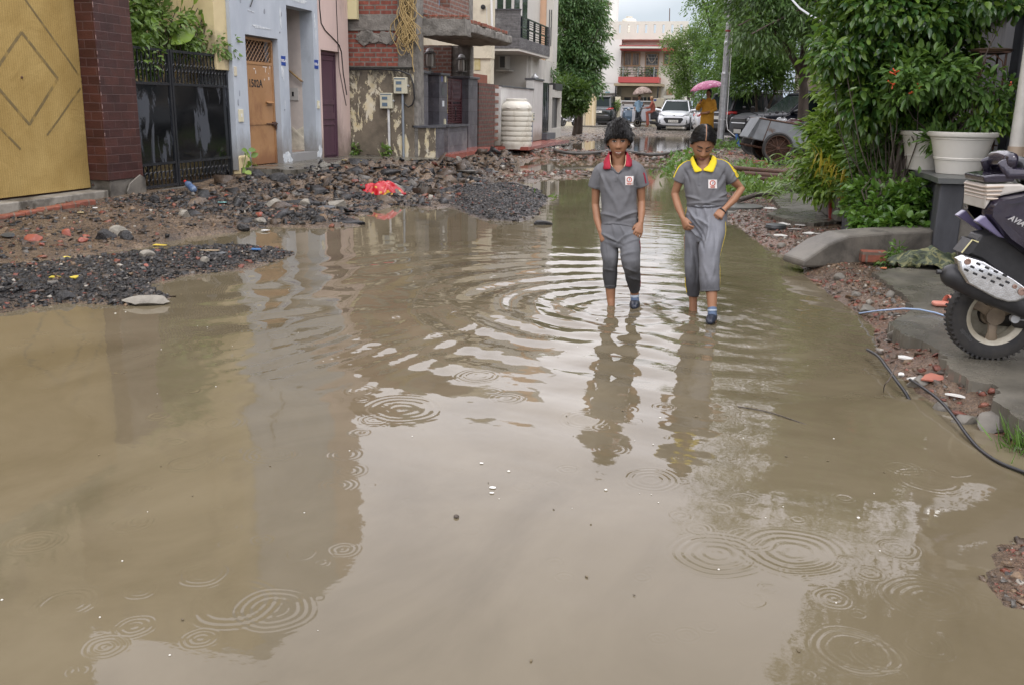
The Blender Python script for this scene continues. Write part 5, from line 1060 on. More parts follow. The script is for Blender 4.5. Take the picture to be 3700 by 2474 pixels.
for nm,a,b2 in (('window',(800,595),(978,755)),('window',(1247,600),(1377,745))):
 x0_,z1_=F(*a,58.6);x1_,z0_=F(*b2,58.6);mb=MB();w=.07
 mb.span((x0_,58.52,z0_),(x0_+w,58.6,z1_));mb.span((x1_-w,58.52,z0_),(x1_,58.6,z1_));mb.span((x0_+w,58.52,z1_-w),(x1_-w,58.6,z1_));mb.span((x0_+w,58.52,z0_),(x1_-w,58.6,z0_+w));xm=(x0_+x1_)/2;mb.span((xm-.05,58.52,z0_+w),(xm+.05,58.6,z1_-w));o=mb.build('window',M['wood'],fh)
 mb=MB();mb.span((x0_+w,58.57,z0_+w),(x1_-w,58.595,z1_-w));mb.build('pane',M['glass'],o)
 mb=MB()
 for k in range(9):xx=x0_+w+(x1_-x0_-2*w)*(k+.5)/9;mb.span((xx-.006,58.555,z0_+w),(xx+.006,58.568,z1_-w))
 mb.build('grille',M['steel'],o)
x0_,z1_=F(1042,600,58.6);x1_,z0_=F(1185,900,58.6);mb=MB();w=.07;zm=F(0,755,58.6)[1]
mb.span((x0_,58.5,z0_),(x0_+w,58.6,z1_));mb.span((x1_-w,58.5,z0_),(x1_,58.6,z1_));mb.span((x0_+w,58.5,z1_-w),(x1_-w,58.6,z1_));mb.span((x0_+w,58.5,zm-.1),(x1_-w,58.6,zm+.1));o=mb.build('balcony_door',M['wood'],fh);mb=MB();mb.span((x0_+w,58.57,z0_),(x1_-w,58.595,z1_-w));mb.build('pane',M['glass'],o)
mb=MB()
for k in range(8):xx=x0_+w+(x1_-x0_-2*w)*(k+.5)/8;mb.span((xx-.008,58.55,z0_),(xx+.008,58.565,z1_-w))
for k in range(8):zz=z0_+(z1_-z0_)*(k+.5)/8;mb.span((x0_+w,58.55,zz-.008),(x1_-w,58.562,zz+.008))
mb.build('grille',M['steel'],o)
mb=MB();mb.tube([(x0_+.1+(x1_-x0_-.2)*k/10,58.48,z1_-.1-.5*math.sin(math.pi*k/10)) for k in range(11)],.02,6);mb.build('garland',mat('dry_garland',(.5,.44,.34),rough=.9),o)
mb=MB();mb.span((-7.6,56.6,2.62),(-4.75,58.6,2.76));mb.build('porch_roof',mat('tan_concrete_slab',(.34,.28,.18),(.28,.23,.15),4,rough=.8),fh)
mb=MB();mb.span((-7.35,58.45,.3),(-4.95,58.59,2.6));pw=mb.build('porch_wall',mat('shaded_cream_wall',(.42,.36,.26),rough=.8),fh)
mb=MB()
for a,b2 in ((-7.15,-6.75),(-6.65,-5.8),(-5.7,-5.1)):mb.span((a,58.42,1.0),(b2,58.46,2.0))
mb.build('porch_window',M['glass'],pw);mb=MB();mb.ball((-5.55,58.4,2.32),(.1,.05,.16));mb.build('plaque',M['wood'],pw,smooth=60)
for a,b2 in (((-7.52,56.65,1.9),(-7.44,56.73,2.62)),((-5.0,56.65,1.9),(-4.93,56.73,2.62))):mb=MB();mb.span(a,b2);mb.build('porch_post',M['blackgloss'],fh)
mb=MB();mb.span((-4.75,58.1,1.95),(-3.95,58.3,2.12));mb.span((-4.6,58.5,1.1),(-4.0,58.6,1.9),1);mb.span((-4.6,58.45,2.15),(-4.25,58.6,2.5),2);mb.build('ground_floor_window',[M['fw'],M['glass'],M['wood']],fh)
mb=MB();mb.span((-4.6,58.56,5.0),(-4.35,58.59,5.25));mb.build('plaque',M['numplate'],fh)
tk=thing('water_tank','white ribbed water tank on the roof of the cream house','water tank',(-6.9,61,6.0));xt,zt=F(805,160,61)[0],0
mb=MB();pr=[(0,0),(.5,0)];z=0
for k in range(5):pr+=[(.52,z+.04),(.52,z+.11),(.50,z+.13)];z+=.14
pr+=[(.5,z),(.40,z+.16),(.2,z+.24),(.2,z+.28),(0,z+.29)]
mb.lathe(pr,(-7.45,61.5,5.95),28);mb.build('body',M['tank'],tk,smooth=50)
mb=MB();mb.lathe([(.21,0),(.21,.06),(0,.08)],(-7.45,61.5,5.95+.97),20);mb.build('lid',M['tank'],tk,smooth=50)
mb=MB();mb.tube([(F(1308,250)[0],58.4,6.3),(F(1310,105)[0],58.4,7.15)],.025,6);mb.build('roof_rod',M['rust'],label='thin iron rod rising from the cream house parapet',cat='rod')
# white building on the left of the far house
wb_=thing('house','plain white building with ledges left of the cream house','house',(-10.5,57.5,.3))
mb=MB();mb.span((-14,57.9,.3),(-8.64,66,6.0));mb.span((-14,58.3,6.0),(-8.75,66,9.5));mb.build('wall',M['fw2'],wb_)
mb=MB();mb.span((-8.76,57.7,7.35),(-8.2,58.6,7.45));mb.span((-8.74,57.95,5.6),(-8.66,58.2,7.35));mb.span((-9.9,57.6,7.2),(-8.9,58.4,8.1));mb.build('ledge',mat('brown_grey_ledge',(.2,.17,.14),rough=.8),wb_)
mb=MB();a=F(380,980,57.85);b2=F(505,1130,57.85);mb.span((a[0],57.86,.9),(b2[0],57.9,a[1]));mb.span((-9.3,57.87,3.3),(-8.9,57.9,4.4));mb.build('dark_opening',M['black'],wb_)
mb=MB();mb.tube([(F(525,420)[0],57.84,5.4),(F(530,1130)[0],57.84,1.9)],.05,8);mb.tube([(F(520,420)[0]-.15,57.84,5.4),(F(520,1130)[0]-.15,57.84,1.9)],.03,8);mb.build('drain_pipe',M['white'],wb_,smooth=60)
sh=thing('garage','low pinkish grey garage front behind the black rear facing car','garage',(-8,57.4,.3))
mb=MB();a=F(548,1070,57.4);b2=F(697,1400,57.4);mb.span((a[0],57.4,.3),(b2[0],57.8,a[1]));mb.build('wall',mat('pinkish_shutter',(.46,.40,.36),(.41,.36,.33),2,rough=.7),sh);mb=MB();mb.span((a[0]-.05,57.3,a[1]),(b2[0]+.05,57.85,a[1]+.07));mb.build('lintel',M['concrete'],sh)
p=thing('house_number_plate','small blue number plate high on the white wall above the garage','number plate',(F(613,1055,57.86)[0],57.86,F(613,1055,57.86)[1]));mb=MB();q=p.location;mb.span((q[0]-.14,57.85,q[2]-.07),(q[0]+.14,57.87,q[2]+.07));mb.build('plate',mat('faded_blue_plate',(.16,.28,.36),rough=.4),p)
# gate posts and white gate
def post(x0_,x1_,zt,lab,Y=56.0):
 p=thing('gate_post',lab,'gate post',((x0_+x1_)/2,Y,.3),group='cream gate posts of the far house');mb=MB();mb.span((x0_,Y,.2),(x1_,Y+.4,zt));mb.build('masonry',M['postc'],p,bevel=.01);return p
M['postc']=mat('pale_cream_post',(.66,.60,.45),(.60,.55,.42),2,rough=.8)
G=lambda x,y=1100:F(x,y,56)
post(G(700)[0],G(756)[0],G(0,1090)[1],'cream gate post with a small creeper left of the white gate');post(G(1135)[0],G(1248)[0],G(0,1098)[1],'broad cream gate post with a letter niche right of the white gate');post(G(1430)[0],G(1487)[0],G(0,1105)[1],'cream gate post carrying a potted spiky plant')
mb=MB();x_,z_=G(1180,1175);mb.span((G(1178)[0],55.985,G(0,1240)[1]),(G(1222)[0],56.0,G(0,1195)[1]));mb.span((G(1140)[0],55.985,G(0,1130)[1]),(G(1168)[0],56.0,G(0,1110)[1]),1);mb.build('letter_box',[M['rust'],M['plateblue']],label='rusty letter box and blue plate on the broad cream gate post',cat='letter box')
mb=MB();mb.span((G(1250)[0],56.1,.2),(G(1430)[0],56.3,G(0,1290)[1]));fw_=mb.build('boundary_wall',M['postc'],label='low cream boundary wall with lattice between the two right gate posts',cat='wall')
mb=MB();mb.span((G(1250)[0],56.12,G(0,1290)[1]),(G(1430)[0],56.2,G(0,1135)[1]));mb.build('lattice',mat('grey_mesh_panel',(.32,.30,.28),rough=.6),fw_)
wg=thing('white_gate','white double leaf sheet gate with lattice top in front of the cream house','gate',(-6.4,56,.4));zt,zb_=G(0,1130)[1],.42
M['gatew']=mat('white_gate_sheet',(.60,.60,.64),(.55,.55,.58),2,rough=.5)
for a,b2 in ((762,940),(952,1130)):
 x0_,x1_=G(a)[0],G(b2)[0];zl=G(0,1180)[1];mb=MB()
 mb.span((x0_,56.08,.55),(x1_,56.12,zl));lf=mb.build('leaf',M['gatew'],wg)
 mb=MB();mb.span((x0_,56.05,.42),(x0_+.05,56.14,zt));mb.span((x1_-.05,56.05,.42),(x1_,56.14,zt));mb.span((x0_+.05,56.05,zt-.05),(x1_-.05,56.14,zt));mb.span((x0_+.05,56.05,zl-.02),(x1_-.05,56.14,zl+.03));mb.span((x0_+.05,56.05,.42),(x1_-.05,56.14,.47));mb.build('frame',M['white'],lf)
 mb=MB();n=16
 for i in range(-3,n+1):
  for s in (1,-1):
   q=[(x0_+(x1_-x0_)*i/n+s*.22*k/6,zl+.03+(zt-.05-zl-.03)*k/6) for k in range(7)];q=[c for c in q if x0_+.03<c[0]<x1_-.03]
   if len(q)>1:mb.tube([(q[0][0],56.09,q[0][1]),(q[-1][0],56.09,q[-1][1])],.012,4)
 mb.build('lattice',mat('brown_grey_lattice',(.20,.17,.15),rough=.6),lf)
 mb=MB();xm=(x0_+x1_)/2
 mb.tube([(x0_+.1,56.075,1.0),(xm,56.075,1.45),(x1_-.1,56.075,1.0),(xm,56.075,.62),(x0_+.1,56.075,1.0)],.012,4);mb.build('diamond_trim',M['gatew'],lf)
# left: cream wall pieces, gate leaf by the black car
pw2=thing('compound_wall','short cream wall behind the parked bike on the left','wall',(-9.6,52,.3));a=gy(*c4p(200,1230),53);b2=gy(*c4p(350,1450),53)
mb=MB();mb.span((a[0]-.8,53,.2),(b2[0],53.2,a[2]));mb.build('masonry',M['postc'],pw2)
gl=thing('gate_pillar','tan weathered gate pillar beside the black rear facing car','gate pillar',(-8.8,52,.3));a=gy(*c4p(372,1050),52);b2=gy(*c4p(462,1430),52)
mb=MB();mb.span((a[0],52,.2),(b2[0],52.5,a[2]));mb.build('masonry',mat('streaky_tan_paint',(.50,.38,.20),(.66,.58,.42),3,rough=.8,mp=(4,1,.3)),gl)
mb=MB();mb.span((b2[0]-.6,51.0,.24),(b2[0]+1.7,54,.36));mb.build('driveway_ramp',M['concrete'],label='grey concrete driveway ramp in front of the black rear facing car',cat='ramp')
# vehicles
cw_=gz(2412,470,.3);car('parked_car','white hatchback facing the camera at the far end of the street',(-3.35,50.2,.3),math.radians(-91),paint('white_car_paint',(.72,.74,.77)),'hatch','DL 1Z ZA 0941')
car('parked_car','black sport utility car seen from behind by the tan gate pillar',(-8.05,60.0-2.6,.3),math.radians(84),paint('black_green_paint',(.014,.02,.022)),'suv','HR 29','rear')
# people at the gate
def man(lab,base,parts):pass
def person_thing(lab,base):return thing('person',lab,'person',base)
bx,by=gz(2300,458,.3)[:2];by=55.0;bx=gy(2305,440,55)[0]
pb=person_thing('person in a light blue shirt standing under a checked umbrella by the scooter',(bx,by,.3));V=lambda x,y,z:Vn(bx+x,by+y,.3+z)
figure(pb,[([V(-.08,0,.05),V(-.09,0,.45),V(-.09,0,.9)],[.05,.06,.08]),([V(.1,.02,.05),V(.09,0,.45),V(.08,0,.9)],[.05,.06,.08]),([V(0,0,.85),V(0,0,1.1),V(0,0,1.35),V(0,0,1.45)],[(.15,.10),(.15,.10),(.17,.11),(.08,.06)]),([V(0,0,1.4),V(.01,0,1.52)],[.05,.05]),([V(.02,0,1.62)]*1+[V(.02,0,1.68)],[(.08,.095)]*2),([V(.18,0,1.36),V(.24,-.05,1.12),V(.30,-.15,1.22),V(.32,-.18,1.3)],[.045,.04,.033,.03]),([V(-.18,0,1.36),V(-.22,-.02,1.1),V(-.2,-.1,.9)],[.045,.038,.032])],M['skin'])
figure(pb,[([V(0,0,.88),V(0,0,1.1),V(0,0,1.35),V(0,0,1.44)],[(.17,.12),(.165,.12),(.185,.12),(.09,.08)]),([V(.17,0,1.37),V(.24,-.04,1.14)],[.065,.055]),([V(-.17,0,1.37),V(-.22,-.02,1.14)],[.065,.055])],mat('pale_blue_cotton',(.24,.36,.46),(.19,.30,.40),10,rough=.85),name='shirt',wr=.004,seed=4)
figure(pb,[([V(-.09,0,.06),V(-.1,0,.45),V(-.07,0,.92)],[.085,.085,.10]),([V(.1,.02,.06),V(.1,0,.45),V(.07,0,.92)],[.085,.085,.10])],mat('dark_trousers',(.018,.02,.025),rough=.8),name='trousers',wr=.004,seed=5)
mb=MB();mb.ball(V(.02,.015,1.70),(.085,.10,.085));mb.build('hair',M['hair'],pb,smooth=90)
mb=MB()
for s in (-1,1):mb.ball(V(.09*s,-.05,.03),(.045,.12,.035))
mb.build('sandals',mat('reddish_sandal',(.24,.08,.06),rough=.6),pb,smooth=90)
umbrella('beige and brown checked umbrella held by the person in blue',V(.14,-.1,2.24),.58,.42,mat('checked_umbrella_cloth',(.34,.26,.22),(.17,.12,.10),7,rough=.7,t2=(.47,.53)),(-.12,0,1),V(.31,-.18,1.3))
# rider on the scooter
rx,ry=gy(2350,440,54.4)[0],54.4
scooter('dark scooter ridden by the person in a rust coloured kurta at the far gate',(rx+.50,ry,.30),math.pi,paint('black_scooter_paint',(.02,.022,.028)),detail=False)
pr_=person_thing('person in a rust coloured kurta and cap sitting on the dark scooter',(rx,ry,.3));V=lambda x,y,z:Vn(rx+x,ry+y,.3+z)
sit=V(.12,0,.86)
figure(pr_,[([sit,V(.10,0,1.1),V(.06,0,1.32),V(.05,0,1.40)],[(.12,.16),(.12,.16),(.10,.18),(.06,.08)]),([V(.05,0,1.38),V(.02,0,1.48)],[.05,.05]),([V(.0,0,1.56),V(.0,0,1.63)],[(.095,.08)]*2),
  ([V(.06,-.2,1.32),V(-.06,-.25,1.08),V(-.40,-.25,1.05)],[.05,.042,.032]),([V(.06,.2,1.32),V(-.06,.25,1.08),V(-.42,.25,1.05)],[.05,.042,.032]),
  ([V(.12,-.1,.86),V(-.22,-.17,.80),V(-.15,-.18,.40),V(-.12,-.2,.06)],[.09,.07,.055,.045]),([V(.12,.1,.86),V(-.22,.17,.80),V(-.18,.15,.38)],[.09,.07,.055]),([V(-.10,-.2,.04),V(-.24,-.2,.03)],[.04,.03])],M['skin'])
M['rustcloth']=mat('rust_cotton',(.30,.085,.055),(.24,.065,.045),8,rough=.85)
figure(pr_,[([sit-Vn(0,0,.1),V(.11,0,1.1),V(.06,0,1.32),V(.05,0,1.41)],[(.15,.19),(.135,.175),(.12,.20),(.06,.09)]),([V(.06,-.19,1.33),V(-.06,-.26,1.08),V(-.25,-.25,1.06)],[.07,.06,.05]),([V(.06,.19,1.33),V(-.06,.26,1.08),V(-.25,.25,1.06)],[.07,.06,.05]),
  ([V(.12,-.1,.86),V(-.22,-.17,.80),V(-.15,-.18,.45),V(-.13,-.2,.16)],[.11,.095,.085,.085]),([V(.12,.1,.86),V(-.22,.17,.80),V(-.18,.15,.42)],[.11,.095,.085])],M['rustcloth'],name='kurta',wr=.005,seed=6)
mb=MB();mb.lathe([(.085,0),(.088,.05),(.06,.08),(0,.09)],V(.01,0,1.63),16);mb.build('cap',mat('tan_cap',(.42,.28,.16),rough=.9),pr_,smooth=60)
sx=gy(*c4p(845,1300),53.5);sc2=scooter('small blue grey scooter parked behind the boy by the white gate',(sx[0]-.1,53.2,.3),math.radians(-75),paint('blue_grey_scooter_paint',(.06,.10,.15)),detail=False)
q=gy(*c4p(170,1380),50);motorbike('black motorcycle with a wet grey seat parked under the bush on the left',(q[0],50.0,.32),math.radians(70),(.02,.02,.022),group=None)
# trees left and far
def pb(px,py,Y,rw,rh,n,ry=1.0):q=gy(px,py,Y);k=Y/3300;return ((q[0],Y,q[2]),(rw*k,ry,rh*k),n)
q=gy(2095,300,41)
tree('feathery_tree','tall feathery green tree overhanging the white building on the left',(q[0],41,.3),[(q[0],41,.1),(q[0]+.1,40.9,1.6),(q[0],40.8,3.0)],
     [pb(2070,-30,40,90,80,150),pb(2110,60,40,75,70,150),pb(2060,120,40,60,80,120),pb(2105,180,40,75,55,130),pb(2070,240,40,70,50,120),pb(2120,280,40,48,32,60),pb(2165,30,40,30,60,30),pb(2172,120,40,26,20,18),pb(2160,215,40,34,16,22),pb(2150,320,39.6,26,12,16),pb(2030,30,39.8,40,60,60),pb(2020,180,39.8,26,40,40),pb(2040,300,39.6,40,30,60)],26,.36,.20,.06,M['lf_blue'],21,r0=.16,droop=1.0)
q=gy(2075,430,38.5)
tree('broadleaf_bush_tree','dark bushy tree with curved leaves growing behind the white end pillar',(q[0],38.5,.3),[(q[0],38.5,.2),(q[0]+.1,38.4,1.0)],[pb(2070,340,38.3,52,36,130,.7),pb(2050,310,38.3,40,30,80,.7),pb(2100,365,38.2,26,18,44,.5),pb(2040,380,38.4,22,30,50,.6),pb(2105,325,38.3,26,20,40,.5),pb(2060,395,38.2,30,16,50,.5),pb(2095,395,38.2,20,10,20,.4)],20,.20,.15,.07,M['lf_dark'],22,r0=.07,droop=.3)
tree('light_green_tree','pale green bushy tree in front of the right end of the cream house',(-3.2,54.5,.3),[(-3.0,54.5,.1),(-3.0,54.4,1.8),(-3.1,54.2,3)],[((-3.1,53.8,4.7),(1.0,1.2,1.1),190),((-3.5,53.7,3.6),(.9,1.1,.7),130),((-2.6,53.7,2.9),(.9,1.1,.9),150),((-2.4,54,5.4),(1.0,1.2,1.0),150),((-3.4,53.6,2.5),(.6,.8,.4),60),((-4.1,53.6,4.9),(.5,.6,.3),30)],24,.30,.13,.06,M['lf_light'],23,r0=.13,droop=.2)
tree('dark_round_tree','dark green tall tree behind the lamp pole and pink umbrella',(-1.6,52,.3),[(-1.6,52,.1),(-1.5,51.9,2.5),(-1.4,51.8,4)],[((-1.6,51,7.1),(1.5,1.5,1.3),190),((-.6,51,6.3),(1.4,1.5,1.4),160),((-1.3,51,4.2),(1.4,1.4,1.5),220),((-1.6,50.6,2.1),(.9,1,.9),130),((-.4,51,4.4),(1.3,1.5,1.4),160),((-2.5,51,8.2),(1,1,.8),90)],24,.40,.16,.07,M['lf_mid'],24,r0=.2,droop=.5)
def shrub(name,label,base,blobs,per,spread,L,Wd,m,seed,stems=(),cat='shrub',near=False,droop=.3,bark='bark2',group=None):
 p=thing(name,label,cat,base,group=group);r=np.random.default_rng(seed);mb=MB()
 for a,b,r0 in stems:branch(mb,a,b,r0,r0*.45,r,6,.10)
 for c,rad,n in blobs:
  for j in range(2):branch(mb,Vn(base)+r.normal(size=3)*Vn(.04,.04,0),Vn(c)+r.normal(size=3)*Vn(rad)*.4,.0075,.003,r,6,.22)
 mb.build('stems',M[bark],p,smooth=60);foliage('foliage',p,blobs,per,spread,L,Wd,m,seed,droop,near);return p
shrub('potted_plant','spiky green plant in a pot on the right cream gate post',(G(1458)[0],56.2,G(0,1105)[1]),[((G(1455)[0],56.2,G(0,1050)[1]),(.2,.2,.25),40)],8,.1,.4,.05,M['lf_mid'],31,cat='potted plant',droop=-.8)
for k,(x,lab) in enumerate(((-7.1,'leftmost'),(-6.3,'middle'),(-5.6,'rightmost'))):shrub('balcony_plant',lab+' of the three leafy plants on the red balcony',(x,57.6,3.0),[((x,57.5,3.45),(.3,.2,.3),22)],10,.12,.13,.05,M['lf_dark'],40+k,cat='balcony plant',group='plants on the red balcony')
shrub('creeper','small green creeper climbing the left cream gate post',(G(728)[0],55.95,.9),[((G(728)[0],55.9,1.45),(.14,.08,.3),18)],10,.08,.12,.06,M['lf_light'],44,cat='creeper')
shrub('creeper','bright creeper hanging over the low lattice wall of the cream house',(G(1360)[0],56,1.4),[((G(1350)[0],55.9,1.75),(.35,.15,.15),26),((G(1420)[0],55.9,1.95),(.2,.15,.25),16)],10,.1,.12,.06,M['lf_light'],45,cat='creeper')
q=gy(*c3p(1900,640),33);shrub('shrub','leafy shrub leaning over the white compound wall by the black gate leaf',(q[0],33,.5),[((q[0],33,2.4),(.55,.5,.5),90),((q[0]-.5,33,2.0),(.3,.4,.5),40)],16,.2,.14,.06,M['lf_blue'],46,droop=.7)
# shrub behind the black gate (left)
shrub('garden_shrub','bright green shrub spilling over the black sheet gate',(-8.35,11.7,.2),[((-8.0,11.1,2.35),(.30,.45,.45),75),((-8.05,11.9,2.35),(.32,.5,.35),80),((-8.0,12.6,2.2),(.25,.4,.25),42),((-8.3,11.5,2.75),(.4,.6,.45),70),((-7.85,11.2,1.85),(.12,.35,.25),34),((-7.75,13.0,2.15),(.12,.3,.18),22),((-8.0,11.6,3.1),(.35,.8,.35),70)],12,.13,.10,.048,M['lf_light'],47,[((-8.35,11.5,.2),(-8.2,11.3,2.2),.02),((-8.35,11.9,.2),(-8.2,12.1,2.2),.018)],near=True,droop=.5)
p=thing('broadleaf_plant','plant with big lime green leaves above the black gate','plant',(-8.1,12.0,.2));r=np.random.default_rng(5);mb=MB()
Bs,Ds,Ls,Ws=[],[],[],[]
for px_,py_,dx_,dy_,L in ((1180,150,.6,-.5,.30),(1240,90,.6,-.2,.30),(1150,60,.3,.7,.3),(1330,80,.8,-.6,.34),(1400,60,.5,-1,.34),(1460,60,.9,-.8,.36),(1500,50,.5,-1,.36),(1090,110,-.4,-.4,.28),(1210,180,.6,.2,.3),(1370,40,.2,.9,.3),(1280,60,-.2,.6,.3),(1450,100,.2,-1,.3),(1210,320,1.0,.55,.56),(1340,340,1,.05,.3)):
 b=gx(*c1p(px_,py_),-7.85);Bs.append(b);Ds.append((.25,dx_*.9,dy_));Ls.append(L);Ws.append(L*.42);branch(mb,(-8.1,11.9,1.2),b,.012,.006,r,6,.12)
mb.build('stems',M['bark2'],p,smooth=60);v,f=leafgeo(np.array(Bs),np.array(Ds),np.tile(Vn(.8,0,.6),(len(Bs),1))+r.normal(size=(len(Bs),3))*.2,np.array(Ls),np.array(Ws),.15,.1);polyobj('leaves',v,f,M['lf_lime'],p)
p=thing('creeper','yellow green creeper at the foot of the yellow plaster stub','creeper',(-7.5,13.2,.3));mb=MB();Bs,Ds=[],[]
q=[Vn(-7.5,13.05,.30),Vn(-7.48,13.12,.5),Vn(-7.5,13.2,.62),Vn(-7.47,13.26,.45),Vn(-7.45,13.36,.35)];mb.tube(q,.006,5);mb.build('stem',M['lf_lime'],p)
for k in range(11):Bs.append(q[k % 5]+rng.normal(size=3)*.04);Ds.append(rng.normal(size=3)+Vn(.6,0,.3))
v,f=leafgeo(np.array(Bs),np.array(Ds),np.tile(Vn(1,0,.5),(11,1)),.13,.09,.15,.1);polyobj('leaves',v,f,M['lf_lime'],p)
for xx,yy,lab in ((-7.55,17.52,'small weed at the base of the pink house corner'),(-6.85,17.45,'small weed at the foot of the white meter pipe')):shrub('weed',lab,(xx,yy,.33),[((xx,yy-.05,.43),(.10,.08,.08),12)],8,.06,.09,.05,M['lf_light'],int(abs(xx)*10),cat='weed')
def grass(name,lab,pts,n,h,m,seed,kind='stuff',w=.006,wfn=None):
 r=np.random.default_rng(seed);P=np.array([Vn(x+r.normal()*sx_,y+r.normal()*sy_) for x,y,sx_,sy_ in pts for _ in range(n)]);z=H(P[:,0],P[:,1])
 B=np.column_stack([P,z-.01]);D=r.normal(size=(len(B),3))*Vn(.5,.5,.2)+Vn(0,0,1);v,f=simpleleaf(B,D,r.normal(size=D.shape)*Vn(1,1,.1)+Vn(0,.6,0),h*r.uniform(.5,1.2,len(B)),w*r.uniform(.7,1.4,len(B)))
 return meshobj(name,v,f,m,None,kind=kind,label=lab,cat='grass')
grass('grass','grass tuft growing at the mossy plinth of the brick house',[(-6.1,17.25,.14,.12),(-5.85,17.3,.12,.1)],420,.13,M['lf_mid'],3)

tree('mango_tree','dark leafy tree standing behind the yellow gate',(-9.0,8.0,.2),[(-9.0,8.0,.1),(-9.0,8.0,1.5),(-8.9,7.9,2.8)],[((-8.8,7.4,3.9),(.8,1.6,.7),150),((-8.9,5.6,4.2),(.9,1.5,.8),150),((-8.7,9.4,3.7),(.7,1.0,.6),90)],18,.3,.18,.06,M['lf_dark'],88,r0=.14,droop=.8)
# ---------------------------------------------------------------- right side of the street
def c5p(x,y):return (2550+.3955*x,.3955*y)
def c6p(x,y):return (2900+.4464*x,.4464*y)
# lamp pole
px_,py_=-.60,29.8;zb0=hat(px_,py_)
pole=thing('lamp_pole','grey galvanised street pole with a white cable tied along it','pole',(px_,py_,zb0))
mb=MB();mb.tube([(px_,py_,zb0-.1),(px_,py_,2.4)],.108,18);mb.tube([(px_,py_,2.4),(px_,py_,3.3)],.094,18);mb.tube([(px_,py_,3.3),(px_,py_,6.8)],.078,18);mb.lathe([(.11,2.36),(.115,2.38),(.115,2.42),(.094,2.46)],(px_,py_,0),18);mb.lathe([(.096,3.26),(.101,3.28),(.101,3.32),(.078,3.36)],(px_,py_,0),18);mb.build('shaft',M['steel'],pole,smooth=40)
mb=MB();mb.span((px_-.17,py_-.12,4.15),(px_+.17,py_+.1,4.5));mb.build('junction_box',mat('grey_box',(.36,.37,.38),rough=.5),pole,bevel=.02)
mb=MB();mb.tube([(px_+.10,py_-.05,6.5),(px_+.12,py_-.07,4.1),(px_+.14,py_-.08,2.5),(px_+.15,py_-.1,1.0),(px_+.2,py_-.2,.75),(px_+.5,py_-.4,.52)],.013,6);mb.build('cable',M['white'],pole,smooth=60)
mb=MB();mb.lathe([(.11,1.0),(.117,1.01),(.117,1.04),(.11,1.05)],(px_,py_,0),18);mb.build('band',M['steel'],pole);mb=MB();mb.lathe([(.08,3.62),(.085,3.63),(.085,3.67),(.08,3.68)],(px_,py_,0),18);mb.build('red_tape',mat('red_tape',(.3,.04,.05),rough=.5),pole)
mb=MB();mb.box((px_+.05,py_+.0,zb0+.1),(.55,.5,.34));mb.build('footing',M['concrete'],pole,bevel=.05)
mb=MB();mb.tube([(px_+.47,py_-.45,.62),(px_+.60,py_-.65,.22)],.045,10);mb.build('pipe_offcut',mat('blue_plastic_pipe',(.03,.10,.28),rough=.35),label='short piece of blue plastic pipe leaning at the pole foot',cat='pipe',smooth=60)
# overhead cable
mb=MB();a=gy(*c5p(780,0),24)+Vn(-.25,0,.35);b=gy(*c5p(1390,260),13.5)
q=[a+(b-a)*f-Vn(0,0,.32*math.sin(math.pi*f)) for f in np.linspace(0,1,24)]
q=[]
for f,(x,y) in zip(np.linspace(0,1,6),((770,-20),(860,80),(980,160),(1120,215),(1240,243),(1400,262))):q.append(gy(*c5p(x,y),23-7*f))
mb.tube([gy(*c5p(600,-420),24)]+q+[gy(*c5p(1560,268),14.5)],.022,6);mb.build('overhead_cable',mat('pale_grey_cable',(.40,.41,.43),rough=.5),label='pale grey overhead cable sagging between the trees and the right shrub',cat='cable',smooth=60)
# boundary building behind the parked cars
bw=thing('house','beige plastered house wall glimpsed behind the parked dark car and tree trunk','house',(4.5,39,.3));mb=MB();mb.span((2.2,38,.2),(9,45,3.4));mb.span((2.1,37.9,3.4),(9,45,3.5));mb.build('wall',mat('beige_plaster',(.42,.36,.29),(.36,.31,.25),2,rough=.8),bw);mb=MB();mb.span((3.6,37.95,1.0),(4.2,38.0,2.2));mb.build('window',mat('rust_red_window',(.2,.06,.04),rough=.5),bw)
bw=thing('house','tall grey house wall behind the right hand shrubs and dark trunk','house',(6,31,.3));mb=MB();mb.span((4.6,30.5,.2),(12,36,9));mb.build('wall',mat('grey_beige_plaster',(.40,.36,.31),(.33,.30,.27),2,rough=.8),bw);mb=MB();mb.span((5.2,30.45,1.4),(6.4,30.5,2.8));mb.build('window',M['glass'],bw)
# parked cars
car('parked_car','black sport utility car facing left behind the trailer, partly hidden by the tree trunk',(1.95,31.2,.2),math.radians(205),paint('navy_black_paint',(.006,.007,.014),.12),'suv','')
car('parked_car','dark grey sport utility car seen from behind and side beyond the black one',(.75,37.6,.25),math.radians(40),paint('graphite_paint',(.022,.022,.025),.12),'suv','','rear')
car('parked_car','white hatchback parked behind the lamp pole',(-.05,39.8,.28),math.radians(12),paint('pearl_white_paint',(.62,.64,.67)),'hatch','')
car('parked_car','silver hatchback glimpsed at the far right between foliage and trunks',(3.6,33.5,.28),math.radians(200),paint('silver_paint',(.42,.44,.46)),'hatch','')
motorbike('black motorcycle with a chrome tail seen from behind next to the lamp pole',(.15,31.2,hat(.15,31.2)),math.radians(80),(.03,.012,.014),lean=.18)
motorbike('dark motorcycle with a white number plate beside the navy car bumper',(.52,29.4,hat(.52,29.4)),math.radians(100),(.015,.02,.05),lean=.18)
motorbike('motorcycle lying beyond the trailer with only its muffler and wheel showing',(.95,25.8,hat(.95,25.8)),math.radians(188),(.02,.02,.022),lean=-.15)
motorbike('motorcycle with round white mirrors standing behind the trailer',(1.55,26.9,hat(1.5,26.9)),math.radians(160),(.05,.012,.014),lean=-.12)
motorbike('motorcycle with a round headlamp between tree trunk and yellow leaved bush',(2.6,24.2,hat(2.6,24.2)),math.radians(240),(.02,.03,.04),lean=.1)
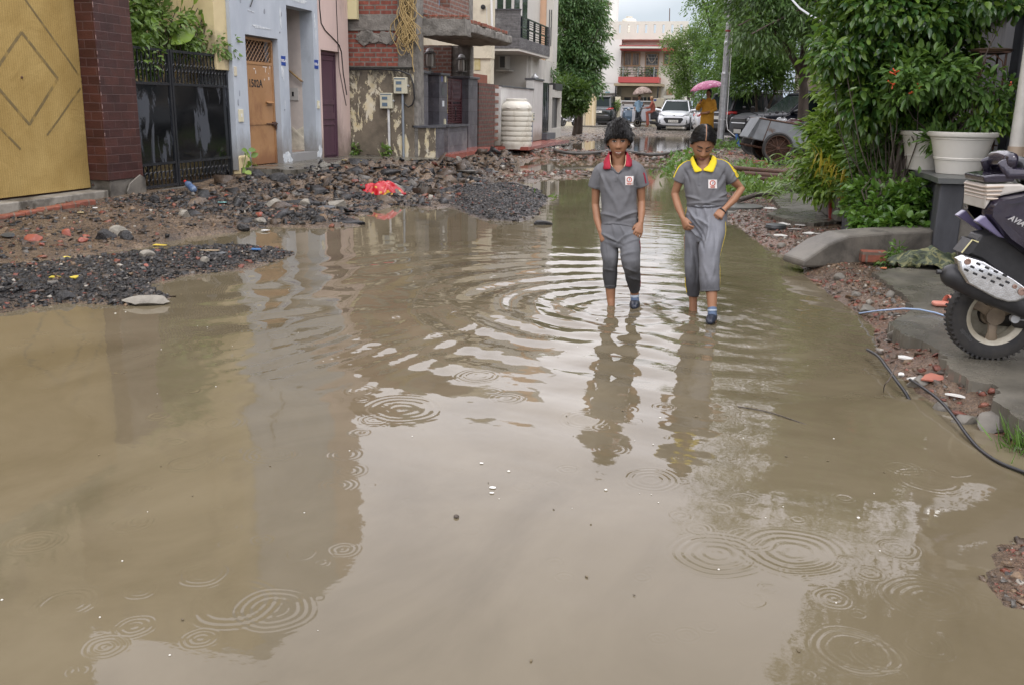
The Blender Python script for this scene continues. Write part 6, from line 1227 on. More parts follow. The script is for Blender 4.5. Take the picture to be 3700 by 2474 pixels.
# yellow kurta woman with umbrella
by_=30.5;bx_=gy(2556,420,by_)[0];zk=.24
pw=thing('person','person in a mustard yellow kurta with back turned under a pink umbrella','person',(bx_,by_,zk));V=lambda x,y,z:Vn(bx_+x,by_+y,zk+z)
SC=1.0
figure(pw,[([V(-.07,0,.05),V(-.08,0,.45),V(-.09,0,.85)],[.04,.055,.08]),([V(.1,0,.05),V(.1,0,.45),V(.09,0,.85)],[.04,.055,.08]),([V(0,0,.8),V(0,0,1.1),V(0,0,1.33),V(0,0,1.42)],[(.16,.11),(.15,.10),(.17,.10),(.07,.06)]),([V(0,0,1.38),V(.0,-.02,1.48)],[.05,.05]),([V(-.01,-.02,1.56),V(-.01,-.02,1.62)],[(.075,.09)]*2),
  ([V(-.17,0,1.34),V(-.30,-.06,1.12),V(-.26,-.22,1.30),V(-.2,-.24,1.40)],[.05,.042,.034,.03]),([V(.17,0,1.34),V(.22,-.06,1.1),V(-.02,-.20,1.0),V(-.20,-.2,.98)],[.05,.045,.04,.035])],M['skin'])
figure(pw,[([V(0,0,.45),V(0,0,.7),V(0,0,.95),V(0,0,1.12),V(0,0,1.32),V(0,0,1.42)],[(.215,.15),(.215,.15),(.205,.15),(.185,.13),(.19,.125),(.085,.075)]),([V(-.16,0,1.36),V(-.31,-.05,1.12)],[.075,.075]),([V(-.31,-.05,1.12),V(-.28,-.18,1.24)],[.07,.055]),([V(.16,0,1.36),V(.22,-.05,1.1),V(.12,-.15,1.03)],[.075,.075,.065])],mat('mustard_cotton',(.46,.23,.022),(.38,.185,.016),9,rough=.85),voxel=.011,name='kurta',wr=.008,seed=8)
figure(pw,[([V(-.08,0,.08),V(-.09,0,.55)],[.08,.09]),([V(.09,0,.08),V(.09,0,.55)],[.08,.09])],mat('white_leggings',(.55,.54,.5),rough=.85),name='leggings')
mb=MB();mb.ball(V(.01,.01,1.63),(.09,.10,.10));mb.loft([V(.03,.08,1.62),V(.03,.10,1.50),V(.03,.09,1.38)],[.055,.05,.04],n=10);mb.build('hair',M['hair'],pw,smooth=90)
mb=MB()
for s in (-1,1):mb.ball(V(.085*s,-.04,.03),(.04,.11,.03))
mb.build('sandals',M['black'],pw,smooth=90)
umbrella('pink patterned umbrella over the person in the mustard kurta',V(-.10,-.1,1.96),.54,.24,mat('pink_floral_cloth',(.55,.17,.30),(.38,.08,.18),16,rough=.55,c3=(.68,.40,.50),sc3=9,t3=(.55,.6)),(-.20,-.05,1),V(-.2,-.26,1.40))
# cart / trailer
cx_,cy_=.74,23.0;zc_=hat(cx_,cy_);ct=thing('handcart','rusty grey steel handcart trailer tilted on spoked wheels','handcart',(cx_,cy_,zc_))
R_=.36;ang=math.radians(8);fx=lambda x,z,y=0:Vn(cx_,cy_,zc_+R_)+rotz(math.radians(12))@Vn(x*math.cos(ang)+z*math.sin(ang),y,z*math.cos(ang)-x*math.sin(ang))
M['cart']=mat('grey_steel_sheet',(.20,.215,.23),(.15,.16,.17),4,rough=.55,c3=(.10,.055,.03),sc3=2.6,t3=(.60,.70),bump=.1)
mb=MB();x0_,x1_,z0_,z1_,w=-.60,1.85,.02,.60,.46
def plate6(P,t):
 P=[Vn(q) for q in P];nn=nrm(np.cross(P[1]-P[0],P[2]-P[0]))*t;mb.add(P+[q+nn for q in P],[(0,1,2,3),(7,6,5,4),(0,4,5,1),(1,5,6,2),(2,6,7,3),(3,7,4,0)])
for y_ in (-w,w):plate6([fx(x0_-.12,z0_+.12,y_),fx(x0_+.0,z0_+.10,y_),fx(x0_+.12,z1_,y_),fx(x0_+.06,z1_,y_)],.012);plate6([fx(x0_-.12,z0_+.12,y_),fx(x1_,z0_,y_),fx(x1_+.12,z1_,y_),fx(x0_+.06,z1_,y_)],.012)
plate6([fx(x0_-.1,z0_+.1,-w),fx(x1_,z0_,-w),fx(x1_,z0_,w),fx(x0_-.1,z0_+.1,w)],.012);plate6([fx(x1_,z0_,-w),fx(x1_,z0_,w),fx(x1_+.12,z1_,w),fx(x1_+.12,z1_,-w)],.012);plate6([fx(x0_-.12,z0_+.12,-w),fx(x0_-.12,z0_+.12,w),fx(x0_+.06,z1_,w),fx(x0_+.06,z1_,-w)],.012)
mb.build('box',M['cart'],ct)
mb=MB()
for y_ in (-w-.01,w+.01):mb.tube([fx(x0_+.06,z1_,y_),fx(x1_+.12,z1_,y_)],.02,6);mb.tube([fx(x0_+.25,z0_+.08,y_),fx(x0_+.33,z1_,y_)],.012,4)
mb.tube([fx(x0_-.1,-.04,-.3),fx(x1_+.9,-.10,-.12)],.03,6);mb.tube([fx(x0_-.1,-.04,.3),fx(x1_+.9,-.10,.12)],.03,6);mb.tube([fx(0,0,-w-.16),fx(0,0,w+.16)],.025,8);mb.build('chassis',M['rust'],ct,smooth=50)
for s in (-1,1):
 cc=fx(0.0,0,s*(w+.10));Rw=rotz(math.radians(12))@rotx(math.pi/2);mb=MB();mb.lathe([(.29,-.03),(.33,-.045),(.36,-.02),(.36,.02),(.33,.045),(.29,.03),(.29,-.03)],cc,32,Rw);t=mb.build('wheel',M['tyre'],ct,smooth=40)
 mb=MB();mb.lathe([(.275,-.028),(.295,-.03),(.295,.03),(.275,.028),(.275,-.028)],cc,32,Rw);mb.lathe([(0,-.07),(.035,-.07),(.035,.07),(0,.07)],cc,12,Rw)
 for k in range(14):a=k*math.pi/7;d=Rw@Vn(math.cos(a),math.sin(a),0);nn=Rw@Vn(0,0,1);mb.tube([cc+d*.03+nn*.05*(-1)**k,cc+d*.285],.007,4)
 mb.build('rim',M['rust'],t)
mb=MB();q=Vn(cx_+1.62,cy_-.3,zc_+.95)
for a,b in (((0,0),(.3,0)),((0,.38),(.3,.38)),((0,0),(0,.38)),((.3,0),(.3,.38)),((.15,0),(.15,.38))):mb.tube([q+Vn(a[0],0,a[1]),q+Vn(b[0],0,b[1])],.018,6)
mb.build('frame_holder',M['steel'],label='small grey steel frame standing at the right end of the trailer',cat='frame')
mb=MB();mb.box((cx_-.35,cy_-.55,zc_+.02),(.5,.25,.11),rotz(.2));mb.build('brick_chock',M['oldbrick'],bevel=.015,label='flat red brick block beside the trailer wheel',cat='brick')
# rusty beams
for k,(a,b,z,r_,lab) in enumerate((((1680,386),(1862,402),.28,.05,'uppermost of the rusty iron pipes lying by the croton bush'),((1700,399),(1866,411),.22,.055,'middle rusty iron pipe lying by the croton bush'),((1716,408),(1870,421),.16,.05,'lowest rusty iron pipe lying by the croton bush'))):
 A,B=dz(*a,z),dz(*b,z);B=A+(B-A)*1.1;mb=MB();mb.tube([A,B],r_,12);mb.build('iron_pipe',M['rust'],smooth=50,label=lab,cat='pipe',group='rusty iron pipes')
A,B=dz(1732,440,.06),dz(1875,452,.06);mb=MB();mb.box((A+B)/2+Vn(0,.1,.03),(np.linalg.norm(B-A)*1.05,.35,.26),rotz(math.atan2(*(B-A)[[1,0]])));mb.build('kerb_block',M['concrete'],bevel=.02,label='long grey concrete kerb block below the rusty pipes',cat='kerb')
A,B=dz(1691,460,.16),dz(1765,444,.20);mb=MB();mb.tube([A,(A+B)/2+Vn(0,0,.03),B],.035,8);mb.build('branch',M['bark2'],smooth=60,label='bare brown branch lying on the weeds right of the girl',cat='branch')
# manhole
mc=dz(1690,475,.09);mh=thing('manhole_cover','round concrete manhole cover with raised ring behind the girl','manhole',(mc[0],mc[1],.02));mb=MB();mb.lathe([(.0,.0),(.50,0),(.52,.03),(.50,.075),(.42,.08),(.40,.07),(.0,.07)],(mc[0],mc[1],.0),40);mb.build('ring',M['concrete'],mh,smooth=40);mb=MB();mb.lathe([(0,.07),(.33,.07),(.33,.115),(.30,.12),(0,.12)],(mc[0],mc[1],0),36);mb.build('lid',mat('wet_dark_concrete',(.12,.115,.105),(.08,.078,.07),9,rough=.35,bump=.4),mh,smooth=40)
# planter, kerb wall, pots
k0,k1=Vn(.60,8.05,.06),Vn(1.82,8.70,.06);d=nrm(k1-k0);nrm_=Vn(-d[1],d[0],0);mb=MB();L=np.linalg.norm(k1-k0)
prof=[(0,0),(L,0),(L,.30),(L*.55,.285),(L*.30,.265),(L*.16,.20),(0,.06)]
mb.prism(prof,k0,d,(0,0,1),nrm_*.34);kw=mb.build('kerb_wall',M['concrete'],bevel=.02,label='low grey concrete kerb wall sloping down into the water',cat='kerb wall')
M['plaster_d']=mat('dark_grey_plaster',(.042,.044,.050),(.075,.078,.088),4,rough=.6,c3=(.022,.022,.025),sc3=2,t3=(.45,.65),mp=(1,1,.3),bump=.2)
pl=thing('planter_wall','dark plastered planter wall with slab top carrying white pots','planter',(2.2,9.3,.1))
mb=MB();mb.span((1.74,8.62,.1),(4.2,8.95,.76));mb.build('masonry',M['concrete'],pl,bevel=.01);mb=MB();mb.span((1.70,8.58,.12),(1.90,8.80,.77));mb.span((1.75,8.95,.1),(2.0,11.2,.74));mb.build('corner_pier',M['plaster_d'],pl,bevel=.012)
mb=MB();P=[(x+rnd.gauss(0,.012),y+rnd.gauss(0,.012)) for x,y in ((1.66,8.54),(1.9,8.53),(2.2,8.55),(2.5,8.53),(2.9,8.55),(4.2,8.54),(4.2,11.3),(1.66,11.3),(1.67,10.4),(1.65,9.5),(1.67,9.0))];mb.prism(P,(0,0,.77),(1,0,0),(0,1,0),(0,0,.045));mb.build('slab_top',mat('dark_stone_slab',(.075,.08,.08),(.12,.125,.12),6,rough=.35,bump=.3),pl)
ZP=.815
def pot(label,c,R,h,name='flower_pot',m='potw',group='white flower pots on the planter wall',belly=False):
 p=thing(name,label,'flower pot',c,group=group);mb=MB()
 if belly:pr=[(0,0),(R*.66,0),(R*.72,.01),(R*.96,h*.45),(R,h*.66),(R*.90,h*.86),(R*.84,h*.91),(R*.92,h*.97),(R*.92,h),(R*.82,h),(R*.78,h*.9),(0,h*.88)]
 else:pr=[(0,0),(R*.62,0),(R*.64,.004),(R*.735,h*.34),(R*.765,h*.345),(R*.745,h*.37),(R*.775,h*.375),(R*.757,h*.40),(R*.90,h*.82),(R*.93,h*.83),(R*.92,h*.86),(R*.95,h*.87),(R*.94,h*.885),(R*1.0,h*.89),(R*1.02,h*.92),(R*1.02,h*.99),(R*.98,h),(R*.90,h),(R*.87,h*.92),(0,h*.9)]
 mb.lathe(pr,c,40);mb.build('body',M[m],p,smooth=40);mb=MB();mb.lathe([(0,h*.93),(R*.84,h*.93),(R*.84,h*.90),(0,h*.9)],c,24);mb.build('soil',mat('potting_soil',(.04,.03,.02),rough=.9,bump=.5),p);return p
M['potw']=mat('dirty_white_pot',(.66,.64,.58),(.60,.58,.52),3,rough=.4,c3=(.34,.31,.25),sc3=3.2,t3=(.62,.72))
Y_=9.25;pb_=gy(3455,662,Y_);wpx=lambda n:n/(3300/(Y_/math.cos(0)*.985))
pot('large ribbed white flower pot at the front of the planter wall',(pb_[0]-.0,Y_,ZP),.29,.375)
q=gy(3335,660,9.75);pot('white flower pot half hidden behind the large ribbed pot',(q[0]+.0,9.75,ZP),.26,.37)
q=gy(3551,520,9.6);st_z=q[2];pot('round bellied white ceramic pot on the dark iron stand',(q[0],9.6,st_z),.125,.20,belly=True,group=None)
sn=thing('plant_stand','tall dark iron plant stand against the grey wall','plant stand',(q[0],9.7,ZP));mb=MB();ztop=gy(3580,192,9.6)[2];xa,xb_=gy(3528,192,9.6)[0],gy(3640,192,9.6)[0]
for x in (xa+.02,xb_-.03):
 for y_ in (9.5,9.8):mb.tube([(x,y_,ZP),(x,y_,ztop)],.010,6)
for z in (st_z-.012,ztop,(st_z+ztop)/2+.05):mb.span((xa,9.47,z-.006),(xb_,9.83,z+.006))
mb.tube([(xa+.03,9.48,ztop-.22),(xa+.06,9.48,ztop-.06),((xa+xb_)/2,9.48,ztop-.02)],.006,5);mb.tube([(xb_-.02,9.48,ztop-.25),(xb_-.06,9.48,ztop-.08),((xa+xb_)/2,9.48,ztop-.02)],.006,5);mb.build('frame',M['rust'],sn)
mb=MB();mb.lathe([(.0,ztop+.0),(.17,ztop),(.185,ztop+.02),(.16,ztop+.03),(0,ztop+.03)],((xa+xb_)/2,9.62,.006),24);mb.build('tray',mat('brown_plastic_tray',(.09,.055,.035),rough=.5),sn,smooth=40)
gw=thing('grey_wall','dark grey plastered boundary wall with sloping coping at the right edge','wall',(2.75,11,.3));mb=MB();mb.span((2.62,9.25,.1),(2.9,10.4,2.34));mb.span((2.62,10.75,.1),(2.9,15.5,2.34));mb.span((2.55,10.4,.1),(2.9,10.75,2.34));mb.build('masonry',M['plaster_d'],gw);mb=MB();mb.span((2.5,9.2,2.34),(2.95,15.6,2.42));mb.build('coping',mat('grey_coping',(.22,.22,.215),(.15,.15,.15),7,rough=.7),gw,bevel=.01)
for k,(x,lab,z1) in enumerate(((3662,'cream drain pipe with a brown joint beside the planter, left of the pair',2.6),(3712,'cream drain pipe at the very right edge of the view',2.6))):
 q=gy(x,600,9.2);dp=thing('drain_pipe',lab,'drain pipe',(q[0],9.2,ZP),group='cream drain pipes');mb=MB();mb.tube([(q[0],9.2,ZP),(q[0],9.2,z1)],.062,16);mb.build('pipe',mat('ivory_pvc',(.62,.60,.54),(.52,.5,.45),6,rough=.45),dp,smooth=50)
 zz=gy(3670,555,9.2)[2];mb=MB();mb.tube([(q[0],9.2,zz-.06),(q[0],9.2,zz+.06)],.070,16);mb.build('joint',mat('brown_joint',(.42,.33,.24),rough=.5),dp,smooth=50)
bt=gy(3390,430,10.2);mb=MB()
for k in range(16):mb.tube([(2.02+.028*k,10.25+.01*(k % 3),.8),(2.03+.028*k,10.25,1.62)],.007,5)
for z in (.95,1.4):mb.tube([(2.0,10.23,z),(2.48,10.23,z)],.006,5)
mb.build('cane_screen',mat('brown_cane',(.20,.115,.06),(.13,.075,.04),20,rough=.7),label='brown cane screen standing behind the white pots',cat='screen')
# red pot and plant boxes
q=dz(1917,497,.14);pot('tall red plastic flower pot between the grey planter boxes',(q[0]+.02,q[1]-.12,.11),.20,.46,m='potred',group=None) if M.setdefault('potred',mat('red_plastic_pot',(.34,.035,.03),(.26,.03,.025),4,rough=.4)) else None
A=dz(1868,478,.14);mb=MB();B=dz(1914,508,.14);d=nrm(B-A);mb.box((A+B)/2+Vn(d[1],-d[0],0)*-.12+Vn(0,0,.19),(np.linalg.norm(B-A),.24,.38),rotz(math.atan2(d[1],d[0])));mb.build('planter_box',M['concrete'],bevel=.012,label='grey concrete planter box left of the red pot',cat='planter')
A=dz(1945,512,.14);B=dz(1962,532,.14);d=nrm(B-A);mb=MB();mb.box((A+B)/2+Vn(d[1],-d[0],0)*-.14+Vn(0,0,.20),(np.linalg.norm(B-A)*1.1,.26,.42),rotz(math.atan2(d[1],d[0])));mb.build('planter_box',M['concrete'],bevel=.012,label='grey concrete planter box right of the red pot under the ivy',cat='planter')
# ---------------- near vegetation on the right
stem0=Vn(1.52,9.85,.12);ST=[]
for k in range(7):a=Vn(1.45+.045*k,9.75+.05*(k % 3),.1);ST.append((a,a+Vn(rnd.uniform(-.14,.24),rnd.uniform(-.1,.3),1.25+.12*(k % 3)),.022+.008*(k % 2)))
ST.append((Vn(1.58,9.7,.1),Vn(1.78,9.75,1.05),.038))
sy_=10.0
def sb(px,py,Y,rw,rh,n,ry=.35):q=gy(px,py,Y);k=Y/3300*1.0;return ((q[0],Y,q[2]),(rw*k,ry,rh*k),n)
shrub('ficus_shrub','tall dark glossy leaved shrub with many stems beside the planter',(1.52,9.85,.12),
   [sb(3230,60,9.7,220,110,170),sb(3380,70,9.9,150,90,120),sb(3170,190,9.8,170,110,150),sb(3330,210,10,170,100,140),sb(3220,310,9.9,170,100,130),sb(3350,320,9.9,80,80,50),sb(3130,370,9.8,110,90,80),sb(3290,400,10.0,120,55,50),sb(3040,170,9.6,95,40,34,.25),sb(3010,215,9.5,60,35,18,.2),sb(3530,20,9.7,90,45,36),sb(3200,-90,9.8,260,80,120),sb(3630,20,9.6,50,22,10,.2)],
   12,.13,.105,.052,M['lf_gloss'],61,ST,near=True,droop=.9)
shrub('flowering_shrub','shrub with orange red tube flowers and arching twigs in front of the grey wall',(2.05,9.9,.82),
   [sb(3340,270,9.3,120,60,40,.2),sb(3420,250,9.3,80,34,18,.15),sb(3470,310,9.3,70,50,16,.15),sb(3560,330,9.4,70,60,18,.15),sb(3630,340,9.4,50,50,10,.15),sb(3560,410,9.4,80,36,16,.15),sb(3280,330,9.3,70,60,22,.2)],9,.12,.10,.040,M['lf_mid'],62,[(Vn(2.05,9.9,.8),Vn(1.95,9.5,1.6),.012),(Vn(2.1,9.9,.8),Vn(2.35,9.5,1.5),.010)],near=True,droop=.5)
fl=bpy.data.objects[-1] if False else [o for o in S.collection.objects if o.get('label','').startswith('shrub with orange')][0]
mb=MB()
for x,y in ((740,600),(752,590),(730,685),(720,680),(745,605),(900,755),(960,700),(1690,690)):
 b=gy(*c6p(x,y),9.15);
 for k in range(2):d=nrm(rng.normal(size=3)+Vn(-.6,-.4,-.1));mb.tube([b,b+d*.045],[.004,.007],5)
mb.build('flowers',mat('orange_red_flower',(.60,.09,.03),rough=.5),fl)
shrub('lime_shrub','bright yellow green shrub mass left of the glossy shrub',(1.35,12.6,.12),[sb(3040,320,11.6,90,70,70),sb(3090,420,11.4,110,80,100),sb(3000,480,11.6,90,60,60),sb(3050,560,11.2,110,90,120),sb(3120,640,10.9,90,70,80),sb(3000,660,11.3,80,60,60),sb(2960,590,11.6,70,60,44)],12,.14,.10,.040,M['lf_lime'],63,[(Vn(1.35,12.4,.1),Vn(1.3,12,1.4),.02)],near=True,droop=.4)
shrub('green_shrub','dense mid green undergrowth behind the white pots',(1.75,10.8,.12),[sb(3240,500,10.6,110,90,80),sb(3330,560,10.2,60,80,40),sb(3180,560,10.4,90,110,90),sb(3150,700,10.4,100,90,90),sb(3200,660,10.5,60,50,30)],11,.14,.13,.045,M['lf_mid'],64,near=True,droop=.2)
# crotons and spider leaves: long strap leaves
def straps(name,label,cat,base,items,m,seed,W=.022,group=None):
 p=thing(name,label,cat,base,group=group);r=np.random.default_rng(seed);mb=MB()
 for b,d,L in items:
  b=Vn(b);d=nrm(d);q=[];w=W*r.uniform(.7,1.3)
  for i in range(7):f=i/6;q.append((b+d*L*f+Vn(0,0,-.55*L*f*f),w*math.sin(math.pi*min(1,f*.86+.14))**.7))
  side=nrm(np.cross(d,(0,0,1)+r.normal(size=3)*.15));vs=[]
  for c,ww in q:vs+=[c-side*ww/2,c+Vn(0,0,-ww*.18),c+side*ww/2]
  fs=[]
  for i in range(6):fs+=[(3*i,3*i+1,3*i+4,3*i+3),(3*i+1,3*i+2,3*i+5,3*i+4)]
  mb.add(vs,fs)
 mb.build('leaves',m,p,smooth=180);return p
it=[]
for px_c,py_c,n in ((3010,600,30),(3050,660,26),(2960,560,20),(3090,560,22),(3180,540,18),(3110,730,16)):
 for k in range(n):b=gy(px_c+rnd.gauss(0,26),py_c+70+rnd.gauss(0,20),11.0+rnd.uniform(-.2,.3));it.append((b+Vn(0,-.35,.05),(rnd.gauss(0,.35),rnd.gauss(-.3,.3),1.0),rnd.uniform(.28,.5)))
straps('croton','cluster of narrow yellow croton leaves standing in the green bushes','croton',(1.15,11,.13),it,M['lf_yel'],65,.017)
it=[]
for px_c,py_c,n in ((2985,430,26),(2945,470,22),(2920,540,20)):
 for k in range(n):b=gy(px_c,py_c,11.8);a=rnd.uniform(0,6.28);it.append((b,(math.cos(a),math.sin(a)*.7,rnd.uniform(.1,.9)),rnd.uniform(.22,.42)))
straps('spiky_plant','spiky rosettes of long green leaves beside the trailer','plant',(1.0,11.8,.13),it,M['lf_mid'],66,.035)
it=[]
for k in range(60):b=gy(2900+rnd.gauss(0,45),640+rnd.gauss(0,45),11.6+rnd.uniform(-.3,.3));a=rnd.uniform(2.2,4.8);it.append((b,(math.cos(a),math.sin(a),rnd.uniform(.0,.8)),rnd.uniform(.25,.45)))
straps('strap_leaf_plant','arching strap leaved plant spilling towards the rusty pipes','plant',(.85,11.6,.13),it,M['lf_light'],67,.030)
# ivy over the planter corner
iv=thing('ivy','leafy green ivy cascading over the planter box onto the kerb wall','ivy',(1.45,9.3,.3));r=np.random.default_rng(68)
blobs=[sb(3180,760,9.3,90,70,60,.12),sb(3250,770,9.2,90,70,70,.12),sb(3310,730,9.2,50,70,50,.12),sb(3120,730,9.5,60,60,36,.12),sb(3200,690,9.5,110,40,50,.15),sb(3150,810,9.0,60,30,26,.1),sb(3260,815,8.9,80,22,30,.1)]
foliage('foliage',iv,blobs,9,.09,.075,.05,M['lf_ivy'] if 'lf_ivy' in M else M.setdefault('lf_ivy',leafmat('ivy_leaf',[(.04,.10,.016),(.075,.165,.024),(.12,.225,.04),(.025,.06,.014)],rough=.32)),68,.3,True)
mb=MB()
for k in range(24):a=Vn(1.35+rnd.uniform(-.1,.4),9.5,.75);mb.tube([a,a+Vn(rnd.gauss(0,.1),-.25,-.12),a+Vn(rnd.gauss(0,.15),-.35,-.42)],.005,4)
mb.build('vines',M['bark2'],iv)
mb=MB();mb.span((1.15,9.45,.1),(1.73,10.6,.62));mb.build('planter_box',M['plaster_d'],label='dark planter box hidden under the ivy',cat='planter')
for px,py,n,lab in ((3400,505,34,'feathery green plant in the large ribbed white pot'),(3300,480,44,'fine green plant in the rear white pot'),(3580,440,16,'small leafy plant in the round bellied pot')):
 q=gy(px,py,9.4);b0=(q[0],9.4,1.08 if px<3500 else st_z+.19);shrub('potted_plant',lab,b0,[sb(px,py,9.4 if px != 3300 else 9.85,60,30 if px<3500 else 45,n,.12)],10,.09,.10,.03,M['lf_mid'] if px<3500 else M['lf_lime'],px,cat='potted plant',near=True,droop=.0)
# weeds on the right bank
def weeds(name,lab,pts,n,L,Wd,m,seed,z=.1,kind='stuff',hgt=.12):
 r=np.random.default_rng(seed);B=[]
 for x,y,sx,sy in pts:
  q=r.normal(size=(n,2))*Vn(sx,sy)+Vn(x,y);B.append(np.column_stack([q,H(q[:,0],q[:,1])+r.uniform(0,hgt,n)]))
 B=np.concatenate(B);D=r.normal(size=B.shape)+Vn(0,0,.35);v,f=leafgeo(B,D,Vn(0,0,1)+r.normal(size=B.shape)*.5,L*r.uniform(.6,1.2,len(B)),Wd*r.uniform(.7,1.2,len(B)))
 o=thing(name,lab,'weeds',(float(B[:,0].mean()),float(B[:,1].mean()),float(B[:,2].min())));o['kind']=kind;polyobj('leaves',v,f,m,o);return o
P=[dz(x,y,.1) for x,y in ((1760,438),(1800,432),(1840,440),(1870,446),(1735,446))];weeds('weeds','bed of bright fern like weeds behind the broken pavement',[(p[0],p[1],.16,.45) for p in P],170,.15,.045,M['lf_light'],71)
P=[dz(x,y,.12) for x,y in ((1690,412),(1712,420),(1725,400),(1680,430))];weeds('weeds','leafy weeds growing between the girl and the rusty pipes',[(p[0],p[1],.14,.6) for p in P],120,.13,.055,M['lf_mid'],72)
P=[dz(x,y,.12) for x,y in ((1560,372),(1590,366),(1660,350),(1672,344),(1560,385))];weeds('weeds','low leafy weeds on the far bank behind the two children',[(p[0],p[1],.3,.8) for p in P],130,.16,.06,M['lf_mid'],73,hgt=.2)
P=[dz(x,y,.0) for x,y in ((1285,447),(1305,450),(1275,450))];weeds('floating_weed','small clump of green weed floating in the water behind the boy',[(p[0],p[1],.09,.2) for p in P],30,.10,.04,M['lf_mid'],74,hgt=.05)
P=[gz(x,y,.2) for x,y in ((2840,560),(2780,590),(2700,590),(2870,585))];weeds('weeds','scrubby low weeds around the trailer wheels',[(p[0],p[1],.25,.5) for p in P],90,.14,.04,M['lf_mid'],75,hgt=.1)
q=dz(2045,605,.12);shrub('weed','small upright weed growing beside the lone brick under the kerb wall',(q[0],q[1],.1),[((q[0],q[1],.20),(.07,.06,.09),16),((q[0]-.05,q[1],.14),(.08,.06,.05),8)],8,.05,.05,.022,M['lf_mid'],76,cat='weed',near=True)
q=gz(3690,1600,.03);grass('grass','wet grass tuft at the right edge of the bank',[(q[0]+.02,q[1],.04,.06)],160,.13,M['lf_mid'],9)
# big dark trees on the right
tree('spreading_tree','large dark tree with a forked trunk spreading over the parked cars',(1.75,28.3,.2),[(1.74,28.3,.1),(1.72,28.3,1.0),(1.66,28.3,1.9),(1.58,28.3,2.35)],
   [((-.0,27.8,5.3),(1.3,1.6,1.1),170),((1.3,27.6,5.8),(1.5,1.6,1.1),190),((2.7,27.6,5.4),(1.3,1.5,1.2),150),((.3,27.2,4.2),(1.0,1.2,.7),120),((1.2,27.0,3.9),(.8,1.0,.5),80),((.7,27.4,6.8),(2.2,1.8,1.0),180),((1.2,27.2,8.6),(2.6,1.9,1.3),190),((1.6,27.2,10.6),(2.2,1.8,1.3),150),((.2,26.6,3.35),(.8,1.0,.45),50),((2.3,26.6,3.3),(1.2,1.0,.5),80),((3.6,26.8,4.2),(1.2,1.3,.9),110),((2.4,27.2,4.3),(.7,.9,.6),70)],24,.36,.19,.05,M['lf_dark'],51,r0=.20,
   limbs=[((1.6,28.3,2.3),(.35,27.8,4.0),.11),((1.58,28.3,2.35),(1.35,27.8,4.4),.12),((1.62,28.3,2.2),(2.5,27.9,4.6),.12)],droop=1.0)
tree('dark_trunk_tree','old tree with a thick black trunk right of the forked tree',(2.75,30.2,.2),[(2.7,30.2,.1),(2.6,30.2,1.2),(2.75,30.2,2.6),(2.95,30.2,4.2)],[((3.0,29.6,5.8),(1.7,1.6,1.3),220),((4.0,29.6,5.0),(1.4,1.5,1.4),150),((2.9,29.4,4.3),(.9,1,.7),80),((3.9,29.2,3.6),(.8,1,.7),70),((4.8,29.4,6.3),(1.6,1.5,1.3),130),((3.6,29,8.6),(2.4,1.8,1.5),180),((4.0,29,11.2),(2.4,1.8,1.6),150)],24,.38,.18,.055,M['lf_dark'],52,r0=.42,droop=.9)
shrub('oleander','dark oleander bush with spear shaped leaves behind the parked cars',(.7,35.8,.25),[((.1,35.8,3.2),(1.0,1.2,.8),130),((.9,35.8,3.4),(1.0,1.2,.9),130),((.4,35.8,2.5),(1.1,1.0,.6),110),((1.5,35.8,2.9),(.8,1,.8),80),((-.4,36.2,2.6),(.7,1,.8),80),((.9,36,4.4),(1.4,1.2,.8),120),((-.3,36.2,4.0),(.9,1.2,.9),100)],18,.22,.26,.05,M['lf_mid'],53,[(Vn(.5,35.8,.2),Vn(.4,35.8,2.2),.08),(Vn(1.0,35.9,.2),Vn(1.2,35.8,2.4),.07)],droop=.1)
tree('backdrop_tree','broad dark tree filling the gap behind the oleander',(1.5,44.5,.3),[(1.5,44.5,.1),(1.5,44.4,3),(1.5,44.3,5)],[((.5,43.6,6.0),(2.2,1.6,1.8),260),((2.8,43.6,6.6),(2.2,1.6,1.8),240),((1.4,43.6,8.0),(2.6,1.7,1.4),220),((.3,43.6,3.9),(1.6,1.4,1.0),140),((4.8,43,6.0),(2.0,1.6,2.2),200),((-.7,43.6,7.6),(1.3,1.4,1.4),120)],22,.5,.22,.09,M['lf_mid'],54,r0=.25,droop=.6)
ub=gy(*c4p(1615,1100),52);mb=MB();mb.span((ub[0]-.09,52,1.2),(ub[0]+.12,52.05,2.35));mb.tube([(ub[0]-.12,52.05,.3),(ub[0]-.12,52.05,2.6)],.03,8,m=1);mb.build('hanging_banner',[mat('pale_banner',(.42,.46,.47),rough=.7),M['rust']],label='narrow pale banner on a thin post left of the mustard kurta',cat='banner')

rh_=thing('house','dark grey plastered house block rising behind the right boundary wall','house',(4.5,12,.2));mb=MB();mb.span((3.6,4.0,.1),(9,16,6.4));mb.build('wall',M['plaster_d'],rh_)
tree('roadside_tree','tall tree spreading its crown above the right boundary wall',(3.2,10.6,.2),[(3.2,10.6,.1),(3.1,10.5,2.6),(2.9,10.4,4.0)],[((2.6,10.2,4.7),(1.1,1.3,.8),130),((1.9,10.6,5.3),(1.0,1.3,.8),110),((3.4,9.4,5.4),(1.2,1.3,.9),120),((2.7,11.4,6.1),(1.2,1.3,.8),100)],20,.28,.15,.06,M['lf_dark'],55,r0=.13,droop=.7)
